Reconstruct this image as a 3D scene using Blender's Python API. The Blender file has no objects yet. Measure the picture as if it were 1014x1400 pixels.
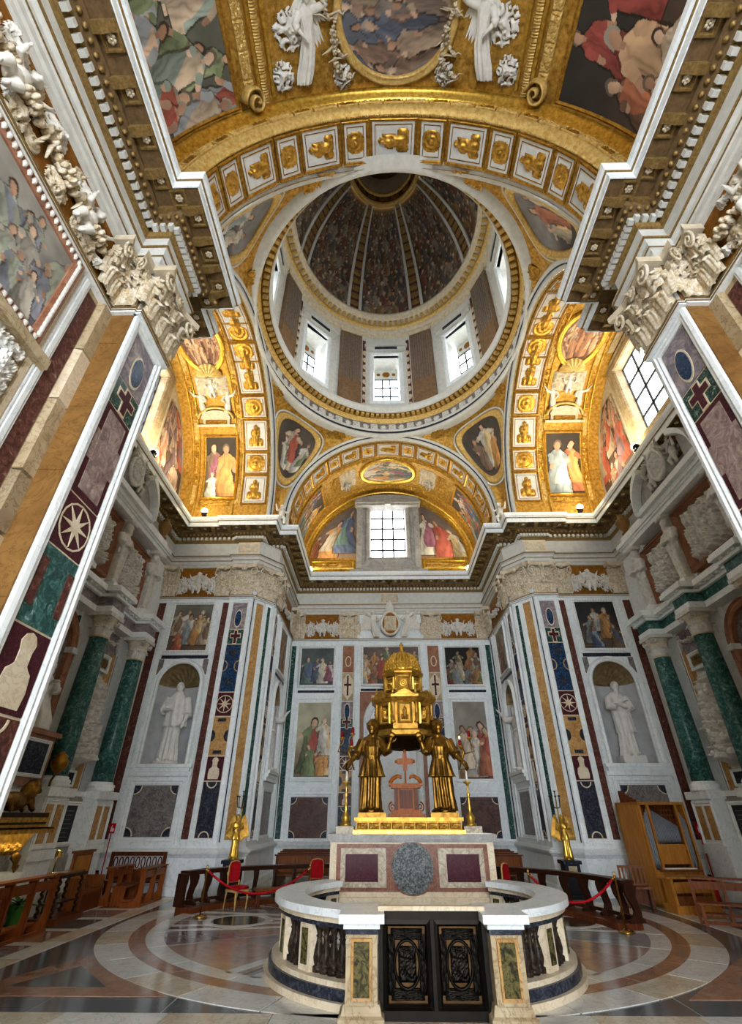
import bpy, bmesh, math, random
import numpy as np
from mathutils import Vector, Matrix
R_ = math.radians
PI = math.pi
sin, cos = math.sin, math.cos
random.seed(7)
rng = np.random.default_rng(11)
SC = bpy.context.scene
COL = SC.collection
# ---------------------------------------------------------------- camera
cd = bpy.data.cameras.new('camera'); cam = bpy.data.objects.new('camera', cd); COL.objects.link(cam)
cam.location = (-0.5, -11.3, 1.8)
cam.rotation_euler = (R_(90 + 33.0), 0, R_(1.06))
cd.sensor_fit = 'VERTICAL'; cd.sensor_height = 24; cd.lens = 24 * 643.0 / 1400.0
cd.clip_start = 0.05; cd.clip_end = 300
SC.camera = cam
# ---------------------------------------------------------------- world, exposure
wd = bpy.data.worlds.new('world'); SC.world = wd; wd.use_nodes = True
bg = wd.node_tree.nodes['Background']
bg.inputs['Color'].default_value = (0.86, 0.92, 1.0, 1); bg.inputs['Strength'].default_value = 8.5
vs = SC.view_settings
vs.view_transform = 'Standard'; vs.look = 'None'; vs.gamma = 1; vs.use_curve_mapping = False
vs.exposure = 1.0
SC.cycles.max_bounces = 8; SC.cycles.diffuse_bounces = 5; SC.cycles.glossy_bounces = 4
SC.cycles.caustics_reflective = False; SC.cycles.caustics_refractive = False
SC.cycles.sample_clamp_indirect = 4.0
SC.cycles.use_denoising = True
PANE = 4.2      # strength of the daylight in the window panes
LAMP = .5      # scale of the flood lamps on the cornice
# ---------------------------------------------------------------- materials
MATS = {}
class NT:
    def __init__(s, name):
        m = bpy.data.materials.new(name); m.use_nodes = True; s.m = m; s.t = m.node_tree; s.n = s.t.nodes; s.l = s.t.links
        s.b = s.n['Principled BSDF']; s.tc = s.n.new('ShaderNodeTexCoord')
        MATS[name] = m
    def new(s, ty, **k):
        n = s.n.new('ShaderNode' + ty)
        for a, v in k.items(): setattr(n, a, v)
        return n
    def link(s, a, b): s.l.new(a, b)
    def noise(s, scale, detail=4, rough=.6, dist=0., sv=(1, 1, 1), world=True):
        mp = s.new('Mapping'); mp.inputs['Scale'].default_value = sv
        if world:
            g = s.new('NewGeometry'); s.link(g.outputs['Position'], mp.inputs['Vector'])
        else: s.link(s.tc.outputs['Object'], mp.inputs['Vector'])
        n = s.new('TexNoise'); n.inputs['Scale'].default_value = scale; n.inputs['Detail'].default_value = detail
        n.inputs['Roughness'].default_value = rough; n.inputs['Distortion'].default_value = dist
        s.link(mp.outputs[0], n.inputs['Vector']); return n.outputs['Fac']
    def ramp(s, fac, stops, interp='LINEAR'):
        r = s.new('ValToRGB'); e = r.color_ramp; e.interpolation = interp
        while len(e.elements) < len(stops): e.elements.new(.5)
        for el, (p, c) in zip(e.elements, stops): el.position = p; el.color = (*c, 1)
        s.link(fac, r.inputs[0]); return r.outputs[0]
    def mix(s, fac, a, b, mode='MIX'):
        n = s.new('Mix'); n.data_type = 'RGBA'; n.blend_type = mode
        for v, k in ((fac, 0), (a, 6), (b, 7)):
            if isinstance(v, (int, float)): n.inputs[k].default_value = v
            elif isinstance(v, tuple): n.inputs[k].default_value = (*v, 1)
            else: s.link(v, n.inputs[k])
        return n.outputs[2]
    def bump(s, h, strength=.3, dist=.02):
        b = s.new('Bump'); b.inputs['Strength'].default_value = strength; b.inputs['Distance'].default_value = dist
        s.link(h, b.inputs['Height']); s.link(b.outputs[0], s.b.inputs['Normal'])
    def set(s, rough=.5, metal=0., color=None, spec=.09):
        s.b.inputs['Roughness'].default_value = rough; s.b.inputs['Metallic'].default_value = metal
        if spec is not None: s.b.inputs['Specular IOR Level'].default_value = spec
        if color is not None:
            if isinstance(color, tuple): s.b.inputs['Base Color'].default_value = (*color, 1)
            else: s.link(color, s.b.inputs['Base Color'])
        return s.m
def lin(h):     # sRGB hex -> linear
    h = h.lstrip('#'); c = [int(h[i:i + 2], 16) / 255 for i in (0, 2, 4)]
    return tuple(x / 12.92 if x < .04045 else ((x + .055) / 1.055) ** 2.4 for x in c)
def marble(name, base, dark, vein, scale=1.6, rough=.28, veinw=.035, cloud=(.3, .7), vs_=.45):
    t = NT(name); b, d, v = lin(base), lin(dark), lin(vein)
    c = t.ramp(t.noise(scale, 6, .65, 1.2), [(cloud[0], d), (cloud[1], b)])
    ve = t.noise(scale * 1.7, 5, .6, 2.2)
    w = t.ramp(ve, [(.5 - veinw, (0, 0, 0)), (.5, (vs_,) * 3), (.5 + veinw, (0, 0, 0))])
    return t.set(rough, 0, t.mix(w, c, v), .3 if name.startswith('pave') else .1)
def breccia(name, stops, scale=5, rough=.25, dist=1.5):
    t = NT(name)
    return t.set(rough, 0, t.ramp(t.noise(scale, 8, .72, dist), [(p, lin(c)) for p, c in stops]), .2 if 'green' in name else .06)
def plain(name, c, rough=.5, metal=0., var=.15, scale=6, bump=0, bscale=40):
    t = NT(name); b = lin(c)
    col = t.ramp(t.noise(scale, 4), [(.3, tuple(x * (1 - var * 1.6) for x in b)), (.7, tuple(min(1, x * (1 + var)) for x in b))])
    if bump: t.bump(t.noise(bscale, 3), bump, .01)
    return t.set(rough, metal, col)
def wood(name, a, b, rough=.35, sv=(14, 14, 1.2)):
    t = NT(name)
    return t.set(rough, 0, t.ramp(t.noise(2.2, 6, .6, 1.0, sv, world=False), [(.3, lin(a)), (.7, lin(b))]))
marble('white_marble', '#eef2f1', '#dde3e3', '#b4bcbe', .8, .3, .03)
marble('cream_marble', '#e3d6bd', '#cdbb9a', '#a88f6c', 1.3, .3)
marble('grey_marble', '#7d7672', '#4c4848', '#a9a39b', 2.0, .25, .05)
marble('grey_white', '#b4b2ac', '#8a8782', '#6a6866', 2.2, .3)
marble('yellow_marble', '#c6a069', '#a3773f', '#7a5030', 1.5, .28, .03, vs_=.8)
marble('brown_marble', '#8f6a3a', '#654522', '#3f2814', 1.0, .3, .03, vs_=.4)
marble('beige_marble', '#bfae8e', '#9a8562', '#7a6444', 1.2, .35, vs_=.7)
marble('beige_block', '#a8987a', '#87755a', '#6a583f', 1.6, .35, vs_=.7)
marble('pink_marble', '#a87a60', '#82543f', '#64402f', 2.0, .3, .04)
breccia('red_marble', [(.3, '#3a2422'), (.48, '#57352f'), (.6, '#70493f'), (.72, '#a08a80')], 7)
breccia('porphyry', [(.3, '#351a20'), (.55, '#4b252c'), (.75, '#664048')], 18, .22)
breccia('green_marble', [(.3, '#1b3634'), (.48, '#2d5350'), (.6, '#4d7c76'), (.72, '#b4c6bd')], 6, .2)
breccia('green_speck', [(.34, '#0f2623'), (.52, '#1d3d38'), (.6, '#5a7d72'), (.68, '#c9d4c8')], 14, .2)
breccia('dark_stone', [(.3, '#191a20'), (.5, '#2c2e38'), (.68, '#565a64'), (.8, '#8c8e92')], 10, .2)
breccia('blue_stone', [(.32, '#101c30'), (.5, '#1f3350'), (.66, '#4a6480'), (.8, '#a9b6c0')], 12, .18)
breccia('violet_marble', [(.28, '#4c4854'), (.45, '#787079'), (.6, '#a0938f'), (.78, '#d0c4b8')], 3.2, .25)
breccia('africano', [(.3, '#5f4c4e'), (.45, '#86716d'), (.6, '#a8958a'), (.75, '#cfc0ae')], 4, .25)
breccia('alabaster', [(.25, '#6b5a48'), (.45, '#a89a84'), (.65, '#d3c8b4'), (.8, '#e9e2d4')], 4, .22, 3)
breccia('granite', [(.36, '#2a2d2e'), (.5, '#5a5e5e'), (.62, '#8f9290')], 30, .3, 0)
breccia('baluster_dark', [(.3, '#0f0d0b'), (.5, '#2a221c'), (.64, '#4a3d32'), (.76, '#a09482')], 8, .12)
breccia('dark_breccia', [(.3, '#161510'), (.45, '#33301f'), (.58, '#6b6238'), (.68, '#26221a'), (.8, '#b9ae8a')], 9, .2)
plain('stucco', '#d8d4ca', .6, 0, .1, 5, .25, 30)
plain('stucco_warm', '#cbbda2', .6, 0, .15, 5, .25, 30)
plain('statue_marble', '#dcdad4', .45, 0, .1, 4)
plain('relief_marble', '#cfcdc6', .5, 0, .14, 8)
plain('ochre_ground', '#8a5a1e', .5, .15, .25, 7, .2, 25)
plain('white_paint', '#c9c8c0', .5, 0, .08, 5)
plain('drum_grey', '#a39d94', .5, 0, .12, 3)
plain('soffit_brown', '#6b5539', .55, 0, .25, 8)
plain('soffit_gold', '#8d7244', .45, .45, .25, 20)
plain('bronze', '#7d5a24', .36, .85, .35, 9)
plain('dark_bronze', '#3a2a18', .4, .85, .3, 6)
plain('brass', '#b08a45', .25, 1., .1, 6)
plain('black_metal', '#16130f', .35, .7, .2, 8)
plain('red_velvet', '#a4121c', .8, 0, .2, 10)
plain('candle_wax', '#efe9da', .5, 0, .03)
plain('red_glass', '#7d1416', .2, 0, .1)
plain('black_slab', '#24262a', .3, 0, .2, 10)
plain('lead_metal', '#4d5258', .35, .8, .15, 12)
plain('sign_white', '#e8e8e6', .5, 0, .02)
plain('sign_red', '#b01a1e', .4, 0, .05)
plain('leaf_green', '#2c5a1e', .5, 0, .3, 20)
plain('pot_green', '#3f7a35', .4, 0, .1, 8)
plain('lead_came', '#2b3036', .4, .5, .1)
wood('wood_red', '#3c1c0f', '#6e381c'); wood('wood_dark', '#1e0f0a', '#3d2015'); wood('wood_honey', '#8d5721', '#bd8038'); wood('wood_mid', '#5b3017', '#86502a')
marble('pave_white', '#dedbd2', '#c4c5c0', '#8d9290', 1.2, .14, .025)
marble('pave_cream', '#d6cbb6', '#b5a78e', '#85785f', 1.2, .14, .025)
marble('pave_brown', '#a37c62', '#805c48', '#a88a70', 1.8, .14, .03)
marble('pave_pink', '#b39a88', '#8a766a', '#b8a898', 1.8, .14, .03)
marble('pave_mauve', '#988a8a', '#70666a', '#a49a98', 2.0, .14, .03)
marble('pave_grey', '#9c9c9a', '#787a7c', '#a9aaa8', 1.6, .14, .03)
marble('pave_slate', '#5a6062', '#42474a', '#6f767a', 1.6, .14, .03)
marble('pave_slate2', '#5a5c58', '#3c3e3e', '#7d7f7a', 2.2, .14, .03)
marble('pave_dark', '#3c3a36', '#26241f', '#7d786a', 5, .14, .05)
marble('brown_grey', '#5f4d48', '#3c302f', '#8a5a48', 1.8, .22, .04)
plain('niche_grey', '#b6b8b8', .5, 0, .1, 3)
plain('shell_brown', '#8f7a58', .5, .1, .25, 6)
marble('pink_brown', '#8f6350', '#6d4638', '#b08a78', 2.5, .25, .03)
marble('red_pink', '#a8685c', '#7d443c', '#c9a094', 2.5, .3, .05)
wood('wood_pew', '#5d2d12', '#934f24')
plain('pipe_metal', '#7d8288', .4, .3, .12, 12)
wood('wood_orange', '#73370c', '#b0621f')
breccia('capital_leaf', [(.3, '#8a6c40'), (.46, '#c2b08e'), (.6, '#ded6c6')], 7, .5)
plain('capital_ground', '#6b5130', .55, .1, .25, 8)
plain('reed_grey', '#85776a', .45, .2, .2, 8)
plain('drum_brown', '#7d6248', .45, 0, .2, 5)
def gold(name, a, b, rough=.36, metal=.75, bs=0, bd=.01, scale=9):
    t = NT(name)
    if bs: t.bump(t.noise(bs, 3, .55), .5, bd)
    return t.set(rough, metal, t.ramp(t.noise(scale, 5), [(.3, lin(a)), (.7, lin(b))]))
gold('gold', '#80591c', '#cf9f45', .36, .6); gold('gold_rough', '#7d581c', '#c99c48', .42, .5, 22, .03, 7)
gold('gold_dark', '#6f4a14', '#a97a2a', .4, .65, 30, .02); gold('gold_bright', '#a87a22', '#e6bf58', .3, .8)
gold('gold_pale', '#b4893c', '#dcc07c', .5, .35, 25, .015)
def paintmat(name, rough=.6):
    t = NT(name); a = t.new('Attribute'); a.attribute_name = 'paint'
    return t.set(rough, 0, a.outputs['Color'], .25)
paintmat('fresco_paint')
t = NT('daylight'); t.b.inputs['Base Color'].default_value = (.8, .85, .9, 1)
t.b.inputs['Emission Color'].default_value = (.90, .95, 1, 1); t.b.inputs['Emission Strength'].default_value = PANE
t = NT('lamp_glow'); t.b.inputs['Emission Color'].default_value = (1, .86, .55, 1); t.b.inputs['Emission Strength'].default_value = 30
t = NT('flame'); t.b.inputs['Emission Color'].default_value = (1, .6, .25, 1); t.b.inputs['Emission Strength'].default_value = 12
# ---------------------------------------------------------------- mesh helpers
class MB:
    def __init__(s): s.v = []; s.f = []
    def add(s, v, f):
        o = len(s.v); s.v += [tuple(p) for p in v]; s.f += [tuple(i + o for i in q) for q in f]; return s
    def box(s, x0, x1, y0, y1, z0, z1):
        return s.add([(x0, y0, z0), (x1, y0, z0), (x1, y1, z0), (x0, y1, z0), (x0, y0, z1), (x1, y0, z1), (x1, y1, z1), (x0, y1, z1)],
                     [(0, 3, 2, 1), (4, 5, 6, 7), (0, 1, 5, 4), (1, 2, 6, 5), (2, 3, 7, 6), (3, 0, 4, 7)])
    def prism(s, poly, y0, y1):            # polygon in (x,z), front face at y0 (towards -y)
        n = len(poly); v = [(x, y0, z) for x, z in poly] + [(x, y1, z) for x, z in poly]
        f = [tuple(range(n)), tuple(range(2 * n - 1, n - 1, -1))] + [(i, i + n, (i + 1) % n + n, (i + 1) % n) for i in range(n)]
        return s.add(v, f)
    def flat(s, poly, z0, z1):             # polygon in (x,y), extruded in z
        n = len(poly); v = [(x, y, z1) for x, y in poly] + [(x, y, z0) for x, y in poly]
        f = [tuple(range(n)), tuple(range(2 * n - 1, n - 1, -1))] + [(i, i + n, (i + 1) % n + n, (i + 1) % n) for i in range(n)]
        return s.add(v, f)
    def grid(s, P, close=False):           # P: rows of points
        h = len(P); w = len(P[0]); v = [p for r in P for p in r]; f = []
        for i in range(h - 1):
            for j in range(w if close else w - 1):
                k = (j + 1) % w; f.append((i * w + j, i * w + k, (i + 1) * w + k, (i + 1) * w + j))
        return s.add(v, f)
    def lathe(s, prof, n=16, c=(0, 0), a0=0, a1=2 * PI, sx=1, sy=1, cap=True):
        full = abs(a1 - a0 - 2 * PI) < 1e-6; m = n if full else n + 1
        P = [[(c[0] + r * sx * cos(a0 + (a1 - a0) * j / n), c[1] + r * sy * sin(a0 + (a1 - a0) * j / n), z) for j in range(m)] for r, z in prof]
        o = len(s.v); s.grid(P, full)
        if cap and full:
            s.f.append(tuple(o + j for j in range(m))[::-1]); s.f.append(tuple(o + (len(prof) - 1) * m + j for j in range(m)))
        return s
    def tube(s, pts, r, n=8, cap=True):
        pts = [Vector(p) for p in pts]; m = len(pts); rr = r if hasattr(r, '__len__') else [r] * m; P = []; up = None
        for i, p in enumerate(pts):
            d = (pts[min(i + 1, m - 1)] - pts[max(i - 1, 0)]).normalized()
            if up is None: up = d.orthogonal().normalized()
            up = (up - d * up.dot(d)); up = up.normalized() if up.length > 1e-6 else d.orthogonal().normalized()
            q = d.cross(up); P.append([tuple(p + (up * cos(2 * PI * j / n) + q * sin(2 * PI * j / n)) * rr[i]) for j in range(n)])
        o = len(s.v); s.grid(P, True)
        if cap: s.f.append(tuple(o + j for j in range(n))[::-1]); s.f.append(tuple(o + (m - 1) * n + j for j in range(n)))
        return s
    def ell(s, c, r, nu=10, nv=7):
        r = r if hasattr(r, '__len__') else (r, r, r)
        P = [[(c[0] + r[0] * cos(2 * PI * j / nu) * sin(PI * (i + .02) / (nv + .04)), c[1] + r[1] * sin(2 * PI * j / nu) * sin(PI * (i + .02) / (nv + .04)), c[2] - r[2] * cos(PI * i / nv)) for j in range(nu)] for i in range(nv + 1)]
        return s.grid(P, True)
    def frame(s, x0, x1, z0, z1, prof):    # picture frame: prof = [(out from opening, y)], mitred
        P = []
        for o, y in prof: P.append([(x0 - o, y, z0 - o), (x1 + o, y, z0 - o), (x1 + o, y, z1 + o), (x0 - o, y, z1 + o)])
        return s.grid(P, True)
    def oval(s, cx, cz, a, b, prof, n=32):  # oval frame
        return s.grid([[(cx + (a + o) * cos(2 * PI * j / n), y, cz + (b + o) * sin(2 * PI * j / n)) for j in range(n)] for o, y in prof], True)
    def xf(s, m):
        s.v = [tuple(m @ Vector(p)) for p in s.v]; return s
    def mesh(s, name, mat, smooth=False):
        me = bpy.data.meshes.new(name); me.from_pydata(s.v, [], s.f); me.materials.append(MATS[mat])
        if smooth: me.polygons.foreach_set('use_smooth', [True] * len(me.polygons))
        me.update(); return me
def ob(name, me, parent=None, loc=(0, 0, 0), rot=(0, 0, 0), sc=(1, 1, 1), mat=None):
    o = bpy.data.objects.new(name, me); COL.objects.link(o)
    if parent: o.parent = parent
    o.location = loc; o.rotation_euler = rot; o.scale = sc if hasattr(sc, '__len__') else (sc,) * 3
    if mat: o.material_slots[0].link = 'OBJECT'; o.material_slots[0].material = MATS[mat]
    return o
def obm(name, me, M, parent=None, mat=None):
    o = ob(name, me, parent, mat=mat); o.matrix_basis = M; return o
def tag(o, label=None, cat=None, group=None, kind=None):
    for k, v in (('label', label), ('category', cat), ('group', group), ('kind', kind)):
        if v: o[k] = v
    return o
def thing(name, label, cat, loc=(0, 0, 0), rz=0, group=None, sc=1):
    return tag(ob(name, None, None, loc, (0, 0, rz), sc), label, cat, group)
def struct(name, loc=(0, 0, 0), rz=0, me=None, label=None):
    return tag(ob(name, me, None, loc, (0, 0, rz)), label, None, None, 'structure')
CACHE = {}
def cached(key, fn):
    if key not in CACHE: CACHE[key] = fn()
    return CACHE[key]
def slab(p, name, x0, x1, z0, z1, d0, d1, mat, bev=0.0):     # flat piece on a wall: stands out from depth d0 (behind) to d1 (front, towards room = -y)
    if x0 > x1: x0, x1 = x1, x0
    b = MB()
    if bev: b.add([(x0, -d0, z0), (x1, -d0, z0), (x1, -d0, z1), (x0, -d0, z1), (x0 + bev, -d1, z0 + bev), (x1 - bev, -d1, z0 + bev), (x1 - bev, -d1, z1 - bev), (x0 + bev, -d1, z1 - bev)],
                  [(4, 5, 6, 7), (0, 1, 5, 4), (1, 2, 6, 5), (2, 3, 7, 6), (3, 0, 4, 7)])
    else: b.box(x0, x1, -d1, -d0, z0, z1)
    return ob(name, b.mesh(name, mat), p)
def frame_ob(p, name, x0, x1, z0, z1, w, d, mat, base=0., smooth=False):
    if x0 > x1: x0, x1 = x1, x0
    b = MB().frame(x0, x1, z0, z1, [(0, -base), (0, -base - d * .45), (w * .2, -base - d * .75), (w * .45, -base - d * .6), (w * .6, -base - d), (w, -base - d * .8), (w, -base)])
    return ob(name, b.mesh(name, mat), p)
def vnoise(u, v, seed=0):                  # smooth value noise on arrays
    r = np.random.default_rng(seed); g = r.random((64, 64)); x = np.asarray(u) % 64; y = np.asarray(v) % 64
    i = np.floor(x).astype(int); j = np.floor(y).astype(int); fx = x - i; fy = y - j
    fx = fx * fx * (3 - 2 * fx); fy = fy * fy * (3 - 2 * fy); i1 = (i + 1) % 64; j1 = (j + 1) % 64; i %= 64; j %= 64
    return (g[i, j] * (1 - fx) + g[i1, j] * fx) * (1 - fy) + (g[i, j1] * (1 - fx) + g[i1, j1] * fx) * fy
def fbm(u, v, seed=0, o=4):
    return sum(vnoise(u * 2 ** k, v * 2 ** k, seed + k) * .5 ** (k + 1) for k in range(o)) / (1 - .5 ** o)
# ---------------------------------------------------------------- painted scenes
SKIN = ['#c99a76', '#b98560', '#d8b08c', '#a87652']
ROBES = ['#a8442c', '#c8872c', '#8a9aa0', '#6d7f4e', '#b8a68a', '#4f5f80', '#93506a', '#d0b070', '#7d6248', '#c9c2b2', '#b5602e', '#5a7a72']
def paint(nu, nv, asp, seed, figs=5, sky='#9aa6ae', ground='#6d5a44', dark=1.0, robes=None, spec=None, crowd=False):
    """colour array (nv,nu,3) of figures in robes before a sky; asp = width/height"""
    r = np.random.default_rng(seed); U, V = np.meshgrid(np.linspace(0, 1, nu) * asp, np.linspace(0, 1, nv))
    n1 = fbm(U * 3, V * 3, seed); n2 = fbm(U * 9, V * 9, seed + 9)
    s, g = np.array(lin(sky)), np.array(lin(ground)); k = np.clip((V - .35 + (n1 - .5) * .5) * 3, 0, 1)[..., None]
    C = (g * (1 - k) + s * k) * (.55 + .9 * n1[..., None])
    rb = [np.array(lin(c)) for c in (robes or ROBES)]; sk = [np.array(lin(c)) for c in SKIN]
    def put(mask, col): C[mask] = col[mask] if getattr(col, 'ndim', 1) == 3 else col
    L = spec if spec is not None else []
    if spec is None:
        rows = 4 if crowd else 3
        for row in range(rows):
            h = (.44, .50, .52, .5)[row] if crowd else (.62, .66, .62)[row]; m = max(2, int(round(asp / (h * .36)))); y0 = (.66, .42, .18, -.06)[row] if crowd else (.34, .12, -.06)[row]
            for i in range(m):
                if r.random() < .12: continue
                L.append((asp * (i + .5 + r.uniform(-.35, .35)) / m, y0 + r.uniform(-.05, .05), h * r.uniform(.8, 1.1), int(r.integers(len(rb))), int(r.integers(len(rb))), r.uniform(-.5, .5)))
    for q, (cx, y0, h, a, b, lean) in enumerate(L):
        T = (V - y0) / h; X = (U - cx - lean * h * .3 * T) / h
        X = X + (fbm(T * 4 + q, X * 0 + q, seed + 31) - .5) * .12
        fold = .45 + .42 * np.abs(np.sin(X * 20 + 9 * fbm(X * 6 + q, T * 2.2, seed + q) + T * 5 * (1 - 2 * (q % 2)))) + .5 * fbm(X * 9 + q, T * 4 + q, seed + 3 * q, 3) + .3 * np.clip(X * 3, -.5, .5)
        wd = np.interp(T, [0, .12, .45, .62, .74, .84], [.24, .25, .17, .15, .17, .06])
        fold = fold * (.62 + .62 * np.clip(.55 + X * 2.4, 0, 1))
        halo = ((np.abs(X) < wd + .03) & (T > -.02) & (T < .85)) | (np.hypot(X / .085, (T - .905) / .11) < 1); C[halo] *= .38
        put((np.abs(X) < wd) & (T > 0) & (T < .84), (rb[a % len(rb)] * fold[..., None]))
        wr = X + .18 * T - .02
        put((np.abs(X) < wd) & (T > .18) & (T < .8) & (wr > .05 - .12 * np.sin(T * 5 + q)), (rb[b % len(rb)] * fold[..., None]))
        for sd in (-1, 1):
            ex, et = sd * .24 * (1 if (q + sd) % 3 else .5), .5 + .16 * ((q + sd) % 2)
            dx, dt = ex - sd * .13, et - .72; tt = np.clip(((X - sd * .13) * dx + (T - .72) * dt) / (dx * dx + dt * dt), 0, 1)
            d = np.hypot(X - sd * .13 - dx * tt, T - .72 - dt * tt)
            put(d < .055 - .02 * tt, (np.where((tt > .62)[..., None], sk[q % 4], rb[a % len(rb)]) * (.7 + .5 * n2[..., None])))
        hd = np.hypot((X) / .062, (T - .92) / .082); put((hd < 1.25) & (T > .89), rb[0] * 0 + np.array(lin(['#3a2a1c', '#6a5a48', '#9a9080'][q % 3])))
        put((np.hypot(X / .055, (T - .905) / .078) < 1), sk[q % 4] * (.75 + .5 * np.clip(.5 + X * 6, 0, 1))[..., None])
        put((np.abs(X) < .025) & (T > .8) & (T < .85), sk[q % 4] * .8)
    C *= (.8 + .45 * n2[..., None]) * dark
    g = C.mean(-1, keepdims=True) * np.array([1.06, 1.0, .88]); C = C * .74 + g * .26
    return np.clip(C, 0.004, 1)
def painted(name, parent, nu, nv, col, fn, thick=0):
    """grid nu x nv mapped by fn(u,v)->xyz arrays, coloured per vertex"""
    U, V = np.meshgrid(np.linspace(0, 1, nu), np.linspace(0, 1, nv)); P = np.stack(fn(U, V), -1).reshape(-1, 3)
    i = np.arange(nv - 1)[:, None] * nu + np.arange(nu - 1)[None]; F = np.stack([i, i + 1, i + nu + 1, i + nu], -1).reshape(-1, 4)
    me = bpy.data.meshes.new(name); me.vertices.add(len(P)); me.vertices.foreach_set('co', P.astype('f4').ravel())
    me.loops.add(F.size); me.loops.foreach_set('vertex_index', F.astype('i4').ravel())
    me.polygons.add(len(F)); me.polygons.foreach_set('loop_start', np.arange(0, F.size, 4, dtype='i4'))
    me.polygons.foreach_set('loop_total', np.full(len(F), 4, 'i4')); me.polygons.foreach_set('use_smooth', np.ones(len(F), bool))
    at = me.color_attributes.new('paint', 'FLOAT_COLOR', 'POINT')
    at.data.foreach_set('color', np.concatenate([col.reshape(-1, 3), np.ones((len(P), 1))], 1).astype('f4').ravel())
    me.materials.append(MATS['fresco_paint']); me.update(); me.validate()
    return ob(name, me, parent)
def flat_painting(p, name, x0, x1, z0, z1, d, seed, res=36, **k):
    if x0 > x1: x0, x1 = x1, x0
    nu, nv = max(12, int((x1 - x0) * res)), max(12, int((z1 - z0) * res))
    return painted(name, p, nu, nv, paint(nu, nv, (x1 - x0) / (z1 - z0), seed, **k), lambda U, V: (x0 + (x1 - x0) * U, U * 0 - d, z0 + (z1 - z0) * V))
def hfield(nx, nz, fn, w=1., h=1., name='relief', mat='gold', edge=True, cull=0):
    """relief on a unit panel: fn(u,v in -1..1) -> height towards the room; mesh centred, x,z plane"""
    U, V = np.meshgrid(np.linspace(-1, 1, nx), np.linspace(-1, 1, nz)); D = fn(U, V)
    if edge: D = D * (np.clip((1 - np.abs(U)) * 8, 0, 1) * np.clip((1 - np.abs(V)) * 8, 0, 1))
    b = MB(); b.grid([[(U[i, j] * w / 2, -D[i, j], V[i, j] * h / 2) for j in range(nx)] for i in range(nz)])
    if cull: dd = D.ravel(); b.f = [f for f in b.f if max(dd[k] for k in f) > cull]
    return b.mesh(name, mat, True)
# ================================================================ SETTING
# plan: x across, y into the depth, crossing under the dome at the origin
ZP, ZS, ZA, ZF, ZC, ZT = 1.05, 8.73, 9.93, 10.40, 11.0, 11.8   # pedestal, shaft top, architrave, frieze, cornice, top
def rotz_of(p, q): return math.atan2(q[1] - p[1], q[0] - p[0])
def wallbox(name, p, q, z0, z1, mat, th=.5, ext=0., label=None, body=True):
    """wall seen from the room with p at its left end, q at its right end; local x runs along it, +y into it"""
    L = math.hypot(q[0] - p[0], q[1] - p[1]); me = MB().box(-ext, L + ext, 0, th, z0, z1).mesh(name, mat) if body else None
    return struct(name, (p[0], p[1], 0), rotz_of(p, q), me, label)
def poly_off(path, d):
    """offset an open polyline to its right by d (mitred)"""
    out = []; n = len(path)
    for i in range(n):
        ds = []
        if i > 0: ds.append((path[i][0] - path[i - 1][0], path[i][1] - path[i - 1][1]))
        if i < n - 1: ds.append((path[i + 1][0] - path[i][0], path[i + 1][1] - path[i][1]))
        ns = [(b / math.hypot(a, b), -a / math.hypot(a, b)) for a, b in ds]
        if len(ns) == 1: m = ns[0]
        else:
            k = 1 + ns[0][0] * ns[1][0] + ns[0][1] * ns[1][1]; m = ((ns[0][0] + ns[1][0]) / k, (ns[0][1] + ns[1][1]) / k)
        out.append((path[i][0] + m[0] * d, path[i][1] + m[1] * d))
    return out
def sweep(path, prof, name, mat, parent, splitname=True):
    R = [[(x, y, z) for x, y in poly_off(path, d)] for d, z in prof]; obs = []
    for i in range(len(path) - 1):
        b = MB().grid([[row[i], row[i + 1]] for row in R]); obs.append(ob(name, b.mesh(name, mat), parent))
    return obs
LOW = [(-4.88, -20), (-4.88, -6.7), (-4.42, -6.7), (-4.42, -5.68), (-5.15, -4.93), (-8.7, -4.93), (-8.7, 5.12), (-6.05, 5.12), (-6.05, 5.02), (-5.18, 5.02), (-4.55, 5.8), (-4.55, 10.17), (0, 10.17)]
UP = [(-4.88, -20), (-4.88, -6.7), (-4.42, -6.7), (-4.42, -5.68), (-5.15, -5.68), (-5.15, -4.93), (-8.7, -4.93), (-8.7, 5.12), (-6.05, 5.12), (-6.05, 5.02), (-5.21, 5.02), (-5.21, 5.8), (-4.55, 5.8), (-4.55, 10.17), (0, 10.17)]
def mir(path): return [(-x, y) for x, y in reversed(path)]
PED = [(.10, -.02), (.10, .16), (.05, .2), (.05, .84), (.08, .86), (.11, .9), (.16, .93), (.18, .98), (.12, 1.01), (.05, 1.05), (.0, 1.06)]
ARC = [(0, 9.9), (.06, 9.93), (.06, 10.02), (.10, 10.04), (.10, 10.15), (.14, 10.17), (.14, 10.28), (.2, 10.34), (.22, 10.4), (0, 10.41)]
FRZ = [(.02, 10.4), (.02, 11.0)]
CO1 = [(.02, 11.0), (.06, 11.02), (.10, 11.08), (.10, 11.2), (.12, 11.22), (.2, 11.24)]
CO2 = [(.2, 11.24), (.3, 11.29), (.33, 11.36), (.33, 11.42), (.70, 11.42)]
CO3 = [(.70, 11.42), (.70, 11.40), (.72, 11.40), (.72, 11.56), (.75, 11.58), (.75, 11.63), (.79, 11.68), (.80, 11.76), (.80, 11.80), (-.3, 11.82)]
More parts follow.
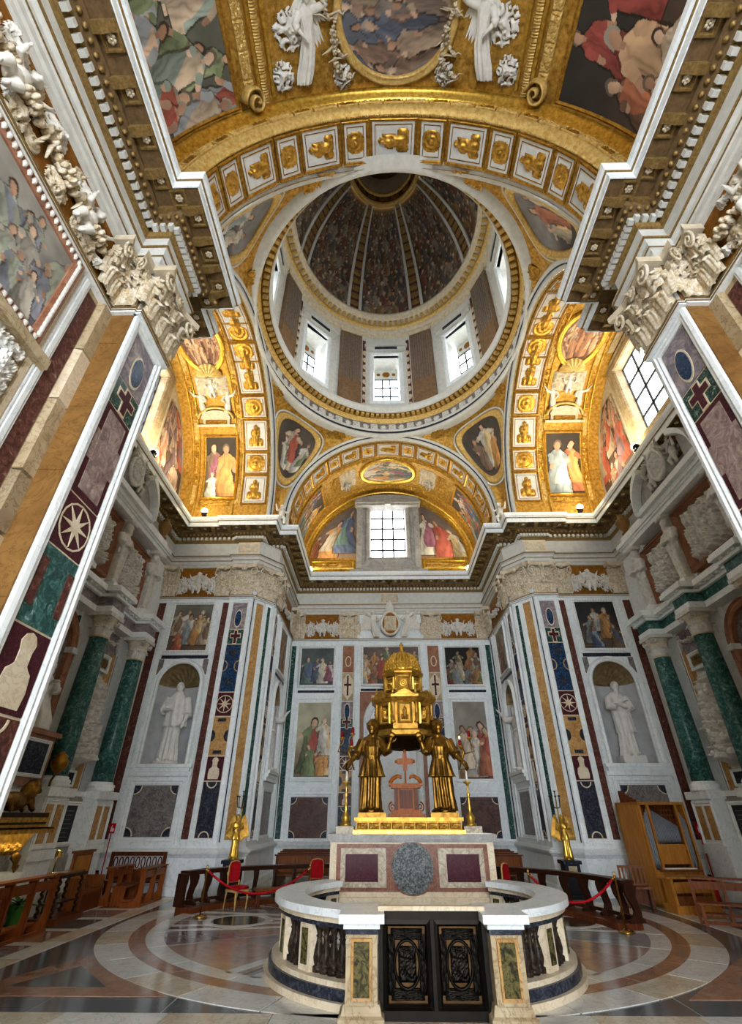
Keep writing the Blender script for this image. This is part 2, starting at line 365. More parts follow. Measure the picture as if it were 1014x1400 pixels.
for k, (lo, up, sd) in enumerate(((LOW, UP, 'left'), (mir(LOW), mir(UP), 'right'))):
    tb = struct('baseboard_' + sd, label='white marble pedestal course with moulded cap along the %s walls' % sd)
    sweep(lo, PED, 'pedestal_run', 'white_marble', tb)
    te = struct('trim_%d' % (k + 1), label='white and gilt entablature running round the %s side' % sd)
    sweep(lo, ARC, 'architrave', 'white_paint', te)
    sweep(poly_off(lo, .125), [(.0, 10.165), (.022, 10.165), (.022, 10.185), (0, 10.185)], 'gilt_fillet', 'soffit_gold', te)
    sweep(poly_off(lo, .20), [(.0, 10.33), (.02, 10.33), (.03, 10.36), (0, 10.38)], 'gilt_fillet', 'soffit_gold', te)
    sweep(lo, FRZ, 'frieze', 'white_paint', te)
    sweep(up, CO1, 'bed_moulding', 'soffit_gold', te)
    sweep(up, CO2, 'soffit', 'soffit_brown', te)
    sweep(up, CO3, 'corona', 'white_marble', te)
    sweep(up, [(.725, 11.57), (.765, 11.575), (.765, 11.6), (.745, 11.61)], 'gilt_fillet', 'soffit_gold', te)
    # dentils, egg course, modillions and rosette panels under the corona
    den = MB(); egg = MB(); e1 = MB().ell((0, 0, 0), 1, 6, 4)
    modm = cached('modil', lambda: MB().grid([[(-.07, y, z), (.07, y, z)] for y, z in ((0, 0), (.02, -.1), (-.12, -.115), (-.22, -.06), (-.33, -.05), (-.36, 0))]).grid([[(sx, y, z), (sx, y, 0)] for sx in (-.07,) for y, z in ((0, 0), (.02, -.1), (-.12, -.115), (-.22, -.06), (-.33, -.05), (-.36, 0))]).grid([[(.07, y, z), (.07, y, 0)] for y, z in ((0, 0), (.02, -.1), (-.12, -.115), (-.22, -.06), (-.33, -.05), (-.36, 0))]).mesh('modillion', 'soffit_gold'))
    pan = cached('ropan', lambda: MB().grid([[(x * s, y * s, z) for x, y in ((-1, -1), (1, -1), (1, 1), (-1, 1))] for s, z in ((.145, 0), (.145, -.035), (.115, -.035), (.105, -.012), (.09, -.012))], True).mesh('rosette_frame', 'soffit_gold'))
    ros = cached('ros', lambda: (lambda b: [b.ell((.045 * cos(a), .045 * sin(a), -.015), (.03, .03, .016), 6, 4) for a in np.arange(6) * PI / 3] and b.ell((0, 0, -.025), .022, 6, 4))(MB()).mesh('rosette', 'stucco_warm', True))
    pts_d = poly_off(up, .15); pts_e = poly_off(up, .27); pts_m = poly_off(up, .33); pts_r = poly_off(up, .53)
    for i in range(len(up) - 1):
        a, b = pts_m[i], pts_m[i + 1]; L = math.hypot(b[0] - a[0], b[1] - a[1]); ux, uy = (b[0] - a[0]) / L, (b[1] - a[1]) / L; an = math.atan2(uy, ux)
        dx, dy = up[i + 1][0] - up[i][0], up[i + 1][1] - up[i][1]
        if (b[0] - a[0]) * dx + (b[1] - a[1]) * dy <= 0: continue
        if i in (4, 5) and k == 0 or i in (8, 9) and k == 1: pass
        nd = max(1, int(round(L / .155)))
        for j in range(nd):
            p, q = pts_d[i], pts_d[i + 1]; tt = (j + .5) / nd; x, y = p[0] + (q[0] - p[0]) * tt, p[1] + (q[1] - p[1]) * tt
            if y < -12: continue
            den.add([(x + ux * sx * .045 + uy * sy * .055, y + uy * sx * .045 - ux * sy * .055, z) for z in (11.09, 11.2) for sx, sy in ((-1, -1), (1, -1), (1, 1), (-1, 1))], [(0, 1, 2, 3), (0, 1, 5, 4), (1, 2, 6, 5), (2, 3, 7, 6), (3, 0, 4, 7)])
            p, q = pts_e[i], pts_e[i + 1]; x, y = p[0] + (q[0] - p[0]) * tt, p[1] + (q[1] - p[1]) * tt
            egg.add([(x + v[0] * .05, y + v[1] * .05, 11.265 + v[2] * .05) for v in e1.v], e1.f)
        nm = max(1, int(round(L / .62))); st = L / nm
        for j in range(nm + 1):
            if L < .5 and j == 0: continue
            x, y = a[0] + ux * st * j, a[1] + uy * st * j
            if y < -12: continue
            if 0 < j < nm or L > .5: ob('modillion', modm, te, (x, y, 11.42), (0, 0, an))
        for j in range(nm):
            p, q = pts_r[i], pts_r[i + 1]; tt = (j + .5) / nm; x, y = p[0] + (q[0] - p[0]) * tt, p[1] + (q[1] - p[1]) * tt
            if y < -12: continue
            o = ob('rosette_panel', pan, te, (x, y, 11.42), (0, 0, an)); ob('rosette', ros, o, (0, 0, -.005))
    tag(ob('dentil_course', den.mesh('dentil_course', 'white_paint'), te), kind='stuff')
    tag(ob('egg_course', egg.mesh('egg_course', 'soffit_gold', True), te), kind='stuff')
for s in (-1, 1):
    ob('corner_soffit', MB().flat([(s * 5.25, 5.0), (s * 5.16, 5.0), (s * 4.5, 5.78), (s * 4.5, 5.9), (s * 5.25, 5.9)], 10.99, 11.03).mesh('corner_soffit', 'white_paint'), bpy.data.objects['trim_1' if s < 0 else 'trim_2'])
# wall bodies, each a plain ground for its panelling
W = {}
for s, sd in ((-1, 'left'), (1, 'right')):
    def wb(name, p, q, z0, z1, mat, **k):
        if s > 0: p, q = (-q[0], q[1]), (-p[0], p[1])
        W[name, s] = wallbox('wall_%s_%s' % (name, sd), p, q, z0, z1, mat, **k); return W[name, s]
    wb('near', (-4.88, -20), (-4.88, -6.7), 0, 11.9, 'beige_marble', label='side wall of the entrance bay on the %s' % sd)
    wb('near_pier', (-4.42, -6.7), (-4.42, -5.68), 0, 11.9, 'white_marble', th=1.2, label='tall pier with inlaid marble pilaster on the %s' % sd)
    wb('near_pier_return', (-4.88, -6.712), (-4.425, -6.712), 0, 11.9, 'brown_marble', th=.2, label='brown marble flank of the %s entrance pier' % sd)
    wb('near_corner', (-4.42, -5.68), (-5.15, -4.93), 0, 10.98, 'white_marble', th=.3, label='chamfered corner of the %s entrance pier' % sd)
    wb('transept_near', (-5.15, -4.93), (-8.7, -4.93), 0, 17.2, 'white_marble', label='entrance side wall of the %s transept' % sd)
    wb('transept_end', (-8.7, -4.93), (-8.7, 5.12), 0, 12.0, 'white_marble', label='end wall behind the %s monument' % sd)
    wb('transept_far', (-8.7, 5.12), (-6.05, 5.12), 0, 11.9, 'white_marble', label='marble faced wall with statue niche in the %s transept' % sd, th=.9, body=False)
    wb('far_pier', (-6.05, 5.02), (-5.18, 5.02), 0, 11.9, 'white_marble', th=1.0, label='pier with inlaid pilaster between %s transept and altar bay' % sd)
    wb('far_corner', (-5.18, 5.02), (-4.55, 5.8), 0, 10.98, 'white_marble', th=.6, label='chamfered pier corner with yellow and green strips on the %s' % sd)
    wb('altar_bay', (-4.55, 5.8), (-4.55, 10.17), 0, 11.9, 'white_marble', th=.7, label='side wall of the altar bay on the %s' % sd, body=False)
for s, sd in ((-1, 'left'), (1, 'right')):
    zz = 1.06
    for kk, hh in enumerate((1.5, 1.2, 1.7, 1.1, 1.35, .8)): slab(W['near_pier_return', s], 'flank_block', .0, .452, zz, zz + hh - .006, 0, .015, 'brown_marble'); zz += hh
W['back', 0] = wallbox('wall_back', (-4.55, 10.17), (4.55, 10.17), 0, 11.9, 'white_marble', th=.6, label='rear wall of the altar bay covered in frescoes and marble')
we = struct('wall_entrance', (0, -20, 0), 0, None, 'entrance wall with a wide arched opening to the nave')  # unseen; arch size and distance shaped to even out the incoming light
eb = MB().box(-5.4, -3.9, -.6, 0, 0, 18).box(3.9, 5.4, -.6, 0, 0, 18)
ea = [(3.9 * cos(a), 5.6 + 3.9 * sin(a)) for a in np.linspace(0, PI, 25)]
for (xa, za), (xb, zb) in zip(ea[:-1], ea[1:]): eb.add([(xa, 0, za), (xb, 0, zb), (xb, 0, 18), (xa, 0, 18)], [(0, 1, 2, 3)])
ob('wall_face', eb.mesh('wall_face', 'beige_marble'), we)
fl = struct('floor', label='patterned marble pavement with a large ringed circle')
# ================================================================ VAULTS AND DOME
def cylM(axis, R, zc, a, th, R2=0):
    """local x,z lie in the vault surface, local y points outward; th in degrees"""
    c, s = cos(R_(th)), sin(R_(th))
    if axis == 'x': X, Yv, Zv, p = (1, 0, 0), (0, c, s), (0, -s, c), (a, R * c, zc + R * s)
    else: X, Yv, Zv, p = (0, -1, 0), (c, 0, s), (-s, 0, c), (R * c, a, zc + R * s)
    return Matrix(((X[0], Yv[0], Zv[0], p[0]), (X[1], Yv[1], Zv[1], p[1]), (X[2], Yv[2], Zv[2], p[2]), (0, 0, 0, 1)))
def vault(name, axis, R, zc, a0, a1, mat, parent, stilt=11.7, n=48):
    rows = []
    for a in (a0, a1):
        row = []
        for j in range(-1, n + 2):
            t = PI * min(max(j, 0), n) / n; u, z = R * cos(t), zc + R * sin(t)
            if j in (-1, n + 1): z = stilt
            row.append((a, u, z) if axis == 'x' else (u, a, z))
        rows.append(row)
    return ob(name, MB().grid(rows).mesh(name, mat, False), parent)
def arcband(name, axis, prof, zc, parent, mat, n=64, stilt=None, t0=0, t1=PI):
    """moulding along the arch: prof = [(radius, position on axis)]"""
    rows = []
    for R, a in prof:
        row = []
        for j in range(n + 1):
            t = t0 + (t1 - t0) * j / n; u, z = R * cos(t), zc + R * sin(t); row.append((a, u, z) if axis == 'x' else (u, a, z))
        if stilt is not None:
            f, l = row[0], row[-1]; row = [(f[0], f[1], stilt)] + row + [(l[0], l[1], stilt)]
        rows.append(row)
    return ob(name, MB().grid(rows).mesh(name, mat, True), parent)
# gilded relief kits (unit size 1x1, x,z plane, relief towards -y)
def rosf(U, V):
    r = np.hypot(U, V); a = np.arctan2(V, U)
    return .11 * np.clip(1.05 - r, 0, 1) ** .6 * (.55 + .45 * np.cos(a * 8) ** 2) * (.6 + .4 * np.cos(r * 14)) + .10 * np.clip(.28 - r, 0, 1) * 3
def figf(seed):
    def f(U, V):
        d = np.zeros_like(U); r = np.random.default_rng(seed)
        def blob(x, z, a, b, h):
            nonlocal d; d = np.maximum(d, h * np.sqrt(np.clip(1 - ((U - x) / a) ** 2 - ((V - z) / b) ** 2, 0, 1)))
        blob(0, .68, .14, .15, .16); blob(0, .3, .26, .34, .16); blob(-.1, -.3, .22, .55, .15); blob(.14, -.35, .2, .5, .13); blob(.32, .25, .12, .34, .1); blob(-.34, .2, .12, .3, .1); blob(-.5, -.5, .25, .3, .07); blob(.5, -.55, .25, .28, .07)
        return d * (.8 + .35 * fbm(U * 5 + 9, V * 5 + 9, seed))
    return f
def folf(seed, k=6):
    return lambda U, V: .10 * np.clip(np.abs(np.sin(k * fbm(U * 2.2 + 5, V * 2.2 + 5, seed, 2) * 2.4)) ** 1.5, 0, 1) * (.6 + .6 * fbm(U * 7 + 3, V * 7 + 3, seed + 5, 2))
def wave_strip(U, V): return .10 * (.5 + .5 * np.sin(V * 30)) * np.clip(1 - np.abs(U) * 1.3, 0, 1) ** .5
KIT = dict(rosette=hfield(17, 17, rosf, name='rosette', mat='gold', cull=.012), figure=hfield(19, 29, figf(3), name='figure', mat='gold', cull=.01), figure2=hfield(19, 29, figf(8), name='figure', mat='gold', cull=.01),
           foliage=hfield(25, 25, folf(4), name='foliage', mat='gold_rough'), foliage2=hfield(21, 31, folf(14, 7), name='foliage', mat='gold'), stucco=hfield(41, 41, lambda U, V: folf(33, 5)(U, V) * 1.6 * np.clip(1.15 - np.hypot(U, V), 0, 1), name='stucco_scroll', mat='stucco', cull=.045), scroll=hfield(33, 9, folf(21, 5), name='scroll', mat='gold_pale'), strip=hfield(5, 49, wave_strip, name='strip', mat='gold_pale', edge=False))
def kit(k, M, w, h, d, parent, name=None, mat=None):
    return obm(name or k, KIT[k], M @ Matrix.Diagonal((w, d, h, 1)), parent, mat)
FRM = {}
def coffer(M, w, h, parent, what, d=.8):
    """gilt frame, white field, gilt relief"""
    fr = cached(('cof', round(w, 2), round(h, 2)), lambda: MB().frame(-w / 2 + .07, w / 2 - .07, -h / 2 + .07, h / 2 - .07, [(0, .0), (0, -.03), (.02, -.05), (.03, -.03), (.05, -.06), (.07, -.05), (.07, .02)]).mesh('coffer_frame', 'gold'))
    fld = cached(('cofp', round(w, 2), round(h, 2)), lambda: MB().box(-w / 2 + .06, w / 2 - .06, -.012, .02, -h / 2 + .06, h / 2 - .06).mesh('coffer_field', 'white_paint'))
    inr = cached(('cofi', round(w, 2), round(h, 2)), lambda: MB().frame(-w / 2 + .15, w / 2 - .15, -h / 2 + .15, h / 2 - .15, [(0, -.01), (0, -.025), (.02, -.025), (.02, -.01)]).mesh('coffer_fillet', 'gold_dark'))
    o = obm('coffer', fr, M, parent); ob('field', fld, o); ob('fillet', inr, o)
    q = ob('relief', KIT[what], o, (0, -.012, 0), (0, 0, 0), (w - .28, d, h - .28) if what != 'rosette' else (min(w, h) - .22, d, min(w, h) - .22))
    return o
def strips(axis, R, zc, a, w, t0, t1, step, parent, what='foliage2', mat=None):
    n = max(1, int(round((t1 - t0) / step))); h = R_(abs(t1 - t0) / n) * R
    for j in range(n): kit(what, cylM(axis, R - .01, zc, a, t0 + (t1 - t0) * (j + .5) / n), w, h, .55, parent, 'gilt_ornament', mat)
def cylmap(axis, R, zc, a0, a1, t0, t1):
    def f(U, V):
        a = a0 + (a1 - a0) * U; t = np.radians(t0 + (t1 - t0) * V); c, z = R * np.cos(t), zc + R * np.sin(t)
        return (a, c, z) if axis == 'x' else (c, a, z)
    return f
def cyl_frame(name, axis, R, zc, a0, a1, t0, t1, w, d, mat, parent, n=12):
    """raised frame round a panel on a vault"""
    P = []
    ta, tb = R_(t0), R_(t1); wa = w / R
    for o, dd in ((0, 0), (0, d * .6), (.3, d), (.6, d * .6), (.8, d), (1, d * .5), (1, 0)):
        loop = []; x0, x1, y0, y1 = a0 - o * w, a1 + o * w, ta - o * wa, tb + o * wa
        pts = [(x0 + (x1 - x0) * j / n, y0) for j in range(n)] + [(x1, y0 + (y1 - y0) * j / n) for j in range(n)] + [(x1 + (x0 - x1) * j / n, y1) for j in range(n)] + [(x0, y1 + (y0 - y1) * j / n) for j in range(n)]
        for a, t in pts:
            r = R - dd; c, z = r * cos(t), zc + r * sin(t); loop.append((a, c, z) if axis == 'x' else (c, a, z))
        P.append(loop)
    return ob(name, MB().grid(P, True).mesh(name, mat), parent)
def cyl_oval(axis, R, zc, a, th, ra, rt, parent, seed, fr='gold', res=44, **k):
    """oval painting on a vault with a gilt rim; ra along the axis, rt along the arc (metres)"""
    n = res; U, V = np.meshgrid(np.linspace(-1, 1, n), np.linspace(-1, 1, n))
    def f(U, V):
        x, y = U * 2 - 1, V * 2 - 1; ex = x * np.sqrt(1 - y * y / 2); ey = y * np.sqrt(1 - x * x / 2)   # square to disc
        aa = a + ra * ex; t = np.radians(th) + rt * ey / R; r = R - .05; c, z = r * np.cos(t), zc + r * np.sin(t)
        return (aa, c, z) if axis == 'x' else (c, aa, z)
    p = painted('oval_fresco', parent, n, n, paint(n, n, 1.2, seed, **k), f)
    P = []; m = 48
    for o, d in ((-.02, .03), (.0, .1), (.05, .13), (.09, .09), (.13, .14), (.19, .1), (.2, 0)):
        loop = []
        for j in range(m):
            q = 2 * PI * j / m; aa = a + (ra + o) * cos(q); t = R_(th) + (rt + o) * sin(q) / R; r = R - d; c, z = r * cos(t), zc + r * sin(t); loop.append((aa, c, z) if axis == 'x' else (c, aa, z))
        P.append(loop)
    ob('oval_frame', MB().grid(P, True).mesh('oval_frame', fr, True), parent); return p
BL = -6.75
# ---- entrance bay: barrel vault and the coffered arch that closes it
cn = struct('ceiling_entrance', label='gilded barrel vault of the entrance bay')
vault('vault_shell', 'y', 5.32, 12.4, -20.1, -6.9, 'gold_rough', cn)
arcband('arch_soffit', 'y', [(4.55, -6.7), (4.55, -5.6)], 12.5, cn, 'gold', stilt=11.7)
arcband('arch_front_moulding', 'y', [(5.32, -7.06), (5.2, -7.1), (5.12, -7.04), (5.1, -6.98), (4.98, -6.94), (4.96, -6.86)], 12.42, cn, 'gold_bright', stilt=11.7)
arcband('arch_front_band', 'y', [(4.98, -6.88), (4.72, -6.8)], 12.45, cn, 'gold', stilt=11.7)
arcband('arch_front_moulding', 'y', [(4.74, -6.86), (4.68, -6.88), (4.62, -6.8), (4.58, -6.78), (4.55, -6.7)], 12.48, cn, 'gold_pale', stilt=11.7)
for j in range(23):      # oblong gilt tablets on the front of the arch
    th = 8 + 164 * (j + .5) / 23; M = Matrix.Translation((0, -6.87, 12.46)) @ Matrix.Rotation(R_(90 - th), 4, 'Y') @ Matrix.Translation((0, 0, 4.85))
    w = .52 if j % 2 else .62
    t_ = obm('tablet', cached(('tab', j % 2), lambda: MB().frame(-w / 2 + .05, w / 2 - .05, -.08, .08, [(0, .02), (0, -.03), (.025, -.045), (.04, -.03), (.04, .02)]).mesh('tablet', 'gold_pale')), M, cn)
    ob('ornament', KIT['scroll'], t_, (0, .01, 0), (0, 0, 0), (w - .12, .7, .15), 'gold_dark' if j % 2 else None)
cur = 90 - 8.2; seq = []
for w_ in (16.4,): seq.append((90, 16.4, 1))
a_ = 81.8; big = False
while a_ > 6:
    w_ = 14.6 if big else 9.6
    if a_ - w_ < 0: break
    seq += [(a_ - w_ / 2, w_, big), (180 - a_ + w_ / 2, w_, big)]; a_ -= w_; big = not big
for th, w_, bg_ in seq: coffer(cylM('y', 4.50, 12.5, -6.15, th), .98, R_(w_) * 4.55 - .05, cn, ('figure' if bg_ else 'rosette'))
for a_ in (-6.68, -5.62): strips('y', 4.56, 12.5, a_, .09, 0, 180, 6, cn, 'strip')
arcband('archivolt', 'y', [(4.75, -5.38), (4.66, -5.36), (4.6, -5.4), (4.58, -5.46), (4.54, -5.48), (4.54, -5.7)], 12.48, cn, 'white_paint', stilt=11.7)
# painted and stuccoed field of the barrel vault
cyl_oval('y', 5.32, 12.4, -8.42, 89.6, 1.14, 1.32, cn, 41, 'gold_pale', 64, sky='#5d6470', ground='#6d5340', figs=9, dark=.85, robes=['#6d5a4a', '#8a6a50', '#7d7068', '#a08468', '#5a6070', '#94705a'])
for s, th0, th1, seed, kw in ((-1, 180 - 2, 136, 51, dict(crowd=True, sky='#5a5a4c', ground='#5a4436', dark=.85, robes=['#b04a30', '#c8872c', '#8a9a8c', '#7d8a5e', '#c4a888', '#9aa0a4', '#c89a7a', '#d0a888', '#7d6248', '#b98a6a'])), (1, 2, 43, 52, dict(sky='#332e28', ground='#5a4334', dark=.85, robes=['#b5602e', '#d0a070', '#a63a2c', '#c9b090', '#7a5238']))):
    ang = abs(th1 - th0); nv = 220
    # the scene reads upright towards the entrance: u along the axis, v up the vault
    spec = [(.9, .5, .5, 4, 4, .3), (.3, .52, .5, 2, 2, .4), (.62, .48, .46, 2, 0, -.3), (.8, .15, .55, 4, 4, .2), (.12, .1, .6, 4, 0, .3), (.36, .08, .72, 1, 1, .15), (.5, .0, .5, 3, 3, -.3), (.2, -.05, .5, 3, 0, .3), (.75, -.05, .45, 3, 4, .2), (1.0, .05, .6, 0, 4, 0)] if s > 0 else None
    painted('vault_fresco', cn, 210, nv, paint(210, nv, 1.1, seed, spec=spec, **kw), cylmap('y', 5.27, 12.4, -10.6, -7.2, th0, th1) if s < 0 else cylmap('y', 5.27, 12.4, -7.2, -10.6, th0, th1))
    cyl_frame('fresco_frame', 'y', 5.3, 12.4, -10.6, -7.2, min(th0, th1), max(th0, th1), .12, .09, 'gold', cn)
    for a_, w_ in ((131, .26), (126.5, .16)):
        th = a_ if s < 0 else 180 - a_
        for j in range(7): kit('foliage2' if w_ > .2 else 'strip', cylM('y', 5.29, 12.4, -7.35 - .5 * j, th) @ Matrix.Rotation(PI / 2, 4, 'Y'), w_, .5, .6, cn, 'gilt_ornament', 'gold_pale')
    for a_ in (128.5, 124.5): 
        th = a_ if s < 0 else 180 - a_
        b = MB().box(-1.8, 1.8, -.1, 0, -.035, .035); obm('gilt_rib', b.mesh('gilt_rib', 'gold_bright'), cylM('y', 5.31, 12.4, -9.0, th), cn)
    for q_, (th_, y_, w_) in enumerate(((121, -7.5, .7), (118, -8.3, .9), (120, -9.2, .9), (104, -7.35, .6), (111, -9.6, .9), (108, -8.9, .6))): kit('stucco', cylM('y', 5.3, 12.4, y_, th_ if s < 0 else 180 - th_) @ Matrix.Rotation(q_ * 1.1, 4, 'Y'), w_, w_, 1.3, cn, 'stucco_scroll')
    # white stucco figures, shells and fruit swags either side of the oval (built with the sculpture below)
# ---- altar bay
ca = struct('ceiling_altar', label='gilded barrel vault of the altar bay')
vault('vault_shell', 'y', 4.34, 12.5, 5.6, 10.17, 'gold_rough', ca)
arcband('archivolt', 'y', [(4.62, 5.44), (4.56, 5.40), (4.5, 5.42), (4.46, 5.46), (4.44, 5.5), (4.40, 5.5), (4.34, 5.56), (4.33, 5.72)], 12.5, ca, 'white_paint', stilt=11.7)
arcband('archivolt_line', 'y', [(4.47, 5.438), (4.43, 5.478)], 12.5, ca, 'dark_stone', stilt=11.7)
seq = [(90, 16, 1)]; a_ = 82; big = False
while a_ > 3:
    w_ = 14 if big else 10
    seq += [(a_ - w_ / 2, w_, big), (180 - a_ + w_ / 2, w_, big)]; a_ -= w_; big = not big
for th, w_, bg_ in seq: coffer(cylM('y', 4.285, 12.5, 6.2, th), 1.0, R_(w_) * 4.33 - .05, ca, ('figure' if bg_ else 'rosette'))
for a_ in (5.66, 6.76): strips('y', 4.34, 12.5, a_, .09, 0, 180, 6, ca, 'strip')
strips('y', 4.34, 12.5, 6.95, .22, 0, 180, 9, ca, 'foliage2')
cyl_oval('y', 4.34, 12.5, 7.95, 90, .82, 1.3, ca, 43, 'gold_bright', 50, sky='#b9a890', ground='#8f7a78', figs=6, dark=1.0)
for s in (-1, 1):
    th = lambda q: q if s > 0 else 180 - q
    for q, (w, h) in ((62, (1.3, .9)), (52, (1.2, .5))): kit('foliage', cylM('y', 4.33, 12.5, 8.0, th(q)), w, h, 1.2, ca, 'stucco_scroll', 'stucco_warm' if q > 60 else None)
    painted('vault_fresco', ca, 50, 60, paint(50, 60, .8, 45 + s, figs=4, sky='#4c4238', ground='#6a5038', dark=.9), cylmap('y', 4.3, 12.5, 8.9, 7.3, th(4), th(40)) if s > 0 else cylmap('y', 4.3, 12.5, 7.3, 8.9, th(4), th(40)))
    cyl_frame('fresco_frame', 'y', 4.33, 12.5, 7.3, 8.9, min(th(4), th(40)), max(th(4), th(40)), .12, .08, 'gold', ca)
strips('y', 4.34, 12.5, 9.3, .3, 0, 180, 9, ca, 'foliage2')
arcband('lunette_moulding', 'y', [(4.34, 9.8), (4.26, 9.8), (4.22, 9.9), (4.26, 10.0), (4.16, 10.03), (4.12, 10.17)], 12.5, ca, 'gold_bright', stilt=11.7)
# ---- transepts
for s, sd in ((-1, 'left'), (1, 'right')):
    ct = struct('ceiling_transept_' + sd, label='gilded barrel vault of the %s transept' % sd)
    X_ = lambda v: s * v
    vault('vault_shell', 'x', 4.52, 12.4, X_(5.0), X_(8.9), 'gold_rough', ct)
    arcband('archivolt', 'x', [(4.82, X_(4.84)), (4.74, X_(4.80)), (4.68, X_(4.82)), (4.64, X_(4.86)), (4.6, X_(4.9)), (4.56, X_(4.9)), (4.52, X_(5.0))], 12.4, ct, 'white_paint', stilt=11.7)
    arcband('archivolt_line', 'x', [(4.65, X_(4.838)), (4.61, X_(4.868))], 12.4, ct, 'dark_stone', stilt=11.7)
    tb = 1.0; k = 0
    while tb < 92:
        h = (17.5, 12.5)[k % 2]
        for th in ({tb + h / 2, 180 - tb - h / 2}): coffer(cylM('x', 4.46, 12.4, X_(5.6), th), 1.06, R_(h) * 4.51 - .04, ct, ('figure2', 'rosette')[k % 2])
        tb += h; k += 1
    for a_ in (5.04, 6.16): strips('x', 4.52, 12.4, X_(a_), .09, 0, 180, 6, ct, 'strip')
    for a_ in (6.29, 8.12):
        for j in range(10):
            t0 = 1 + 18 * j; kit('foliage2', cylM('x', 4.51, 12.4, X_(a_), t0 + 6.5), .2, R_(12) * 4.5, .6, ct, 'gilt_ornament', ('gold_pale', None)[j % 2]); kit('rosette', cylM('x', 4.5, 12.4, X_(a_), t0 + 15), .24, .3, .6, ct, 'gilt_ornament')
    for a_ in (6.41, 8.0, 8.26): arcband('gilt_rib', 'x', [(4.52, X_(a_ - .04)), (4.44, X_(a_ - .02)), (4.44, X_(a_ + .02)), (4.52, X_(a_ + .04))], 12.4, ct, 'gold_bright', stilt=11.7)
    for flip in (0, 1):
        th = (lambda q: q) if not flip else (lambda q: 180 - q)
        sp = ([(.4, .05, .84, 10, 1, .03), (.17, .02, .86, 2, 9, 0)] if s > 0 else [(.15, .08, .82, 8, 6, 0), (.36, .02, .86, 1, 1, -.05), (.12, .0, .42, 9, 9, 0)])
        x0, x1 = (6.52, 7.9) if s > 0 else (-7.7, -6.45)
        if flip: x0, x1 = x1, x0
        painted('vault_fresco', ct, 60, 100, paint(60, 100, .55, 60 + s + 5 * flip, spec=sp, sky='#3a3128', ground='#4c3b2a', dark=1.05), cylmap('x', 4.47, 12.4, x0, x1, th(5.5), th(39)))
        cyl_frame('fresco_frame', 'x', 4.5, 12.4, min(x0, x1), max(x0, x1), min(th(5.5), th(39)), max(th(5.5), th(39)), .12, .1, 'gold_bright', ct)
        kit('foliage', cylM('x', 4.5, 12.4, X_(7.2), th(2.2)), 1.3, .25, .8, ct, 'gilt_ornament')
        # segmental pediment tablet with stucco, above the picture
        M = cylM('x', 4.5, 12.4, X_(7.2), th(46)) if not flip else cylM('x', 4.5, 12.4, X_(7.2), th(46)) @ Matrix.Rotation(PI, 4, 'Y')
        pb = MB().prism([(-.8, -.1), (.8, -.1), (.8, 0), (-.8, 0)], -.22, 0).prism([(-.55, .0), (.55, .0), (.55, .22), (-.55, .22)], -.12, 0)
        arc = [(.62 * cos(q), .22 + .36 * sin(q)) for q in np.linspace(0, PI, 13)]; pb.prism(arc, -.2, 0)
        po = obm('pediment_tablet', pb.mesh('pediment_tablet', 'stucco_warm'), M, ct)
        ar2 = [(.72 * cos(q), .22 + .46 * sin(q)) for q in np.linspace(0, PI, 17)]; ob('pediment_arch', MB().tube([(x, -.16, z) for x, z in ar2], .055, 6).mesh('pediment_arch', 'gold_pale', True), po)
        ob('tablet_scroll', KIT['scroll'], po, (0, -.12, .1), (0, 0, 0), (.9, .5, .16), 'gold_dark')
        kit('foliage', cylM('x', 4.5, 12.4, X_(7.2), th(66)), 1.3, .8, 1.4, ct, 'stucco_garland', 'stucco_warm')
    cyl_oval('x', 4.52, 12.4, X_(7.2), 90, .72, 1.15, ct, 47 + s, 'gold_bright', 44, sky='#a06a3c', ground='#7a4a2a', figs=2, dark=.9, robes=['#b5743a', '#c99a60', '#8a4f2a'])
    # lunette wall with window opening, frescoes
    wl = struct('wall_lunette_' + sd, (X_(8.7), 0, 0), -s * PI / 2, None, 'lunette wall with window above the %s monument' % sd)
    hw, z0, z1 = 1.15, 12.9, 16.3
    arcp = [(4.5 * cos(q), 12.4 + 4.5 * sin(q)) for q in np.linspace(0, PI, 33)]
    lb = MB()
    for sg in (-1, 1):
        pp = [(sg * hw, 11.7), (sg * 4.5, 11.7)] + [(sg * 4.5 * cos(q), 12.4 + 4.5 * sin(q)) for q in np.linspace(0, math.acos(hw / 4.5), 17)]
        lb.prism(pp, 0, .3)
    lb.prism([(-hw, 11.7), (hw, 11.7), (hw, z0), (-hw, z0)], 0, .3)
    lb.prism([(-hw, z1), (hw, z1)] + [(4.5 * cos(q), 12.4 + 4.5 * sin(q)) for q in np.linspace(math.acos(hw / 4.5), PI - math.acos(hw / 4.5), 9)], 0, .3)
    ob('lunette_field', lb.mesh('lunette_field', 'stucco_warm'), wl)
    for sg in (-1, 1):
        def lf(U, V, sg=sg):
            z = 12.25 + 3.55 * V; xo = np.sqrt(np.maximum(4.3 ** 2 - (np.maximum(z, 12.4) - 12.4) ** 2, .01)); xi = 1.85 + 0 * z; xo = np.maximum(xo, xi + .05)
            return sg * (xi + (xo - xi) * U), U * 0 - .03, z
        painted('lunette_fresco', wl, 110, 150, paint(110, 150, .62, 70 + s * 2 + sg, figs=5, crowd=True, sky='#4a423c', ground='#6a5040', dark=.85, robes=['#c4512e', '#c9a88a', '#8a6a70', '#b59a7a', '#d08a6a']), lf)
    # marble window surround with deep reveal
    ob('window_surround', MB().frame(-hw, hw, z0, z1, [(-.02, .5), (0, -.02), (.04, -.08), (.2, -.1), (.3, -.07), (.42, -.1), (.5, -.06), (.55, .02)]).mesh('window_surround', 'beige_marble'), wl)
    ob('window_sill', MB().box(-1.8, 1.8, -.28, .1, z0 - .75, z0 - .5).mesh('window_sill', 'white_marble'), wl)
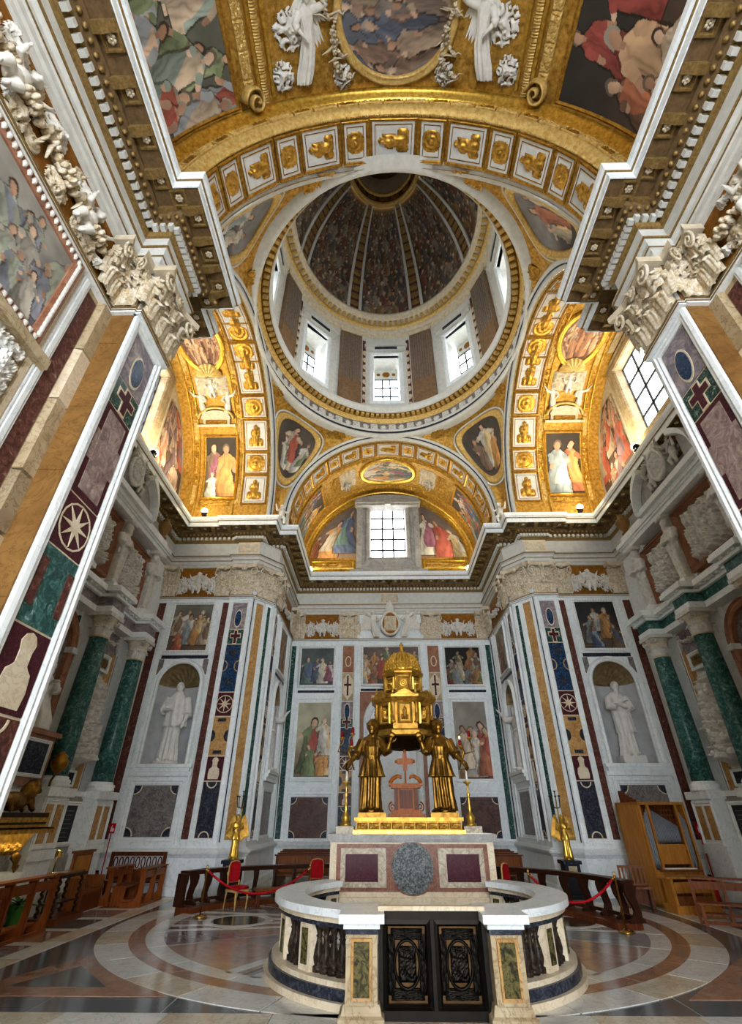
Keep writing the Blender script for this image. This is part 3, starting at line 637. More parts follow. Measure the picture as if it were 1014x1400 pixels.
    ob('window_entablature', MB().box(-1.85, 1.85, -.3, .1, z1 + .55, z1 + .75).mesh('window_entablature', 'beige_marble'), wl)
# rear lunette
wl = struct('wall_lunette_back', (0, 10.17, 0), 0, None, 'lunette wall with window above the altar bay')
hw, z0, z1 = .92, 12.95, 16.35
lb = MB()
for sg in (-1, 1): lb.prism([(sg * hw, 11.7), (sg * 4.35, 11.7)] + [(sg * 4.35 * cos(q), 12.5 + 4.35 * sin(q)) for q in np.linspace(0, math.acos(hw / 4.35), 17)], 0, .3)
lb.prism([(-hw, 11.7), (hw, 11.7), (hw, z0), (-hw, z0)], 0, .3).prism([(-hw, z1), (hw, z1)] + [(4.35 * cos(q), 12.5 + 4.35 * sin(q)) for q in np.linspace(math.acos(hw / 4.35), PI - math.acos(hw / 4.35), 9)], 0, .3)
ob('lunette_field', lb.mesh('lunette_field', 'gold_rough'), wl)
for sg in (-1, 1):
    def lf(U, V, sg=sg):
        z = 12.92 + 3.1 * V; xo = np.sqrt(np.maximum(4.02 ** 2 - (z - 12.5) ** 2, .01)); xi = 1.68 + 0 * z
        a, b = (xi, np.maximum(xo, xi + .05)); return (sg * (a + (b - a) * U), U * 0 - .03, z)
    sp = [(.5, .0, .72, 1, 4, -.3), (.18, .1, .85, 5, 11, .1), (.75, .0, .4, 10, 1, -.2)] if sg < 0 else [(.15, .05, .8, 9, 6, 0), (.4, .0, .72, 0, 0, .1), (.68, .0, .52, 7, 9, -.3)]
    painted('lunette_fresco', wl, 84, 110, paint(84, 110, .76, 80 + sg, spec=sp, sky='#6b5f58', ground='#7d6048', dark=1.0), lf)
    kb = MB().frame(sg * 2.85 - 1.0, sg * 2.85 + 1.0, 12.38, 12.68, [(0, 0), (0, -.05), (.04, -.09), (.1, -.06), (.12, 0)])
    o = ob('gilt_tablet', kb.mesh('gilt_tablet', 'gold_bright'), wl); ob('tablet_scroll', KIT['scroll'], o, (sg * 2.85, -.02, 12.53), (0, 0, 0), (1.9, .4, .28), 'gold')
ob('window_surround', MB().frame(-hw, hw, z0, z1, [(-.02, .9), (0, -.02), (.05, -.14), (.2, -.2), (.3, -.12), (.55, -.12), (.62, -.2), (.72, -.2), (.74, .02)]).mesh('window_surround', 'grey_white'), wl)
wp = MB().box(-1.75, 1.75, -.62, .1, 15.98, 16.12).box(-1.68, 1.68, -.5, .1, 15.86, 15.98).prism([(-1.75, 16.12), (1.75, 16.12), (1.5, 16.34), (.5, 16.46), (-.5, 16.46), (-1.5, 16.34)], -.6, .1).box(-1.95, 1.95, -.25, .1, 11.9, 12.2)
ob('window_pediment', wp.mesh('window_pediment', 'grey_white'), wl)
ob('keystone', MB().prism([(-.16, 15.8), (.16, 15.8), (.22, 16.3), (-.22, 16.3)], -.7, 0).mesh('keystone', 'grey_white'), wl)
for sg in (-1, 1): ob('window_pilaster', MB().box(sg * 1.5 - .14, sg * 1.5 + .14, -.3, 0, 12.2, 15.9).mesh('window_pilaster', 'grey_white'), wl)
# windows
def window(idx, loc, rz, hw, z0, z1, nx, nz, label):
    w = struct('window_%d' % idx, loc, rz, None, label)
    ob('frame', MB().frame(-hw + .05, hw - .05, z0 + .05, z1 - .05, [(0, .04), (0, -.03), (.06, -.03), (.06, .04)]).mesh('frame', 'lead_came'), w)
    dx, dz = (2 * hw - .1) / nx, (z1 - z0 - .1) / nz
    pm = cached(('pane', round(dx, 3), round(dz, 3)), lambda: MB().box(-dx / 2 + .012, dx / 2 - .012, 0, .008, -dz / 2 + .012, dz / 2 - .012).mesh('pane', 'daylight'))
    for i in range(nx):
        for j in range(nz): ob('pane', pm, w, (-hw + .05 + dx * (i + .5), .01, z0 + .05 + dz * (j + .5)))
    for i in range(1, nx): ob('mullion', MB().box(-.042, .042, -.03, .03, z0, z1).mesh('mullion', 'lead_came'), w, (-hw + .05 + dx * i, 0, 0))
    for j in range(1, nz): ob('glazing_bar', MB().box(-hw, hw, -.03, .03, -.042, .042).mesh('glazing_bar', 'lead_came'), w, (0, 0, z0 + .05 + dz * j))
    return w
window(1, (0, 10.17 + .55, 0), 0, .92, 12.95, 16.35, 3, 5, 'tall window of fifteen panes in the altar bay lunette')
window(2, (-8.7 - .3, 0, 0), PI / 2, 1.15, 12.9, 16.3, 3, 4, 'daylit window in the lunette of the left transept')
window(3, (8.7 + .3, 0, 0), -PI / 2, 1.15, 12.9, 16.3, 3, 4, 'daylit window in the lunette of the right transept')
# ---- pendentives, ring, drum, dome
DA, DB, DY = 5.0, 5.5, -.03      # half axes of the dome ring and its centre
cdm = struct('ceiling_dome', label='frescoed ribbed dome on a windowed drum')
ZK = 16.95
def arch_pt(kind, th):           # kind 'y': altar/entrance arch in plane y, 'x': transept arch in plane x
    return (4.55 * cos(th), 12.45 + 4.5 * sin(th)) if kind == 'y' else (4.6 * cos(th), 12.4 + 4.55 * sin(th))
def pend(sx, sy, h, f):
    """point on the pendentive: h 0 (springing) .. 1 (crown), f 0 (altar/entrance arch) .. 1 (transept arch)"""
    th = max(h, 0) * PI / 2; (xa, za), (yb, zb) = arch_pt('y', th), arch_pt('x', th)
    yp, xp = DB + .03, DA - .03; ph = f * PI / 2; z = za * (1 - f) + zb * f
    if h < 0: z = 12.45 + h * 4
    return (sx * (xa + (xp - xa) * sin(ph)), DY * 0 + sy * (yb + (yp - yb) * cos(ph)), z)
for sx in (-1, 1):
    for sy in (-1, 1):
        pp = [[pend(sx, sy, -.2 + 1.2 * i / 26, j / 20) for j in range(21)] for i in range(27)]
        pe = ob('pendentive', MB().grid(pp).mesh('pendentive', 'gold_rough', True), cdm)
        cen = Vector((0, 0, 13.2))
        def pin(h, f, d):
            p = Vector(pend(sx, sy, h, f)); e = .02
            n = (Vector(pend(sx, sy, h + e, f)) - Vector(pend(sx, sy, h - e, f))).cross(Vector(pend(sx, sy, h, f + e)) - Vector(pend(sx, sy, h, f - e)))
            n.normalize()
            if n.dot(cen - p) < 0: n = -n
            return p + n * d
        # rounded three-sided medallion: centre (.62,.5)
        Sh = (Vector(pend(sx, sy, .58, .5)) - Vector(pend(sx, sy, .50, .5))).length / .08
        def Wd(h): return (Vector(pend(sx, sy, h, 0)) - Vector(pend(sx, sy, h, 1))).length * 1.06
        def edge(q, grow=0.):    # boundary of the medallion: rounded, wider above than below (metres -> surface space)
            k = 1 / ((abs(cos(q)) ** 2.3 + abs(sin(q)) ** 2.3) ** (1 / 2.3)); y = sin(q) * k; x = cos(q) * k
            return x * (1.0 + grow) * (1 + .24 * y), y * (1.32 + grow)
        def med(r, q, d, grow=0.):
            a, b = edge(q, grow); h = .53 + b * r / Sh; return pin(h, .5 + (a if sx * sy > 0 else -a) * r / Wd(h), d)
        n = 46; U, V = np.meshgrid(np.linspace(0, 1, n), np.linspace(0, 1, n))
        def mf(U, V):
            out = np.zeros(U.shape + (3,))
            for i in range(U.shape[0]):
                for j in range(U.shape[1]):
                    x, y = U[i, j] * 2 - 1, V[i, j] * 2 - 1; ex, ey = x * math.sqrt(1 - y * y / 2), y * math.sqrt(1 - x * x / 2); r = math.hypot(ex, ey); q = math.atan2(ey, ex)
                    out[i, j] = med(r, q, .1)
            return out[..., 0], out[..., 1], out[..., 2]
        spec = {(-1, 1): [(.5, .12, .8, 4, 0, -.2), (.8, .1, .62, 9, 3, .2), (.35, .1, .5, 9, 11, -.3)], (1, 1): [(.55, .12, .8, 9, 7, .1), (.3, .1, .6, 8, 8, -.1), (.7, .08, .55, 1, 1, .2)], (1, -1): [(.45, .15, .7, 10, 10, .5), (.7, .2, .6, 9, 2, .5), (.25, .15, .5, 4, 7, .3)], (-1, -1): [(.5, .2, .6, 9, 2, -.4), (.75, .3, .5, 9, 4, -.3), (.3, .15, .5, 4, 9, .2)]}[sx, sy]
        painted('medallion_fresco', cdm, n, n, paint(n, n, 1.0, 90 + sx * 2 + sy, spec=spec, sky='#7d7a78' if sy < 0 else '#4a4238', ground='#4c4038', dark=.95), mf)
        P = []
        for o, d in ((-.01, .06), (0, .14), (.02, .17), (.035, .12), (.05, .18), (.075, .13), (.08, 0)):
            P.append([tuple(med(1, q, d, o * 3.2)) for q in np.linspace(0, 2 * PI, 49)[:-1]])
        ob('medallion_frame', MB().grid(P, True).mesh('medallion_frame', 'gold_pale', True), cdm)
        rim = [tuple(med(1, q, .04, .32)) for q in np.linspace(0, 2 * PI, 49)]
        ob('medallion_rim', MB().tube(rim, .045, 6, False).mesh('medallion_rim', 'white_paint', True), cdm)
        # gilt scrolls in the upper corners
        for f in (.12, .24, .76, .88):
            h = .83 if f in (.12, .88) else .9
            p = pin(h, f, .05); nrm = (pin(h, f, 1) - pin(h, f, 0)).normalized(); up = (pin(h + .03, f, 0) - pin(h - .03, f, 0)).normalized(); rt = up.cross(-nrm) * -1
            rt = (-nrm).cross(up); M = Matrix((( rt.x, -nrm.x, up.x, p.x), (rt.y, -nrm.y, up.y, p.y), (rt.z, -nrm.z, up.z, p.z), (0, 0, 0, 1)))
            kit('foliage', M, .6, .5, .45, cdm, 'gilt_scroll', 'gold')
def ering(prof, name, mat, n=96, smooth=True):
    return ob(name, MB().grid([[((DA + o) * cos(2 * PI * j / n), DY + (DB + o) * sin(2 * PI * j / n), z) for j in range(n)] for o, z in prof], True).mesh(name, mat, smooth), cdm)
ering([(.35, 16.9), (.02, 16.88), (-.08, 16.9), (-.12, 16.98), (-.06, 17.08), (-.02, 17.1)], 'ring_moulding', 'white_paint')
ering([(-.02, 17.1), (-.02, 17.24)], 'ring_band', 'dark_stone')
ering([(-.02, 17.24), (-.06, 17.28), (-.06, 17.34), (-.0, 17.36)], 'ring_moulding', 'white_paint')
ering([(0, 17.36), (-.02, 17.75)], 'ring_frieze', 'grey_marble')
ering([(-.02, 17.75), (-.08, 17.8), (-.1, 17.92), (-.14, 17.95)], 'ring_moulding', 'gold_pale')
ering([(-.14, 17.95), (-.16, 18.02), (-.42, 18.04)], 'ring_soffit', 'gold_dark')
ering([(-.42, 18.04), (-.45, 18.02), (-.45, 18.2), (-.5, 18.24), (-.52, 18.4), (-.5, 18.44), (.1, 18.46)], 'ring_cornice', 'white_paint')
dn = MB(); fr = MB()
for j in range(120):
    q = 2 * PI * j / 120; c, s_ = cos(q), sin(q); T = Matrix.Translation(((DA - .3) * c, DY + (DB - .3) * s_, 17.99)) @ Matrix.Rotation(q, 4, 'Z')
    dn.add([tuple(T @ Vector(v)) for v in ((-.1, -.07, -.07), (.1, -.07, -.07), (.1, .07, -.07), (-.1, .07, -.07), (-.1, -.07, .05), (.1, -.07, .05), (.1, .07, .05), (-.1, .07, .05))], [(0, 3, 2, 1), (0, 1, 5, 4), (1, 2, 6, 5), (2, 3, 7, 6), (3, 0, 4, 7)])
tag(ob('ring_modillions', dn.mesh('ring_modillions', 'gold_pale'), cdm), kind='stuff')
for j in range(72):
    q = 2 * PI * (j + .5) / 72; kit('foliage' if j % 2 else 'rosette', Matrix.Translation(((DA - .0) * cos(q), DY + (DB - .0) * sin(q), 17.55)) @ Matrix.Rotation(q - PI / 2, 4, 'Z'), .38, .32, .5, cdm, 'frieze_ornament', 'white_paint')
# drum wall with eight openings
def dpt(q, o, z): return ((DA + o) * cos(q), DY + (DB + o) * sin(q), z)
ZD0, ZD1 = 18.4, 24.75
wa = 7.6; wz0, wz1 = 19.3, 22.7
for k in range(8):
    q0 = R_(90 + 45 * k)
    dw = ob('drum_bay', MB().grid([[dpt(q0 + R_(a), 0, z) for a in np.linspace(wa, 45 - wa, 13)] for z in (ZD0, ZD1)]).grid([[dpt(q0 + R_(a), 0, z) for a in np.linspace(-wa, wa, 5)] for z in (wz1, ZD1)]).grid([[dpt(q0 + R_(a), 0, z) for a in np.linspace(-wa, wa, 5)] for z in (ZD0, wz0)])
            .grid([[dpt(q0 + R_(wa * .92 if a > 0 else -wa * .92), 0, z) if 0 else dpt(q0 + R_(a), o, z) for o in (0, 1.2)] for a, z in ((-wa, wz0), (-wa, wz1), (wa, wz1), (wa, wz0), (-wa, wz0))]).mesh('drum_bay', 'white_paint'), cdm)
    # the opening's frame and cornice
    rad = math.hypot(DA * cos(q0), DB * sin(q0)); M = Matrix.Translation((DA * cos(q0), DY + DB * sin(q0), 0)) @ Matrix.Rotation(q0 - PI / 2, 4, 'Z')
    hw = .66
    obm('window_surround', MB().frame(-hw, hw, wz0, wz1, [(0, .1), (0, -.08), (.1, -.14), (.22, -.1), (.26, .1)]).mesh('window_surround', 'white_marble'), M, cdm)
    obm('window_hood', MB().box(-1.15, 1.15, -.32, .05, wz1 + .55, wz1 + .68).box(-1.05, 1.05, -.24, .05, wz1 + .28, wz1 + .55).prism([(-1.15, wz1 + .68), (1.15, wz1 + .68), (0, wz1 + 1.05)], -.3, .05).mesh('window_hood', 'white_paint'), M, cdm)
    obm('dark_tablet', MB().box(-.6, .6, -.27, -.2, wz1 + .32, wz1 + .5).mesh('dark_tablet', 'dark_stone'), M, cdm)
    w = struct('window_%d' % (4 + k)); w.matrix_basis = M @ Matrix.Translation((0, .95, 0)); w['label'] = 'daylit leaded window in the drum of the dome'; w['group'] = 'drum windows'
    hw2 = .66; zt = wz1 - .75
    obm('window_head', MB().box(-hw2, hw2, .93, 1.1, zt, wz1).mesh('window_head', 'white_paint'), M, cdm)
    kit('rosette', M @ Matrix.Translation((0, .92, (zt + wz1) / 2)), .4, .4, .8, cdm, 'window_rosette', 'ochre_ground')
    for sg in (-1, 1): kit('rosette', M @ Matrix.Translation((sg * .42, .92, (zt + wz1) / 2)), .2, .2, .8, cdm, 'window_rosette', 'ochre_ground')
    ob('frame', cached('dwf', lambda: MB().frame(-.61, .61, wz0 + .05, zt - .05, [(0, .04), (0, -.03), (.05, -.03), (.05, .04)]).mesh('frame', 'lead_came')), w)
    dx, dz = 1.22 / 3, (zt - wz0 - .1) / 4
    pm = cached('dpane', lambda: MB().box(-dx / 2 + .012, dx / 2 - .012, 0, .01, -dz / 2 + .012, dz / 2 - .012).mesh('pane', 'daylight'))
    for i in range(3):
        for j in range(4): ob('pane', pm, w, (-.61 + dx * (i + .5), .01, wz0 + .05 + dz * (j + .5)))
    for i in (1, 2): ob('mullion', cached('dmul', lambda: MB().box(-.04, .04, -.03, .03, wz0, zt).mesh('mullion', 'lead_came')), w, (-.61 + dx * i, 0, 0))
    for j in (1, 2, 3): ob('glazing_bar', cached('dbar', lambda: MB().box(-.62, .62, -.03, .03, -.04, .04).mesh('glazing_bar', 'lead_came')), w, (0, 0, wz0 + .05 + dz * j))
    # paired pilasters with reeded bronze-brown screens between the windows
    q1 = q0 + R_(22.5); M1 = Matrix.Translation((DA * cos(q1), DY + DB * sin(q1), 0)) @ Matrix.Rotation(q1 - PI / 2, 4, 'Z')
    obm('drum_pilaster', MB().box(-.6, .6, -.2, .1, ZD0, 23.95).mesh('drum_pilaster', 'drum_brown'), M1, cdm)
    reed = MB()
    for i in range(9): reed.tube([(-.5 + .125 * i, -.2, 20.3), (-.5 + .125 * i, -.2, 23.75)], .05, 6, False)
    obm('reeding', cached('reed', lambda: reed.mesh('reeding', 'reed_grey', True)), M1, cdm)
    obm('reed_base', cached('reedb', lambda: MB().box(-.56, .56, -.24, -.19, 18.46, 20.3).mesh('reed_base', 'drum_brown')), M1, cdm)
    obm('drum_capital', cached('dcap', lambda: MB().lathe([(.62, 0), (.6, .06), (.6, .3), (.72, .5), (.74, .58)], 4, (0, 0), PI / 4, 2 * PI + PI / 4, 1.38, .45).mesh('drum_capital', 'stucco_warm')), M1 @ Matrix.Translation((0, 0, 23.75)), cdm)
    for sg in (-1, 1):
        b = obm('garland_strip', cached('gst', lambda: MB().box(-.12, .12, -.05, .05, 18.46, 23.85).mesh('garland_strip', 'red_marble')), M1 @ Matrix.Translation((sg * .82, 0, 0)), cdm)
        for i in range(8): ob('festoon', KIT['rosette'], b, (0, -.05, 18.9 + .56 * i), (0, 0, 0), (.22, .6, .36), 'stucco_warm')
ering([(.05, 24.15), (-.12, 24.17), (-.14, 24.40), (-.2, 24.45), (-.2, 24.75)], 'drum_architrave', 'stucco_warm')
ering([(-.2, 24.75), (-.26, 24.80), (-.3, 24.95)], 'drum_moulding', 'gold_pale')
ering([(-.3, 24.95), (-.62, 24.99), (-.64, 25.17), (-.72, 25.25), (-.74, 25.40), (-.3, 25.45)], 'drum_cornice', 'stucco_warm')
dn = MB()
for j in range(96):
    q = 2 * PI * j / 96; T = Matrix.Translation(((DA - .47) * cos(q), DY + (DB - .47) * sin(q), 24.91)) @ Matrix.Rotation(q, 4, 'Z')
    dn.add([tuple(T @ Vector(v)) for v in ((-.12, -.07, -.07), (.12, -.07, -.07), (.12, .07, -.07), (-.12, .07, -.07), (-.12, -.07, .07), (.12, -.07, .07), (.12, .07, .07), (-.12, .07, .07))], [(0, 3, 2, 1), (0, 1, 5, 4), (1, 2, 6, 5), (2, 3, 7, 6), (3, 0, 4, 7)])
tag(ob('drum_modillions', dn.mesh('drum_modillions', 'gold_pale'), cdm), kind='stuff')
# dome shell
def dome(q, t, d=0.):            # t 0 base .. 1 oculus
    al = t * R_(66); k = cos(al); return ((DA - .35) * k * cos(q) - d * cos(q) * k, DY + (DB - .35) * k * sin(q) - d * sin(q) * k, 25.45 + 7.4 * sin(al) - d * sin(al))
for k in range(8):
    q0 = R_(90 + 45 * k)
    def f(U, V, q0=q0):
        q = q0 + np.radians(17.2) * (1 - 2 * U); al = V * R_(64); kk = np.cos(al)
        return (DA - .38) * kk * np.cos(q), DY + (DB - .38) * kk * np.sin(q), 25.45 + 7.35 * np.sin(al)
    nu, nv = (44, 110)
    col = paint(nu, nv, .42, 110 + k, sky='#6b5638', ground='#3f3a3a', dark=.85, robes=['#7a4a34', '#8a6a3c', '#5f5a58', '#7d6a58', '#64503c', '#8f8470', '#4f4a48'],
                spec=[(x + .04 * ((j % 2)), -.03 + .105 * j, .21 - .008 * j, int(rng.integers(7)), int(rng.integers(7)), float(rng.uniform(-.4, .4))) for j in range(8, -1, -1) for x in np.arange(.03, .45, .07)])
    painted('dome_fresco', cdm, nu, nv, col, f)
    q1 = q0 + R_(22.5); wr = R_(5.3)
    for a0, a1, d, mat, nm in ((-1, -.62, .12, 'white_paint', 'rib_moulding'), (.62, 1, .12, 'white_paint', 'rib_moulding'), (-.64, .64, .05, 'red_marble', 'rib_field')):
        ob(nm, MB().grid([[dome(q1 + wr * a0, i / 24, -.03), dome(q1 + wr * a0, i / 24, d), dome(q1 + wr * a1, i / 24, d), dome(q1 + wr * a1, i / 24, -.03)] for i in range(25)]).mesh(nm, mat), cdm)
    for i in range(14):
        t = (i + .5) / 14; p, p2 = Vector(dome(q1, t, .06)), Vector(dome(q1, t + .02, .06)); up = (p2 - p).normalized(); rt = Vector((-sin(q1), cos(q1), 0)) * -1; nn = up.cross(rt)
        if nn.dot(p - Vector((0, 0, 25))) < 0: nn = -nn
        M = Matrix(((rt.x, nn.x, up.x, p.x), (rt.y, nn.y, up.y, p.y), (rt.z, nn.z, up.z, p.z), (0, 0, 0, 1)))
        kit('rosette', M, .62 * cos(t * 1.1) + .08, .42, .8, cdm, 'rib_ornament', 'soffit_gold')
zo = dome(0, 1)[2]; ro = (DA - .35) * cos(R_(66)); rb = (DB - .35) * cos(R_(66))
def oring(prof, nm, mat, n=48): return ob(nm, MB().grid([[((ro + o) * cos(2 * PI * j / n), DY + (rb + o) * sin(2 * PI * j / n), z) for j in range(n)] for o, z in prof], True).mesh(nm, mat, True), cdm)
oring([(.15, zo - .25), (.0, zo - .3), (-.08, zo - .2), (-.06, zo - .05)], 'oculus_ring', 'gold_pale')
oring([(-.06, zo - .05), (-.1, zo + .5)], 'oculus_band', 'red_marble'); oring([(-.1, zo + .5), (-.22, zo + .52), (-.24, zo + .7), (-.1, zo + .75)], 'oculus_ring', 'gold_pale')
oring([(-.12, zo + .7), (-.2, zo + 2.6)], 'lantern_wall', 'stucco_warm')
ob('lantern_cap', MB().lathe([(max(ro, rb) * cos(a), zo + 2.6 + 1.2 * sin(a)) for a in np.linspace(0, PI / 2 - .02, 8)], 24, (0, DY)).mesh('lantern_cap', 'brown_marble', True), cdm)
for j in range(16):
    q = 2 * PI * j / 16; kit('foliage', Matrix.Translation(((ro - .1) * cos(q), DY + (rb - .1) * sin(q), zo + .22)) @ Matrix.Rotation(q - PI / 2, 4, 'Z'), .5, .45, .8, cdm, 'oculus_ornament', 'gold_dark')
# ================================================================ FLOOR PAVING
fw = ob('bed', MB().box(-9.5, 9.5, -20, 11, -.3, -.012).mesh('bed', 'grey_white'), fl)
def paving(name, poly, mat, z=0.): return ob(name, MB().flat(poly, -.02, z).mesh(name, mat), fl)
def arcpts(c, r, a0, a1, n): return [(c[0] + r * cos(R_(a0 + (a1 - a0) * j / n)), c[1] + r * sin(R_(a0 + (a1 - a0) * j / n))) for j in range(n + 1)]
FC = (-.1, 1.5)
def ringsegs(r0, r1, mat, nseg, name, gap=.25, off=0):
    for k in range(nseg):
        a0, a1 = off + 360 * k / nseg + gap / 2, off + 360 * (k + 1) / nseg - gap / 2
        paving(name, arcpts(FC, r1, a0, a1, 6) + arcpts(FC, r0, a1, a0, 6), mat if isinstance(mat, str) else mat[k % len(mat)])
ringsegs(5.2, 5.72, ('pave_white', 'pave_cream', 'pave_white'), 30, 'ring_slab')
ringsegs(4.93, 5.2, 'pave_brown', 24, 'ring_slab', off=5)
ringsegs(4.62, 4.93, 'pave_white', 24, 'ring_slab')
# disc field: sectors cut by double white bands, with roundels
for k in range(12):
    a0, a1 = 30 * k + .3, 30 * k + 29.7
    for r0, r1, m in ((0.0, 1.9, ('pave_grey', 'pave_pink')), (1.9, 3.3, ('pave_pink', 'pave_grey')), (3.3, 4.62, ('pave_mauve', 'pave_pink', 'pave_grey'))):
        paving('sector_slab', arcpts(FC, r1, a0, a1, 5) + (arcpts(FC, r0, a1, a0, 5) if r0 else [FC]), m[k % len(m)], -.002)
for a in (10, 170, 190, 350, 60, 120, 240, 300):
    for d in (-.24, .24):
        c, s_ = cos(R_(a)), sin(R_(a)); q = []
        for r, w in ((1.6, -.09), (4.66, -.09), (4.66, .09), (1.6, .09)): q.append((FC[0] + r * c - (d + w) * s_, FC[1] + r * s_ + (d + w) * c))
        paving('band_slab', q, 'pave_white', .0)
for x in (-3.5, 3.3):
    for k in range(8): paving('roundel_slab', arcpts((x, 1.5), .72, 45 * k + .5, 45 * k + 44.5, 5) + arcpts((x, 1.5), .56, 45 * k + 44.5, 45 * k + .5, 5), 'pave_white', .002)
    paving('roundel_disc', arcpts((x, 1.5), .55, 0, 345, 23), 'pave_dark', .001)
# square of the crossing: dark ground with triangles, white borders
def tri(p, q, r, mat, z=-.002): paving('triangle_slab', [p, q, r], mat, z)
for s in (-1, 1):
    for y0, y1 in ((-4.0, -1.0), (3.9, 6.2)):
        for k in range(4):
            xa, xb = s * (5.95 - k * 1.5), s * (5.95 - (k + 1) * 1.5 + .02)
            paving('ground_slab', [(xa, y0), (xb, y0), (xb, y1), (xa, y1)], 'pave_slate', -.008)
    paving('ground_slab', [(s * 5.95, -1), (s * 4.5, -1), (s * 4.5, 3.9), (s * 5.95, 3.9)], 'pave_slate', -.008)
    tri((s * 5.75, -3.45), (s * 3.1, -3.45), (s * 5.05, -1.35), 'pave_brown'); tri((s * 5.3, -3.1), (s * 4.0, -3.1), (s * 4.85, -2.1), 'pave_slate2', .001)
    for k in range(9): paving('border_slab', [(s * 5.97, -4 + k * 1.15), (s * 6.35, -4 + k * 1.15), (s * 6.35, -4 + k * 1.15 + 1.14), (s * 5.97, -4 + k * 1.15 + 1.14)], ('pave_white', 'pave_cream')[k % 2])
    for k in range(8):
        y = -4.2 + k * 1.2
        paving('transept_slab', [(s * 6.37, y), (s * 7.25, y), (s * 7.25, y + .95), (s * 6.37, y + .95)], ('pave_brown', 'pave_slate2', 'pave_mauve')[k % 3])
        paving('border_slab', [(s * 6.37, y + .96), (s * 7.25, y + .96), (s * 7.25, y + 1.19), (s * 6.37, y + 1.19)], 'pave_white')
        paving('border_slab', [(s * 7.26, y), (s * 7.55, y), (s * 7.55, y + 1.19), (s * 7.26, y + 1.19)], 'pave_white')
        paving('transept_slab', [(s * 7.56, y), (s * 8.7, y), (s * 8.7, y + 1.19), (s * 7.56, y + 1.19)], ('pave_slate', 'pave_pink')[k % 2])
for k in range(11): paving('border_slab', [(-6.3 + k * 1.15, -4.45), (-6.3 + k * 1.15 + 1.14, -4.45), (-6.3 + k * 1.15 + 1.14, -4.02), (-6.3 + k * 1.15, -4.02)], ('pave_white', 'pave_cream')[k % 2])
for k in range(12): paving('entrance_slab', [(-6.3 + k * 1.05, -5.6), (-6.3 + k * 1.05 + 1.04, -5.6), (-6.3 + k * 1.05 + 1.04, -4.46), (-6.3 + k * 1.05, -4.46)], ('pave_slate', 'pave_grey')[k % 2])
for k in range(9):
  for yy in (-12.4, -10.4, -8.4) : paving('entrance_slab', [(-4.7 + k * 1.05, yy - 1.2), (-4.7 + k * 1.05 + 1.04, yy - 1.2), (-4.7 + k * 1.05 + 1.04, yy + .79), (-4.7 + k * 1.05, yy + .79)], ('pave_cream', 'pave_slate')[k % 2])
for k in range(9): paving('entrance_slab', [(-4.7 + k * 1.05, -7.6), (-4.7 + k * 1.05 + 1.04, -7.6), (-4.7 + k * 1.05 + 1.04, -5.61), (-4.7 + k * 1.05, -5.61)], ('pave_cream', 'pave_pink')[k % 2])
for k in range(8): paving('altar_bay_slab', [(-4.5 + k * 1.13, 6.22), (-4.5 + k * 1.13 + 1.12, 6.22), (-4.5 + k * 1.13 + 1.12, 10.1), (-4.5 + k * 1.13, 10.1)], ('pave_cream', 'pave_mauve')[k % 2])
# ================================================================ WALL PANELLING
def wstrip(p, x0, x1, z0, z1, d, mat='white_marble'):
    if x0 > x1: x0, x1 = x1, x0
    c, w = (x0 + x1) / 2, (x1 - x0) / 2
    return ob('white_strip', MB().flat([(c + w * a, -d * b) for a, b in ((-1, 0), (-1, .7), (-.72, .7), (-.66, .35), (-.5, .35), (-.44, 1), (.44, 1), (.5, .35), (.66, .35), (.72, .7), (1, .7), (1, 0))], z0, z1).mesh('white_strip', mat), p)
def kitw(p, k, x, z, w, h, d, off=0., mat=None, name=None): return ob(name or k, KIT[k], p, (x, -off, z), (0, 0, 0), (w, d, h), mat)
def disc(p, name, x, z, a, b, d0, d1, mat, n=20, part=(0, 2 * PI)):
    pts = [(x + a * cos(part[0] + (part[1] - part[0]) * j / n), z + b * sin(part[0] + (part[1] - part[0]) * j / n)) for j in range(n + (part[1] - part[0] < 6))]
    return ob(name, MB().prism(pts, -d1, -d0).mesh(name, mat), p)
def ringo(p, name, x, z, a, b, w, d, mat, base=0., n=24, part=(0, 2 * PI)):
    full = part[1] - part[0] > 6; m = n if full else n + 1
    P = [[(x + (a + o) * cos(part[0] + (part[1] - part[0]) * j / n), -base - dd, z + (b + o) * sin(part[0] + (part[1] - part[0]) * j / n)) for j in range(m)] for o, dd in ((0, 0), (0, d), (w, d), (w, 0))]
    return ob(name, MB().grid(P, full).mesh(name, mat), p)
def polyp(p, name, pts, d0, d1, mat): return ob(name, MB().prism(pts, -d1, -d0).mesh(name, mat), p)
def star(r, r2, n=8): return [((r if j % 2 == 0 else r2) * cos(PI * j / n + PI / 2), (r if j % 2 == 0 else r2) * sin(PI * j / n + PI / 2)) for j in range(2 * n)]
def cross(a, b, t): return [(-t, -b), (t, -b), (t, -t * .4), (a, -t * .4), (a, t * 1.6), (t, t * 1.6), (t, b), (-t, b), (-t, t * 1.6), (-a, t * 1.6), (-a, -t * .4), (-t, -t * .4)]
BUST = [(-.2, -.38), (.2, -.38), (.23, -.2), (.2, -.02), (.13, .03), (.1, .06), (.1, .2), (.13, .3), (.08, .38), (0, .41), (-.08, .38), (-.13, .3), (-.1, .2), (-.1, .06), (-.13, .03), (-.2, -.02), (-.23, -.2)]
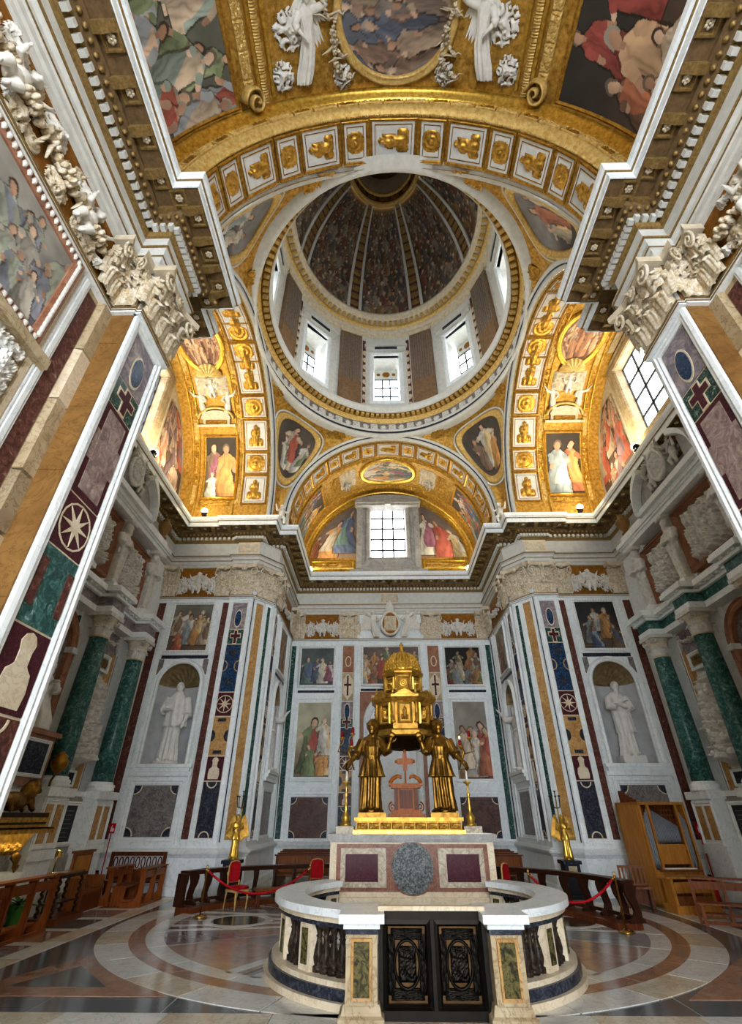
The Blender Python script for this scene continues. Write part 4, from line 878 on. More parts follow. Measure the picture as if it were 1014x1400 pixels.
def inlay(p, xc, hw, z0, z1, near=False, d=.0):
    """column of inlaid stones from the foot z0 to the top z1"""
    L = z1 - z0; Z = lambda q: z0 + L * q
    w = hw - .012; e = d + .02; e2 = d + .032; e3 = d + .042
    def seg(a, b, mat): return slab(p, 'inlay_panel', xc - w, xc + w, Z(a) + .015, Z(b) - .015, d, e, mat)
    slab(p, 'inlay_ground', xc - hw, xc + hw, z0, z1, d - .01, d + .008, 'cream_marble')
    seg(.86, 1, 'violet_marble'); o = disc(p, 'inlay_oval_rim', xc, Z(.915), hw * .5, .34, d, e2, 'cream_marble'); disc(p, 'inlay_oval', xc, Z(.915), hw * .42, .29, d, e3, 'blue_stone')
    seg(.785, .86, 'green_speck'); polyp(p, 'inlay_cross_rim', [(xc + x * hw / .34, Z(.82) + z) for x, z in cross(.24, .25, .085)], d, e2, 'cream_marble'); polyp(p, 'inlay_cross', [(xc + x * hw / .34, Z(.82) + z) for x, z in cross(.21, .22, .058)], d, e3, 'porphyry')
    if near:
        seg(.56, .785, 'porphyry'); slab(p, 'inlay_plaque', xc - w * .72, xc + w * .72, Z(.575), Z(.77), d, e2, 'africano'); slab(p, 'inlay_plaque', xc - w * .98, xc + w * .98, Z(.64), Z(.71), d, e2 - .004, 'africano')
    else:
        seg(.56, .785, 'blue_stone')
        for sg in (-1, 1): ringo(p, 'inlay_scroll', xc + sg * w, Z(.68), .12, .16, .03, .03, 'yellow_marble', d, 12, (PI / 2, 3 * PI / 2) if sg > 0 else (-PI / 2, PI / 2))
        for q in (.605, .745): disc(p, 'inlay_boss', xc, Z(q), w * .55, .14, d, e2, 'dark_stone', 10)
    seg(.455, .56, 'porphyry'); r = min(w, .30); polyp(p, 'inlay_star', [(xc + x, Z(.508) + z) for x, z in star(r * .95, r * .27)], d, e2, 'cream_marble'); ringo(p, 'inlay_ring', xc, Z(.508), r * .98, r * .98, .025, .026, 'cream_marble', d, 16)
    if near:
        seg(.32, .455, 'green_marble')
        for sg in (-1, 1): slab(p, 'inlay_bar', xc + sg * w * .62, xc + sg * w * .98, Z(.35), Z(.43), d, e2, 'red_marble')
    else:
        seg(.295, .455, 'yellow_marble')
        for sg in (-1, 1): disc(p, 'inlay_half_round', xc + sg * w, Z(.375), .12, .17, d, e2, 'dark_stone', 10, (PI / 2, 3 * PI / 2) if sg > 0 else (-PI / 2, PI / 2))
        for q in (.31, .44): slab(p, 'inlay_bar', xc - .13, xc + .13, Z(q) - .05, Z(q) + .05, d, e2, 'dark_stone')
    a, b = (.195, .32) if near else (.2, .295); seg(a, b, 'porphyry'); k = L * (b - a) / .9
    polyp(p, 'inlay_bust', [(xc + x * min(k, w / .24), Z((a + b) / 2) + z * k) for x, z in BUST], d, e2, 'cream_marble')
    seg(0, a, 'red_marble' if near else 'dark_stone')
    ringo(p, 'inlay_ring', xc, Z(a) - .03, .13, .13, .03, .03, 'cream_marble', d, 12, (PI, 2 * PI)); ringo(p, 'inlay_ring', xc, z0 + .02, .13, .13, .03, .03, 'cream_marble', d, 12, (0, PI))
def astragal(p, x0, x1, d):
    if x0 > x1: x0, x1 = x1, x0
    slab(p, 'astragal', x0, x1, ZS - .12, ZS, 0, d, 'white_marble'); slab(p, 'gilt_fillet', x0 - .005, x1 + .005, ZS - .085, ZS - .06, 0, d + .012, 'soffit_gold'); slab(p, 'gilt_fillet', x0 - .005, x1 + .005, ZS - .03, ZS, 0, d + .02, 'soffit_gold')
def strip_frame(p, x0, x1, z0, z1, w, d, mat='white_marble', base=0.):
    return frame_ob(p, 'panel_frame', x0, x1, z0, z1, w, d, mat, base)
def acanthus():
    b = MB(); P = []
    for i in range(12):
        t = i / 11; z = t * 1.02 if t < .78 else .80 - (t - .78) * .75; y = -.05 - .12 * t - (1.1 * (t - .55) ** 1.5 if t > .55 else 0); w = .52 * (.82 + .28 * sin(t * PI)) * (1 - max(0, t - .8) * 2.6) * (.86 + .2 * abs(sin(t * 5 * PI)))
        P.append([(w * q, y + .16 * q * q - .05 * cos(q * 3 * PI) * (.4 + t), z - .05 * abs(q) * (1 - t)) for q in np.linspace(-1, 1, 11)])
    return b.grid(P).mesh('acanthus_leaf', 'capital_leaf', True)
def volute():
    pts = []; rr = []
    for i in range(26):
        t = i / 25; a = PI / 2 - t * 3.3 * PI; r = .5 * (1 - t) ** .8 + .05; pts.append((r * cos(a), -.02 - .12 * t, r * sin(a))); rr.append(.10 * (1 - .5 * t))
    b = MB().tube(pts, rr, 7); return b.mesh('volute', 'capital_leaf', True)
ACA, VOL = acanthus(), volute()
def capital(p, xc, w, z0, z1, d, mat=None, depth=.3):
    """composite pilaster capital: bell, two rows of acanthus, volutes, abacus, flower"""
    h = z1 - z0; hw = w / 2
    c = ob('capital', cached(('bell', round(w, 2), round(depth, 2)), lambda: MB().grid([[(-hw * k, 0, h * t), (-hw * k, -depth * .35 * k, h * t), (hw * k, -depth * .35 * k, h * t), (hw * k, 0, h * t)] for k, t in ((.96, 0), (1.0, .04), (.9, .08), (.92, .5), (1.06, .82))]).mesh('capital', 'stucco_warm')), p, (xc, -d, z0))
    sl = w / 3
    for i in range(4): ob('leaf', ACA, c, (-hw + sl * i, -depth * .30, h * .16), (0, 0, 0), (sl * 1.0, depth * .9, h * .56), mat)
    for i in range(3): ob('leaf', ACA, c, (-hw + sl * (i + .5), -depth * .36, .02), (0, 0, 0), (sl * .98, depth * .95, h * .44), mat)
    for sg in (-1, 1):
        ob('volute', VOL, c, (sg * hw * .9, -depth * .85, h * .73), (0, 0, 0), (sg * w * .32, depth * .9, h * .28), mat)
        ob('leaf', ACA, c, (sg * hw * .45, -depth * .5, h * .52), (0, 0, R_(8 * sg)), (sl * .8, depth * .8, h * .36), mat)
        ob('leaf', ACA, c, (sg * hw * .95, -depth * .5, h * .42), (0, 0, R_(25 * sg)), (sl * .8, depth * .8, h * .36), mat)
    ob('leaf', ACA, c, (0, -depth * .45, h * .5), (0, 0, 0), (sl * .8, depth * .6, h * .36), mat)
    ab = [(-hw * 1.22, -depth * 1.15), (-hw * .6, -depth * .75), (0, -depth * .68), (hw * .6, -depth * .75), (hw * 1.22, -depth * 1.15), (hw * 1.22, 0), (-hw * 1.22, 0)]
    ob('abacus', cached(('abac', round(w, 2), round(depth, 2)), lambda: MB().flat(ab, h * .88, h).mesh('abacus', 'stucco_warm')), c, mat=mat); ob('flower', KIT['rosette'], c, (0, -depth * .72, h * .88), (0, 0, 0), (w * .26, 1.0, w * .26), mat or 'capital_leaf')
    return c
def swagm():
    b = MB(); e = MB().ell((0, 0, 0), 1, 6, 4); r = np.random.default_rng(3)
    for i in range(46):
        t = r.uniform(-1, 1); z = -.36 * (1 - t * t) + r.uniform(-.1, .1) * (1.1 - abs(t)); k = r.uniform(.05, .1); y = -r.uniform(.03, .16) * (1.2 - abs(t)); b.add([(t * .95 + v[0] * k, y + v[1] * k, z + .15 + v[2] * k) for v in e.v], e.f)
    for sg in (-1, 1):
        b.tube([(sg * .95, -.05, .15), (sg * .8, -.08, .3), (sg * .9, -.04, .42)], [.05, .04, .01], 5); b.tube([(sg * .97, -.05, .2), (sg * .9, -.05, -.2), (sg * .99, -.04, -.5)], [.05, .05, .02], 5)
    return b.mesh('fruit_swag', 'stucco', True)
SWAG = swagm()
FRAMEPAT = {}
def beaded(p, x0, x1, z0, z1, d, r=.03, mat='white_marble', step=.095):
    if x0 > x1: x0, x1 = x1, x0
    b = MB(); e = MB().ell((0, 0, 0), 1, 5, 3)
    pts = [(x, z) for z in (z0, z1) for x in np.arange(x0, x1 + .01, step)] + [(x, z) for x in (x0, x1) for z in np.arange(z0 + step, z1 - step / 2, step)]
    for x, z in pts: b.add([(x + v[0] * r, -d + v[1] * r, z + v[2] * r * 1.3) for v in e.v], e.f)
    return tag(ob('bead_course', b.mesh('bead_course', mat, True), p), kind='stuff')
PAINTINGS = []
def framed(pw, x0, x1, z0, z1, d, seed, label, cat='painting', fmat='white_marble', fw=.1, beads=True, res=36, **k):
    """fresco set in a frame: a thing of its own standing on its wall's frame of reference"""
    if x0 > x1: x0, x1 = x1, x0
    M = pw.matrix_world if False else (Matrix.Translation(pw.location) @ Matrix.Rotation(pw.rotation_euler.z, 4, 'Z'))
    xc = (x0 + x1) / 2; c = M @ Vector((xc, -d, z0)); t = thing('fresco', label, cat, tuple(c), pw.rotation_euler.z)
    flat_painting(t, 'picture', x0 - xc, x1 - xc, 0, z1 - z0, .02, seed, res, **k)
    ob('backing', MB().box(x0 - xc - .01, x1 - xc + .01, -.015, .005, -.01, z1 - z0 + .01).mesh('backing', 'grey_marble'), t)
    ob('frame', MB().frame(x0 - xc, x1 - xc, 0, z1 - z0, [(0, -.0), (0, -.05), (fw * .3, -.07), (fw * .5, -.05), (fw * .7, -.085), (fw, -.06), (fw, 0)]).mesh('frame', fmat), t)
    if beads: beaded(t, x0 - xc - fw * .5, x1 - xc + fw * .5, -fw * .5, z1 - z0 + fw * .5, .06, fw * .28, 'stucco')
    return t
def corner_rounds(p, x0, x1, z0, z1, d, r=.2):
    for x, a in ((x0, 0), (x1, PI / 2)):
        for z, b in ((z0, 0), (z1, 1)):
            q = {(0, 0): 0, (1, 0): PI / 2, (1, 1): PI, (0, 1): 1.5 * PI}[(int(x == x1), b)]
            polyp(p, 'corner_inlay', [(x, z)] + [(x + r * cos(q + PI / 2 * j / 6), z + r * sin(q + PI / 2 * j / 6)) for j in range(7)], d, d + .012, 'dark_stone')
            ringo(p, 'corner_ring', x, z, r, r, .025, .02, 'cream_marble', d, 8, (q, q + PI / 2))
def niche_wall(p, L, xc, r, zb, zs, th, mat='white_marble'):
    """wall body of length L (local x 0..L) with an arched niche centred on xc"""
    b = MB().box(0, xc - r, 0, th, 0, 11.9).box(xc + r, L, 0, th, 0, 11.9).box(xc - r, xc + r, 0, th, 0, zb).box(xc - r - .05, xc + r + .05, max(th, r * .95), max(th, r * .95) + .1, 0, 11.9)
    arc = [(xc + r * cos(a), zs + r * sin(a)) for a in np.linspace(0, PI, 17)]
    for (xa, za), (xb, zb_) in zip(arc[:-1], arc[1:]): b.add([(xa, 0, za), (xb, 0, zb_), (xb, 0, 11.9), (xa, 0, 11.9)], [(0, 1, 2, 3)])
    ob('wall_face', b.mesh('wall_face', mat), p)
    n = 16; cyl = [[(xc + r * cos(PI * j / n), r * .85 * sin(PI * j / n), z) for j in range(n + 1)] for z in (zb, zs)]
    ob('niche_back', MB().grid(cyl).mesh('niche_back', 'niche_grey', True), p)
    sh = []
    for i in range(9):
        a = PI / 2 * i / 8; sh.append([(xc + r * cos(PI * j / 40) * (1 - .0 * j), r * .85 * sin(PI * j / 40) * cos(a) * (1 - .07 * (j % 2)), zs + r * sin(PI * j / 40) * sin(a) * (1 - .05 * (j % 2))) for j in range(41)])
    # scallop shell: ribs fan out from the back
    shell = [[(xc + rr * r * cos(t) , r * .85 * math.sqrt(max(0, 1 - rr * rr)) + (.34 * rr * (1 - rr) if k % 2 else 0), zs + rr * r * sin(t)) for k, t in enumerate(np.linspace(0, PI, 23))] for rr in np.linspace(.02, 1, 9)]
    ob('niche_shell', MB().grid(shell).mesh('niche_shell', 'shell_brown', False), p)
    pr = [(0, .05), (0, -.05), (.04, -.09), (.1, -.06), (.15, -.1), (.18, 0)]
    P = []
    for o, y in pr:
        rr = r + o; P.append([(xc + rr, y, zb)] + [(xc + rr * cos(a), y, zs + rr * sin(a)) for a in np.linspace(0, PI, 25)] + [(xc - rr, y, zb)])
    ob('niche_surround', MB().grid(P).mesh('niche_surround', 'white_marble'), p)
    ob('niche_sill', MB().box(xc - r - .3, xc + r + .3, -.22, r * .8, zb - .1, zb).box(xc - r - .24, xc + r + .24, -.16, .1, zb - .2, zb - .1).box(xc - r - .3, xc + r + .3, -.12, .1, zb - .32, zb - .2).mesh('niche_sill', 'white_marble'), p)
def sidename(s): return 'left' if s < 0 else 'right'
FR_LAB = {('tf', -1): 'fresco of figures in blue and yellow robes above the niche with the white friar statue', ('tf', 1): 'dark fresco with angel above the niche with the hands-on-breast statue'}
for s in (-1, 1):
    # ---- transept wall facing the entrance: niche, painting, grey panel, red strips
    w = W['transept_far', s]; ox = w.location.x; lx = lambda u: s * u - ox
    niche_wall(w, 2.65, lx(7.3), .70, 3.18, 5.58, .6)
    for u0, u1 in ((6.05, 6.29), (8.42, 8.68)): slab(w, 'red_strip', lx(u0), lx(u1), 1.27, 8.5, 0, .012, 'red_marble')
    for u in (6.36, 8.32): wstrip(w, lx(u - .05), lx(u + .05), 1.2, 8.6, .055)
    framed(w, lx(6.62), lx(8.02), 6.72, 8.42, .01, 130 + s, FR_LAB['tf', s], dark=.95 if s < 0 else .7, sky='#6a6658' if s < 0 else '#2c2c30', ground='#5c4a38', spec=[(.12, .3, .55, 4, 8, 0), (.3, .32, .55, 9, 4, .1), (.62, .3, .56, 8, 4, 0), (.4, .12, .66, 2, 9, 0), (.6, .1, .68, 1, 7, -.1), (.18, .0, .42, 0, 10, .2), (.75, .12, .6, 4, 8, 0)] if s < 0 else [(.2, .1, .6, 2, 8, .3), (.42, .35, .5, 9, 2, -.4), (.55, .2, .66, 1, 8, .2), (.3, -.05, .5, 5, 2, -.2), (.7, .0, .5, 8, 5, 0)])
    slab(w, 'dark_ledge', lx(6.5), lx(8.12), 6.44, 6.55, 0, .03, 'dark_stone'); slab(w, 'white_ledge', lx(6.45), lx(8.17), 6.55, 6.6, 0, .09, 'white_marble')
    for u0, u1, nm in ((6.45, 6.62, 1), (8.0, 8.17, -1)): slab(w, 'spandrel', lx(u0), lx(u1), 5.9, 6.42, 0, .02, 'grey_marble')
    slab(w, 'grey_panel', lx(6.64), lx(7.98), 1.32, 2.62, 0, .015, 'grey_marble'); corner_rounds(w, min(lx(6.66), lx(7.96)), max(lx(6.66), lx(7.96)), 1.34, 2.6, .015, .2)
    strip_frame(w, lx(6.62), lx(8.0), 1.3, 2.64, .16, .06)
    # ---- pier with inlaid pilaster
    w = W['far_pier', s]; ox = w.location.x; inlay(w, lx(5.61), .27, 1.29, 8.45); strip_frame(w, lx(5.61) - .275, lx(5.61) + .275, 1.28, 8.46, .15, .06)
    capital(w, lx(5.61), .85, ZS, ZA, .02); astragal(w, lx(5.16), lx(6.07), .1); 
    # ---- chamfered corner
    w = W['far_corner', s]; L = 1.003
    g = (lambda t: t * L) if s < 0 else (lambda t: L - t * L)
    slab(w, 'yellow_strip', g(.2), g(.5), 1.25, 8.5, 0, .012, 'yellow_marble'); slab(w, 'green_strip', g(.72), g(.84), 1.25, 8.5, 0, .012, 'green_speck')
    for t in (.12, .58, .93): wstrip(w, g(t - .055), g(t + .055), 1.2, 8.6, .055)
    slab(w, 'dark_line', g(.03), g(.055), 1.2, 8.6, 0, .02, 'dark_stone')
    capital(w, L / 2, .85, ZS, ZA, .02); astragal(w, -.03, L + .03, .08)
    # ---- side wall of the altar bay
    w = W['altar_bay', s]; D = 4.37; v = (lambda y: y - 5.8) if s < 0 else (lambda y: 10.17 - y)
    niche_wall(w, D, v(8.1), .66, 3.18, 5.55, .5)
    slab(w, 'brown_strip', v(6.1), v(6.55), 1.25, 8.45, 0, .012, 'brown_marble'); inlay(w, v(6.32), .2, 1.3, 8.4, d=.015)
    for y in (6.0, 6.66, 7.0, 9.25, 9.62): wstrip(w, v(y - .06), v(y + .06), 1.2, 8.6, .055)
    slab(w, 'green_strip', v(9.8), v(10.02), 1.2, 8.5, 0, .012, 'green_speck')
    framed(w, v(7.35), v(8.85), 6.72, 8.42, .01, 140 + s, 'fresco above the statue niche in the side of the altar bay, %s side' % ('organ' if s > 0 else 'pew'), sky='#8a8270', ground='#6a5540', figs=5, dark=.9, res=24)
    slab(w, 'dark_ledge', v(7.2), v(9.0), 6.42, 6.52, 0, .03, 'dark_stone')
    slab(w, 'grey_panel', v(7.4), v(8.8), 1.3, 2.55, 0, .015, 'grey_marble'); strip_frame(w, v(7.4), v(8.8), 1.3, 2.55, .14, .05)
    for y in (6.32, 9.6): capital(w, v(y), .6, ZS, ZA, .02)
    slab(w, 'stucco_ground', v(6.7), v(9.2), ZS + .02, ZA - .02, 0, .015, 'ochre_ground'); ob('fruit_swag', SWAG, w, (v(8.0), -.05, 9.25), (0, 0, 0), (1.1, 1, .8))
    astragal(w, v(5.8), v(10.17), .06)
    # ---- entrance pier
    w = W['near_pier', s]; g = (lambda y: y + 6.7) if s < 0 else (lambda y: -5.68 - y)
    inlay(w, g(-6.19), .34, 1.29, 8.45, True); strip_frame(w, g(-6.19) - .345, g(-6.19) + .345, 1.28, 8.46, .17, .07)
    capital(w, .51, 1.0, ZS, ZA, .02, depth=.36); astragal(w, -.06, 1.08, .12)
    w = W['near_pier_return', s]; capital(w, .24, .44, ZS, ZA, .02, depth=.3); astragal(w, -.02, .5, .08)
    # ---- entrance bay wall: strips, two framed pictures, stucco frieze
    w = W['near', s]; g = (lambda u: 13.3 - u) if s < 0 else (lambda u: u)     # u = distance from the pier
    zz = 1.2
    for kk, hh in enumerate((1.1, .9, 1.3, .8, 1.2, 1.0, 1.12)): slab(w, 'pilaster_block', g(0), g(.26), zz, zz + hh - .006, 0, .12, ('beige_marble', 'beige_block', 'beige_marble', 'cream_marble')[(kk * 3) % 4], .02); zz += hh
    slab(w, 'red_strip', g(.28), g(.52), 1.2, 8.5, 0, .012, 'red_marble')
    wstrip(w, g(.54), g(.70), 1.2, 8.6, .055)
    slab(w, 'beige_strip', g(.72), g(.80), 1.2, 8.6, 0, .03, 'cream_marble')
    astragal(w, g(0), g(4.6), .1)
    framed(w, g(.98), g(3.6), 6.95, 8.45, .02, 150 + s, 'grey clouded fresco of winged figures in a pink frame, entrance wall on the %s side' % ('pew' if s < 0 else 'organ'), fmat='pink_marble', fw=.17, sky='#9a968c', ground='#6d6a74', figs=6, dark=.95, res=60, robes=['#7a7f8c', '#9aa08c', '#8c8578', '#b0a898', '#5d6a58'])
    slab(w, 'stone_ledge', g(.6), g(4.2), 6.62, 6.78, 0, .14, 'beige_marble')
    framed(w, g(1.15), g(3.4), 3.4, 6.35, .02, 160 + s, 'dark brown painting in a white frame below the clouded fresco, %s side' % ('pew' if s < 0 else 'organ'), fmat='white_marble', fw=.12, sky='#6a5020', ground='#3a2a18', figs=4, dark=.6, res=30)
    for u in (.98,): 
        for j in range(10): kitw(w, 'foliage2', g(u), 3.5 + .3 * j, .2, .28, .8, .03, 'stucco', 'stucco_ornament')
    for j in range(8): kitw(w, 'scroll', g(1.05 + .36 * j), 6.5, .34, .16, .8, .03, 'stucco', 'stucco_ornament')
    slab(w, 'stucco_ground', g(.0), g(4.6), ZS + .02, ZA - .02, 0, .015, 'ochre_ground')
    capital(w, g(.26), .6, ZS, ZA, .06, depth=.3)
# ---- rear wall
w = W['back', 0]; g = lambda x: x + 4.55
for s in (-1, 1):
    slab(w, 'green_strip', g(s * 4.32), g(s * 4.52), 1.12, 8.42, 0, .012, 'green_speck')
    for x in (4.24, 2.36, 1.5): wstrip(w, g(s * (x - .07)), g(s * (x + .07)), 1.1, 8.6, .055)
    LB = {-1: ('small blue-green fresco of a gathering, above the fresco with the red robed figure', 'fresco of a red and green robed bearded figure beside people in yellow'), 1: ('dark small fresco with one pale figure, beside the domed tabernacle top', 'fresco of three standing people in yellow and red before columns')}[s]
    if s < 0:
        framed(w, g(-4.05), g(-2.58), 6.68, 8.3, .01, 171, LB[0], sky='#4a5a58', ground='#3f4a4c', dark=.9, spec=[(.2, .05, .7, 11, 5, 0), (.45, .1, .62, 5, 11, .1), (.62, .05, .66, 9, 7, 0), (.8, .1, .55, 6, 9, 0)])
        framed(w, g(-4.0), g(-2.6), 3.15, 5.95, .01, 172, LB[1], fw=.18, beads=False, sky='#a8a284', ground='#7d6a4c', dark=1.05, spec=[(.22, .06, .72, 3, 0, .25), (.4, .03, .42, 7, 1, .2), (.42, .28, .5, 9, 7, 0), (.36, .02, .3, 1, 1, 0), (.2, .02, .4, 3, 3, 0)])
    else:
        framed(w, g(2.45), g(4.0), 6.68, 8.3, .01, 173, LB[0], sky='#241f1c', ground='#1c1a1c', dark=.55, figs=4)
        framed(w, g(2.58), g(3.95), 3.08, 5.95, .01, 174, LB[1], fw=.18, beads=False, sky='#8a8478', ground='#8a7a5a', dark=1.0, spec=[(.38, .0, .72, 0, 0, 0), (.2, .0, .66, 1, 7, .1), (.28, .02, .6, 9, 4, 0), (.12, .12, .55, 4, 4, 0), (.44, .03, .62, 10, 0, 0)])
    slab(w, 'white_ledge', g(s * 2.45), g(s * 4.1), 2.78, 2.9, 0, .14, 'white_marble'); slab(w, 'white_ledge', g(s * 2.4), g(s * 4.15), 2.68, 2.78, 0, .08, 'white_marble')
    slab(w, 'dark_ledge', g(s * 2.5), g(s * 4.1), 6.36, 6.46, 0, .03, 'dark_stone')
    slab(w, 'red_grey_panel', g(s * 2.57), g(s * 4.03), 1.14, 2.46, 0, .015, 'brown_grey'); corner_rounds(w, min(g(s * 2.59), g(s * 4.01)), max(g(s * 2.59), g(s * 4.01)), 1.16, 2.44, .015, .2); strip_frame(w, g(s * 2.55), g(s * 4.05), 1.12, 2.48, .15, .05)
    # strips of coloured inlay beside the central bay
    xc = g(s * 1.92); inlay(w, xc, .26, 1.2, 6.0); slab(w, 'inlay_panel', xc - .25, xc + .25, 6.02, 7.2, 0, .02, 'beige_marble'); slab(w, 'inlay_panel', xc - .25, xc + .25, 7.22, 8.4, 0, .02, 'pink_marble')
    polyp(w, 'inlay_lozenge', [(xc, 6.05), (xc + .22, 6.35), (xc + .22, 6.9), (xc, 7.18), (xc - .22, 6.9), (xc - .22, 6.35)], 0, .028, 'cream_marble'); polyp(w, 'inlay_cross', [(xc + x * .8, 6.66 + z) for x, z in cross(.2, .42, .045)], 0, .036, 'porphyry'); ringo(w, 'inlay_ring', xc, 7.7, .1, .2, .04, .03, 'cream_marble', 0, 16)
    strip_frame(w, xc - .265, xc + .265, 1.2, 8.42, .06, .05)
    capital(w, g(s * 1.92), .78, ZS, ZA, .02); capital(w, g(s * 4.28), .5, ZS, ZA, .02)
    slab(w, 'stucco_ground', g(s * 2.36), g(s * 4.0), ZS + .02, ZA - .02, 0, .015, 'ochre_ground'); ob('fruit_swag', SWAG, w, (g(s * 3.15), -.05, 9.25), (0, 0, 0), (.72, 1, .85))
framed(w, g(-1.25), g(1.25), 6.72, 8.34, .01, 175, 'wide brownish fresco of reclining figures behind the gilded tabernacle dome', sky='#6a5a54', ground='#5c4a40', dark=.85, figs=6)
slab(w, 'dark_ledge', g(-1.35), g(1.35), 6.42, 6.52, 0, .03, 'dark_stone')
slab(w, 'violet_ground', g(-1.38), g(1.38), 1.1, 6.4, 0, .012, 'pink_marble')
P = []
for o, y in [(0, 0), (0, -.1), (.06, -.14), (.16, -.1), (.24, -.15), (.28, 0)]:
    rr = .95 + o; P.append([(g(rr), y, 1.1)] + [(g(rr * cos(a)), y, 5.15 + rr * sin(a)) for a in np.linspace(0, PI, 25)] + [(g(-rr), y, 1.1)])
ob('niche_surround', MB().grid(P).mesh('niche_surround', 'white_marble'), w); polyp(w, 'niche_field', [(g(.94), 1.1)] + [(g(.94 * cos(a)), 5.15 + .94 * sin(a)) for a in np.linspace(0, PI, 25)] + [(g(-.94), 1.1)], 0, .02, 'white_marble')
slab(w, 'impost', g(-1.2), g(1.2), 4.98, 5.12, 0, .16, 'white_marble')
astragal(w, g(-4.55), g(4.55), .06)
for s in (-1, 1):
    for x in (2.62, 3.72): kitw(W['back', 0], 'stucco', s * x + 4.55, 9.2, .6, .9, 1.0, .02, None, 'stucco_scroll')
    for u in (6.85, 7.95): kitw(W['transept_far', s], 'stucco', s * u - W['transept_far', s].location.x, 9.2, .6, .9, 1.0, .02, None, 'stucco_scroll')
for s in (-1, 1):       # stucco friezes between the capitals of the transepts
    w = W['transept_far', s]; ox = w.location.x; lx = lambda u: s * u - ox
    slab(w, 'stucco_ground', lx(6.1), lx(8.68), ZS + .02, ZA - .02, 0, .015, 'ochre_ground'); astragal(w, lx(6.05), lx(8.7), .06)
    capital(w, lx(6.38), .55, ZS, ZA, .02); capital(w, lx(8.4), .5, ZS, ZA, .02); ob('fruit_swag', SWAG, w, (lx(7.38), -.05, 9.2), (0, 0, 0), (.72, 1, .85))
    w = W['near', s]; g = (lambda u: 13.3 - u) if s < 0 else (lambda u: u)
    for u in (.95, 1.75, 2.55, 3.35): ob('fruit_swag', SWAG, w, (g(u), -.06, 9.35), (0, 0, 0), (.5, 1.0, .7), 'capital_leaf'); kitw(w, 'stucco', g(u), 9.0, .55, .5, 1.0, .02, 'capital_leaf', 'stucco_scroll')
    for u in (1.35, 2.15, 2.95): kitw(w, 'stucco', g(u), 9.6, .6, .5, 1.0, .02, None, 'stucco_scroll')
    for j in range(24): kitw(w, ('stucco', 'rosette')[j % 2], g(.7 + .17 * j), 9.0 + .35 * (j % 3), .26, .26, .9, .03, ('stucco', 'capital_leaf')[j % 2], 'stucco_ornament')
# ================================================================ SCULPTURE KIT
def remesh(b, name, mat, vox, it=4, fac=.5, dec=None):
    me = bpy.data.meshes.new('tmp'); me.from_pydata(b.v, [], b.f); bm = bmesh.new(); bm.from_mesh(me); bmesh.ops.recalc_face_normals(bm, faces=bm.faces); bm.to_mesh(me); bm.free()
    o = bpy.data.objects.new('tmp', me); COL.objects.link(o)
    m = o.modifiers.new('r', 'REMESH'); m.mode = 'VOXEL'; m.voxel_size = vox; m.use_smooth_shade = True
    q = o.modifiers.new('s', 'SMOOTH'); q.iterations = it; q.factor = fac
    if dec: d = o.modifiers.new('d', 'DECIMATE'); d.ratio = dec
    dg = bpy.context.evaluated_depsgraph_get(); r = bpy.data.meshes.new_from_object(o.evaluated_get(dg)); r.name = name
    bpy.data.objects.remove(o); bpy.data.meshes.remove(me); r.materials.clear(); r.materials.append(MATS[mat])
    r.polygons.foreach_set('use_smooth', [True] * len(r.polygons)); return r
def robe(b, lev, folds=11, amp=.09, ph=0., n=44, sway=0.):
    """lev: (z, cx, cy, rx, ry); closed body with hanging folds"""
    z0, z1 = lev[0][0], lev[-1][0]; P = []
    for i in range(22):
        z = z0 + (z1 - z0) * i / 21; A = np.array(lev); cx, cy, rx, ry = [np.interp(z, A[:, 0], A[:, k]) for k in range(1, 5)]; am = amp * (1 - .75 * (z - z0) / (z1 - z0))
        P.append([(cx + rx * (1 + am * (cos(folds * a + ph + 2.2 * z + sway * sin(a)) + .5 * cos((folds * 2 + 3) * a + 7 * z))) * cos(a), cy + ry * (1 + am * cos(folds * a + ph + 2.2 * z)) * sin(a), z) for a in np.linspace(0, 2 * PI, n, endpoint=False)])
    o = len(b.v); b.grid(P, True); b.f.append(tuple(o + j for j in range(n))[::-1]); b.f.append(tuple(o + 21 * n + j for j in range(n)))
def head(b, c, s=1., hair=None, beard=False, hood=False, yaw=0., tilt=0.):
    h = MB(); h.ell((0, 0, 0), (.05, .06, .068), 12, 9).ell((0, -.05, -.008), (.011, .018, .02), 6, 5).ell((0, -.035, -.045), (.03, .024, .025), 8, 5)
    for sg in (-1, 1): h.ell((sg * .05, .0, -.005), (.01, .016, .02), 6, 4).ell((sg * .02, -.052, .022), (.016, .01, .008), 6, 4)
    if hair: h.ell((0, .015, .02), (.06, .06, .062), 12, 8).ell((0, .045, -.03), (.05, .035, .05), 8, 6)
    if hair == 'curl':
        for k in range(10): a = 2 * PI * k / 10; h.ell((.052 * cos(a), .012 + .05 * sin(a) * (.6 if sin(a) < 0 else 1), .03 + .02 * sin(3 * a)), .022, 6, 4)
    if beard: h.ell((0, -.04, -.075), (.032, .026, .045), 8, 6)
    if hood: h.ell((0, .02, -.01), (.068, .068, .085), 12, 8)
    h.tube([(0, .005, -.13), (0, .003, -.04)], [.034, .03], 8)
    h.xf(Matrix.Translation(c) @ Matrix.Rotation(yaw, 4, 'Z') @ Matrix.Rotation(tilt, 4, 'X') @ Matrix.Scale(s, 4)); b.add(h.v, h.f)
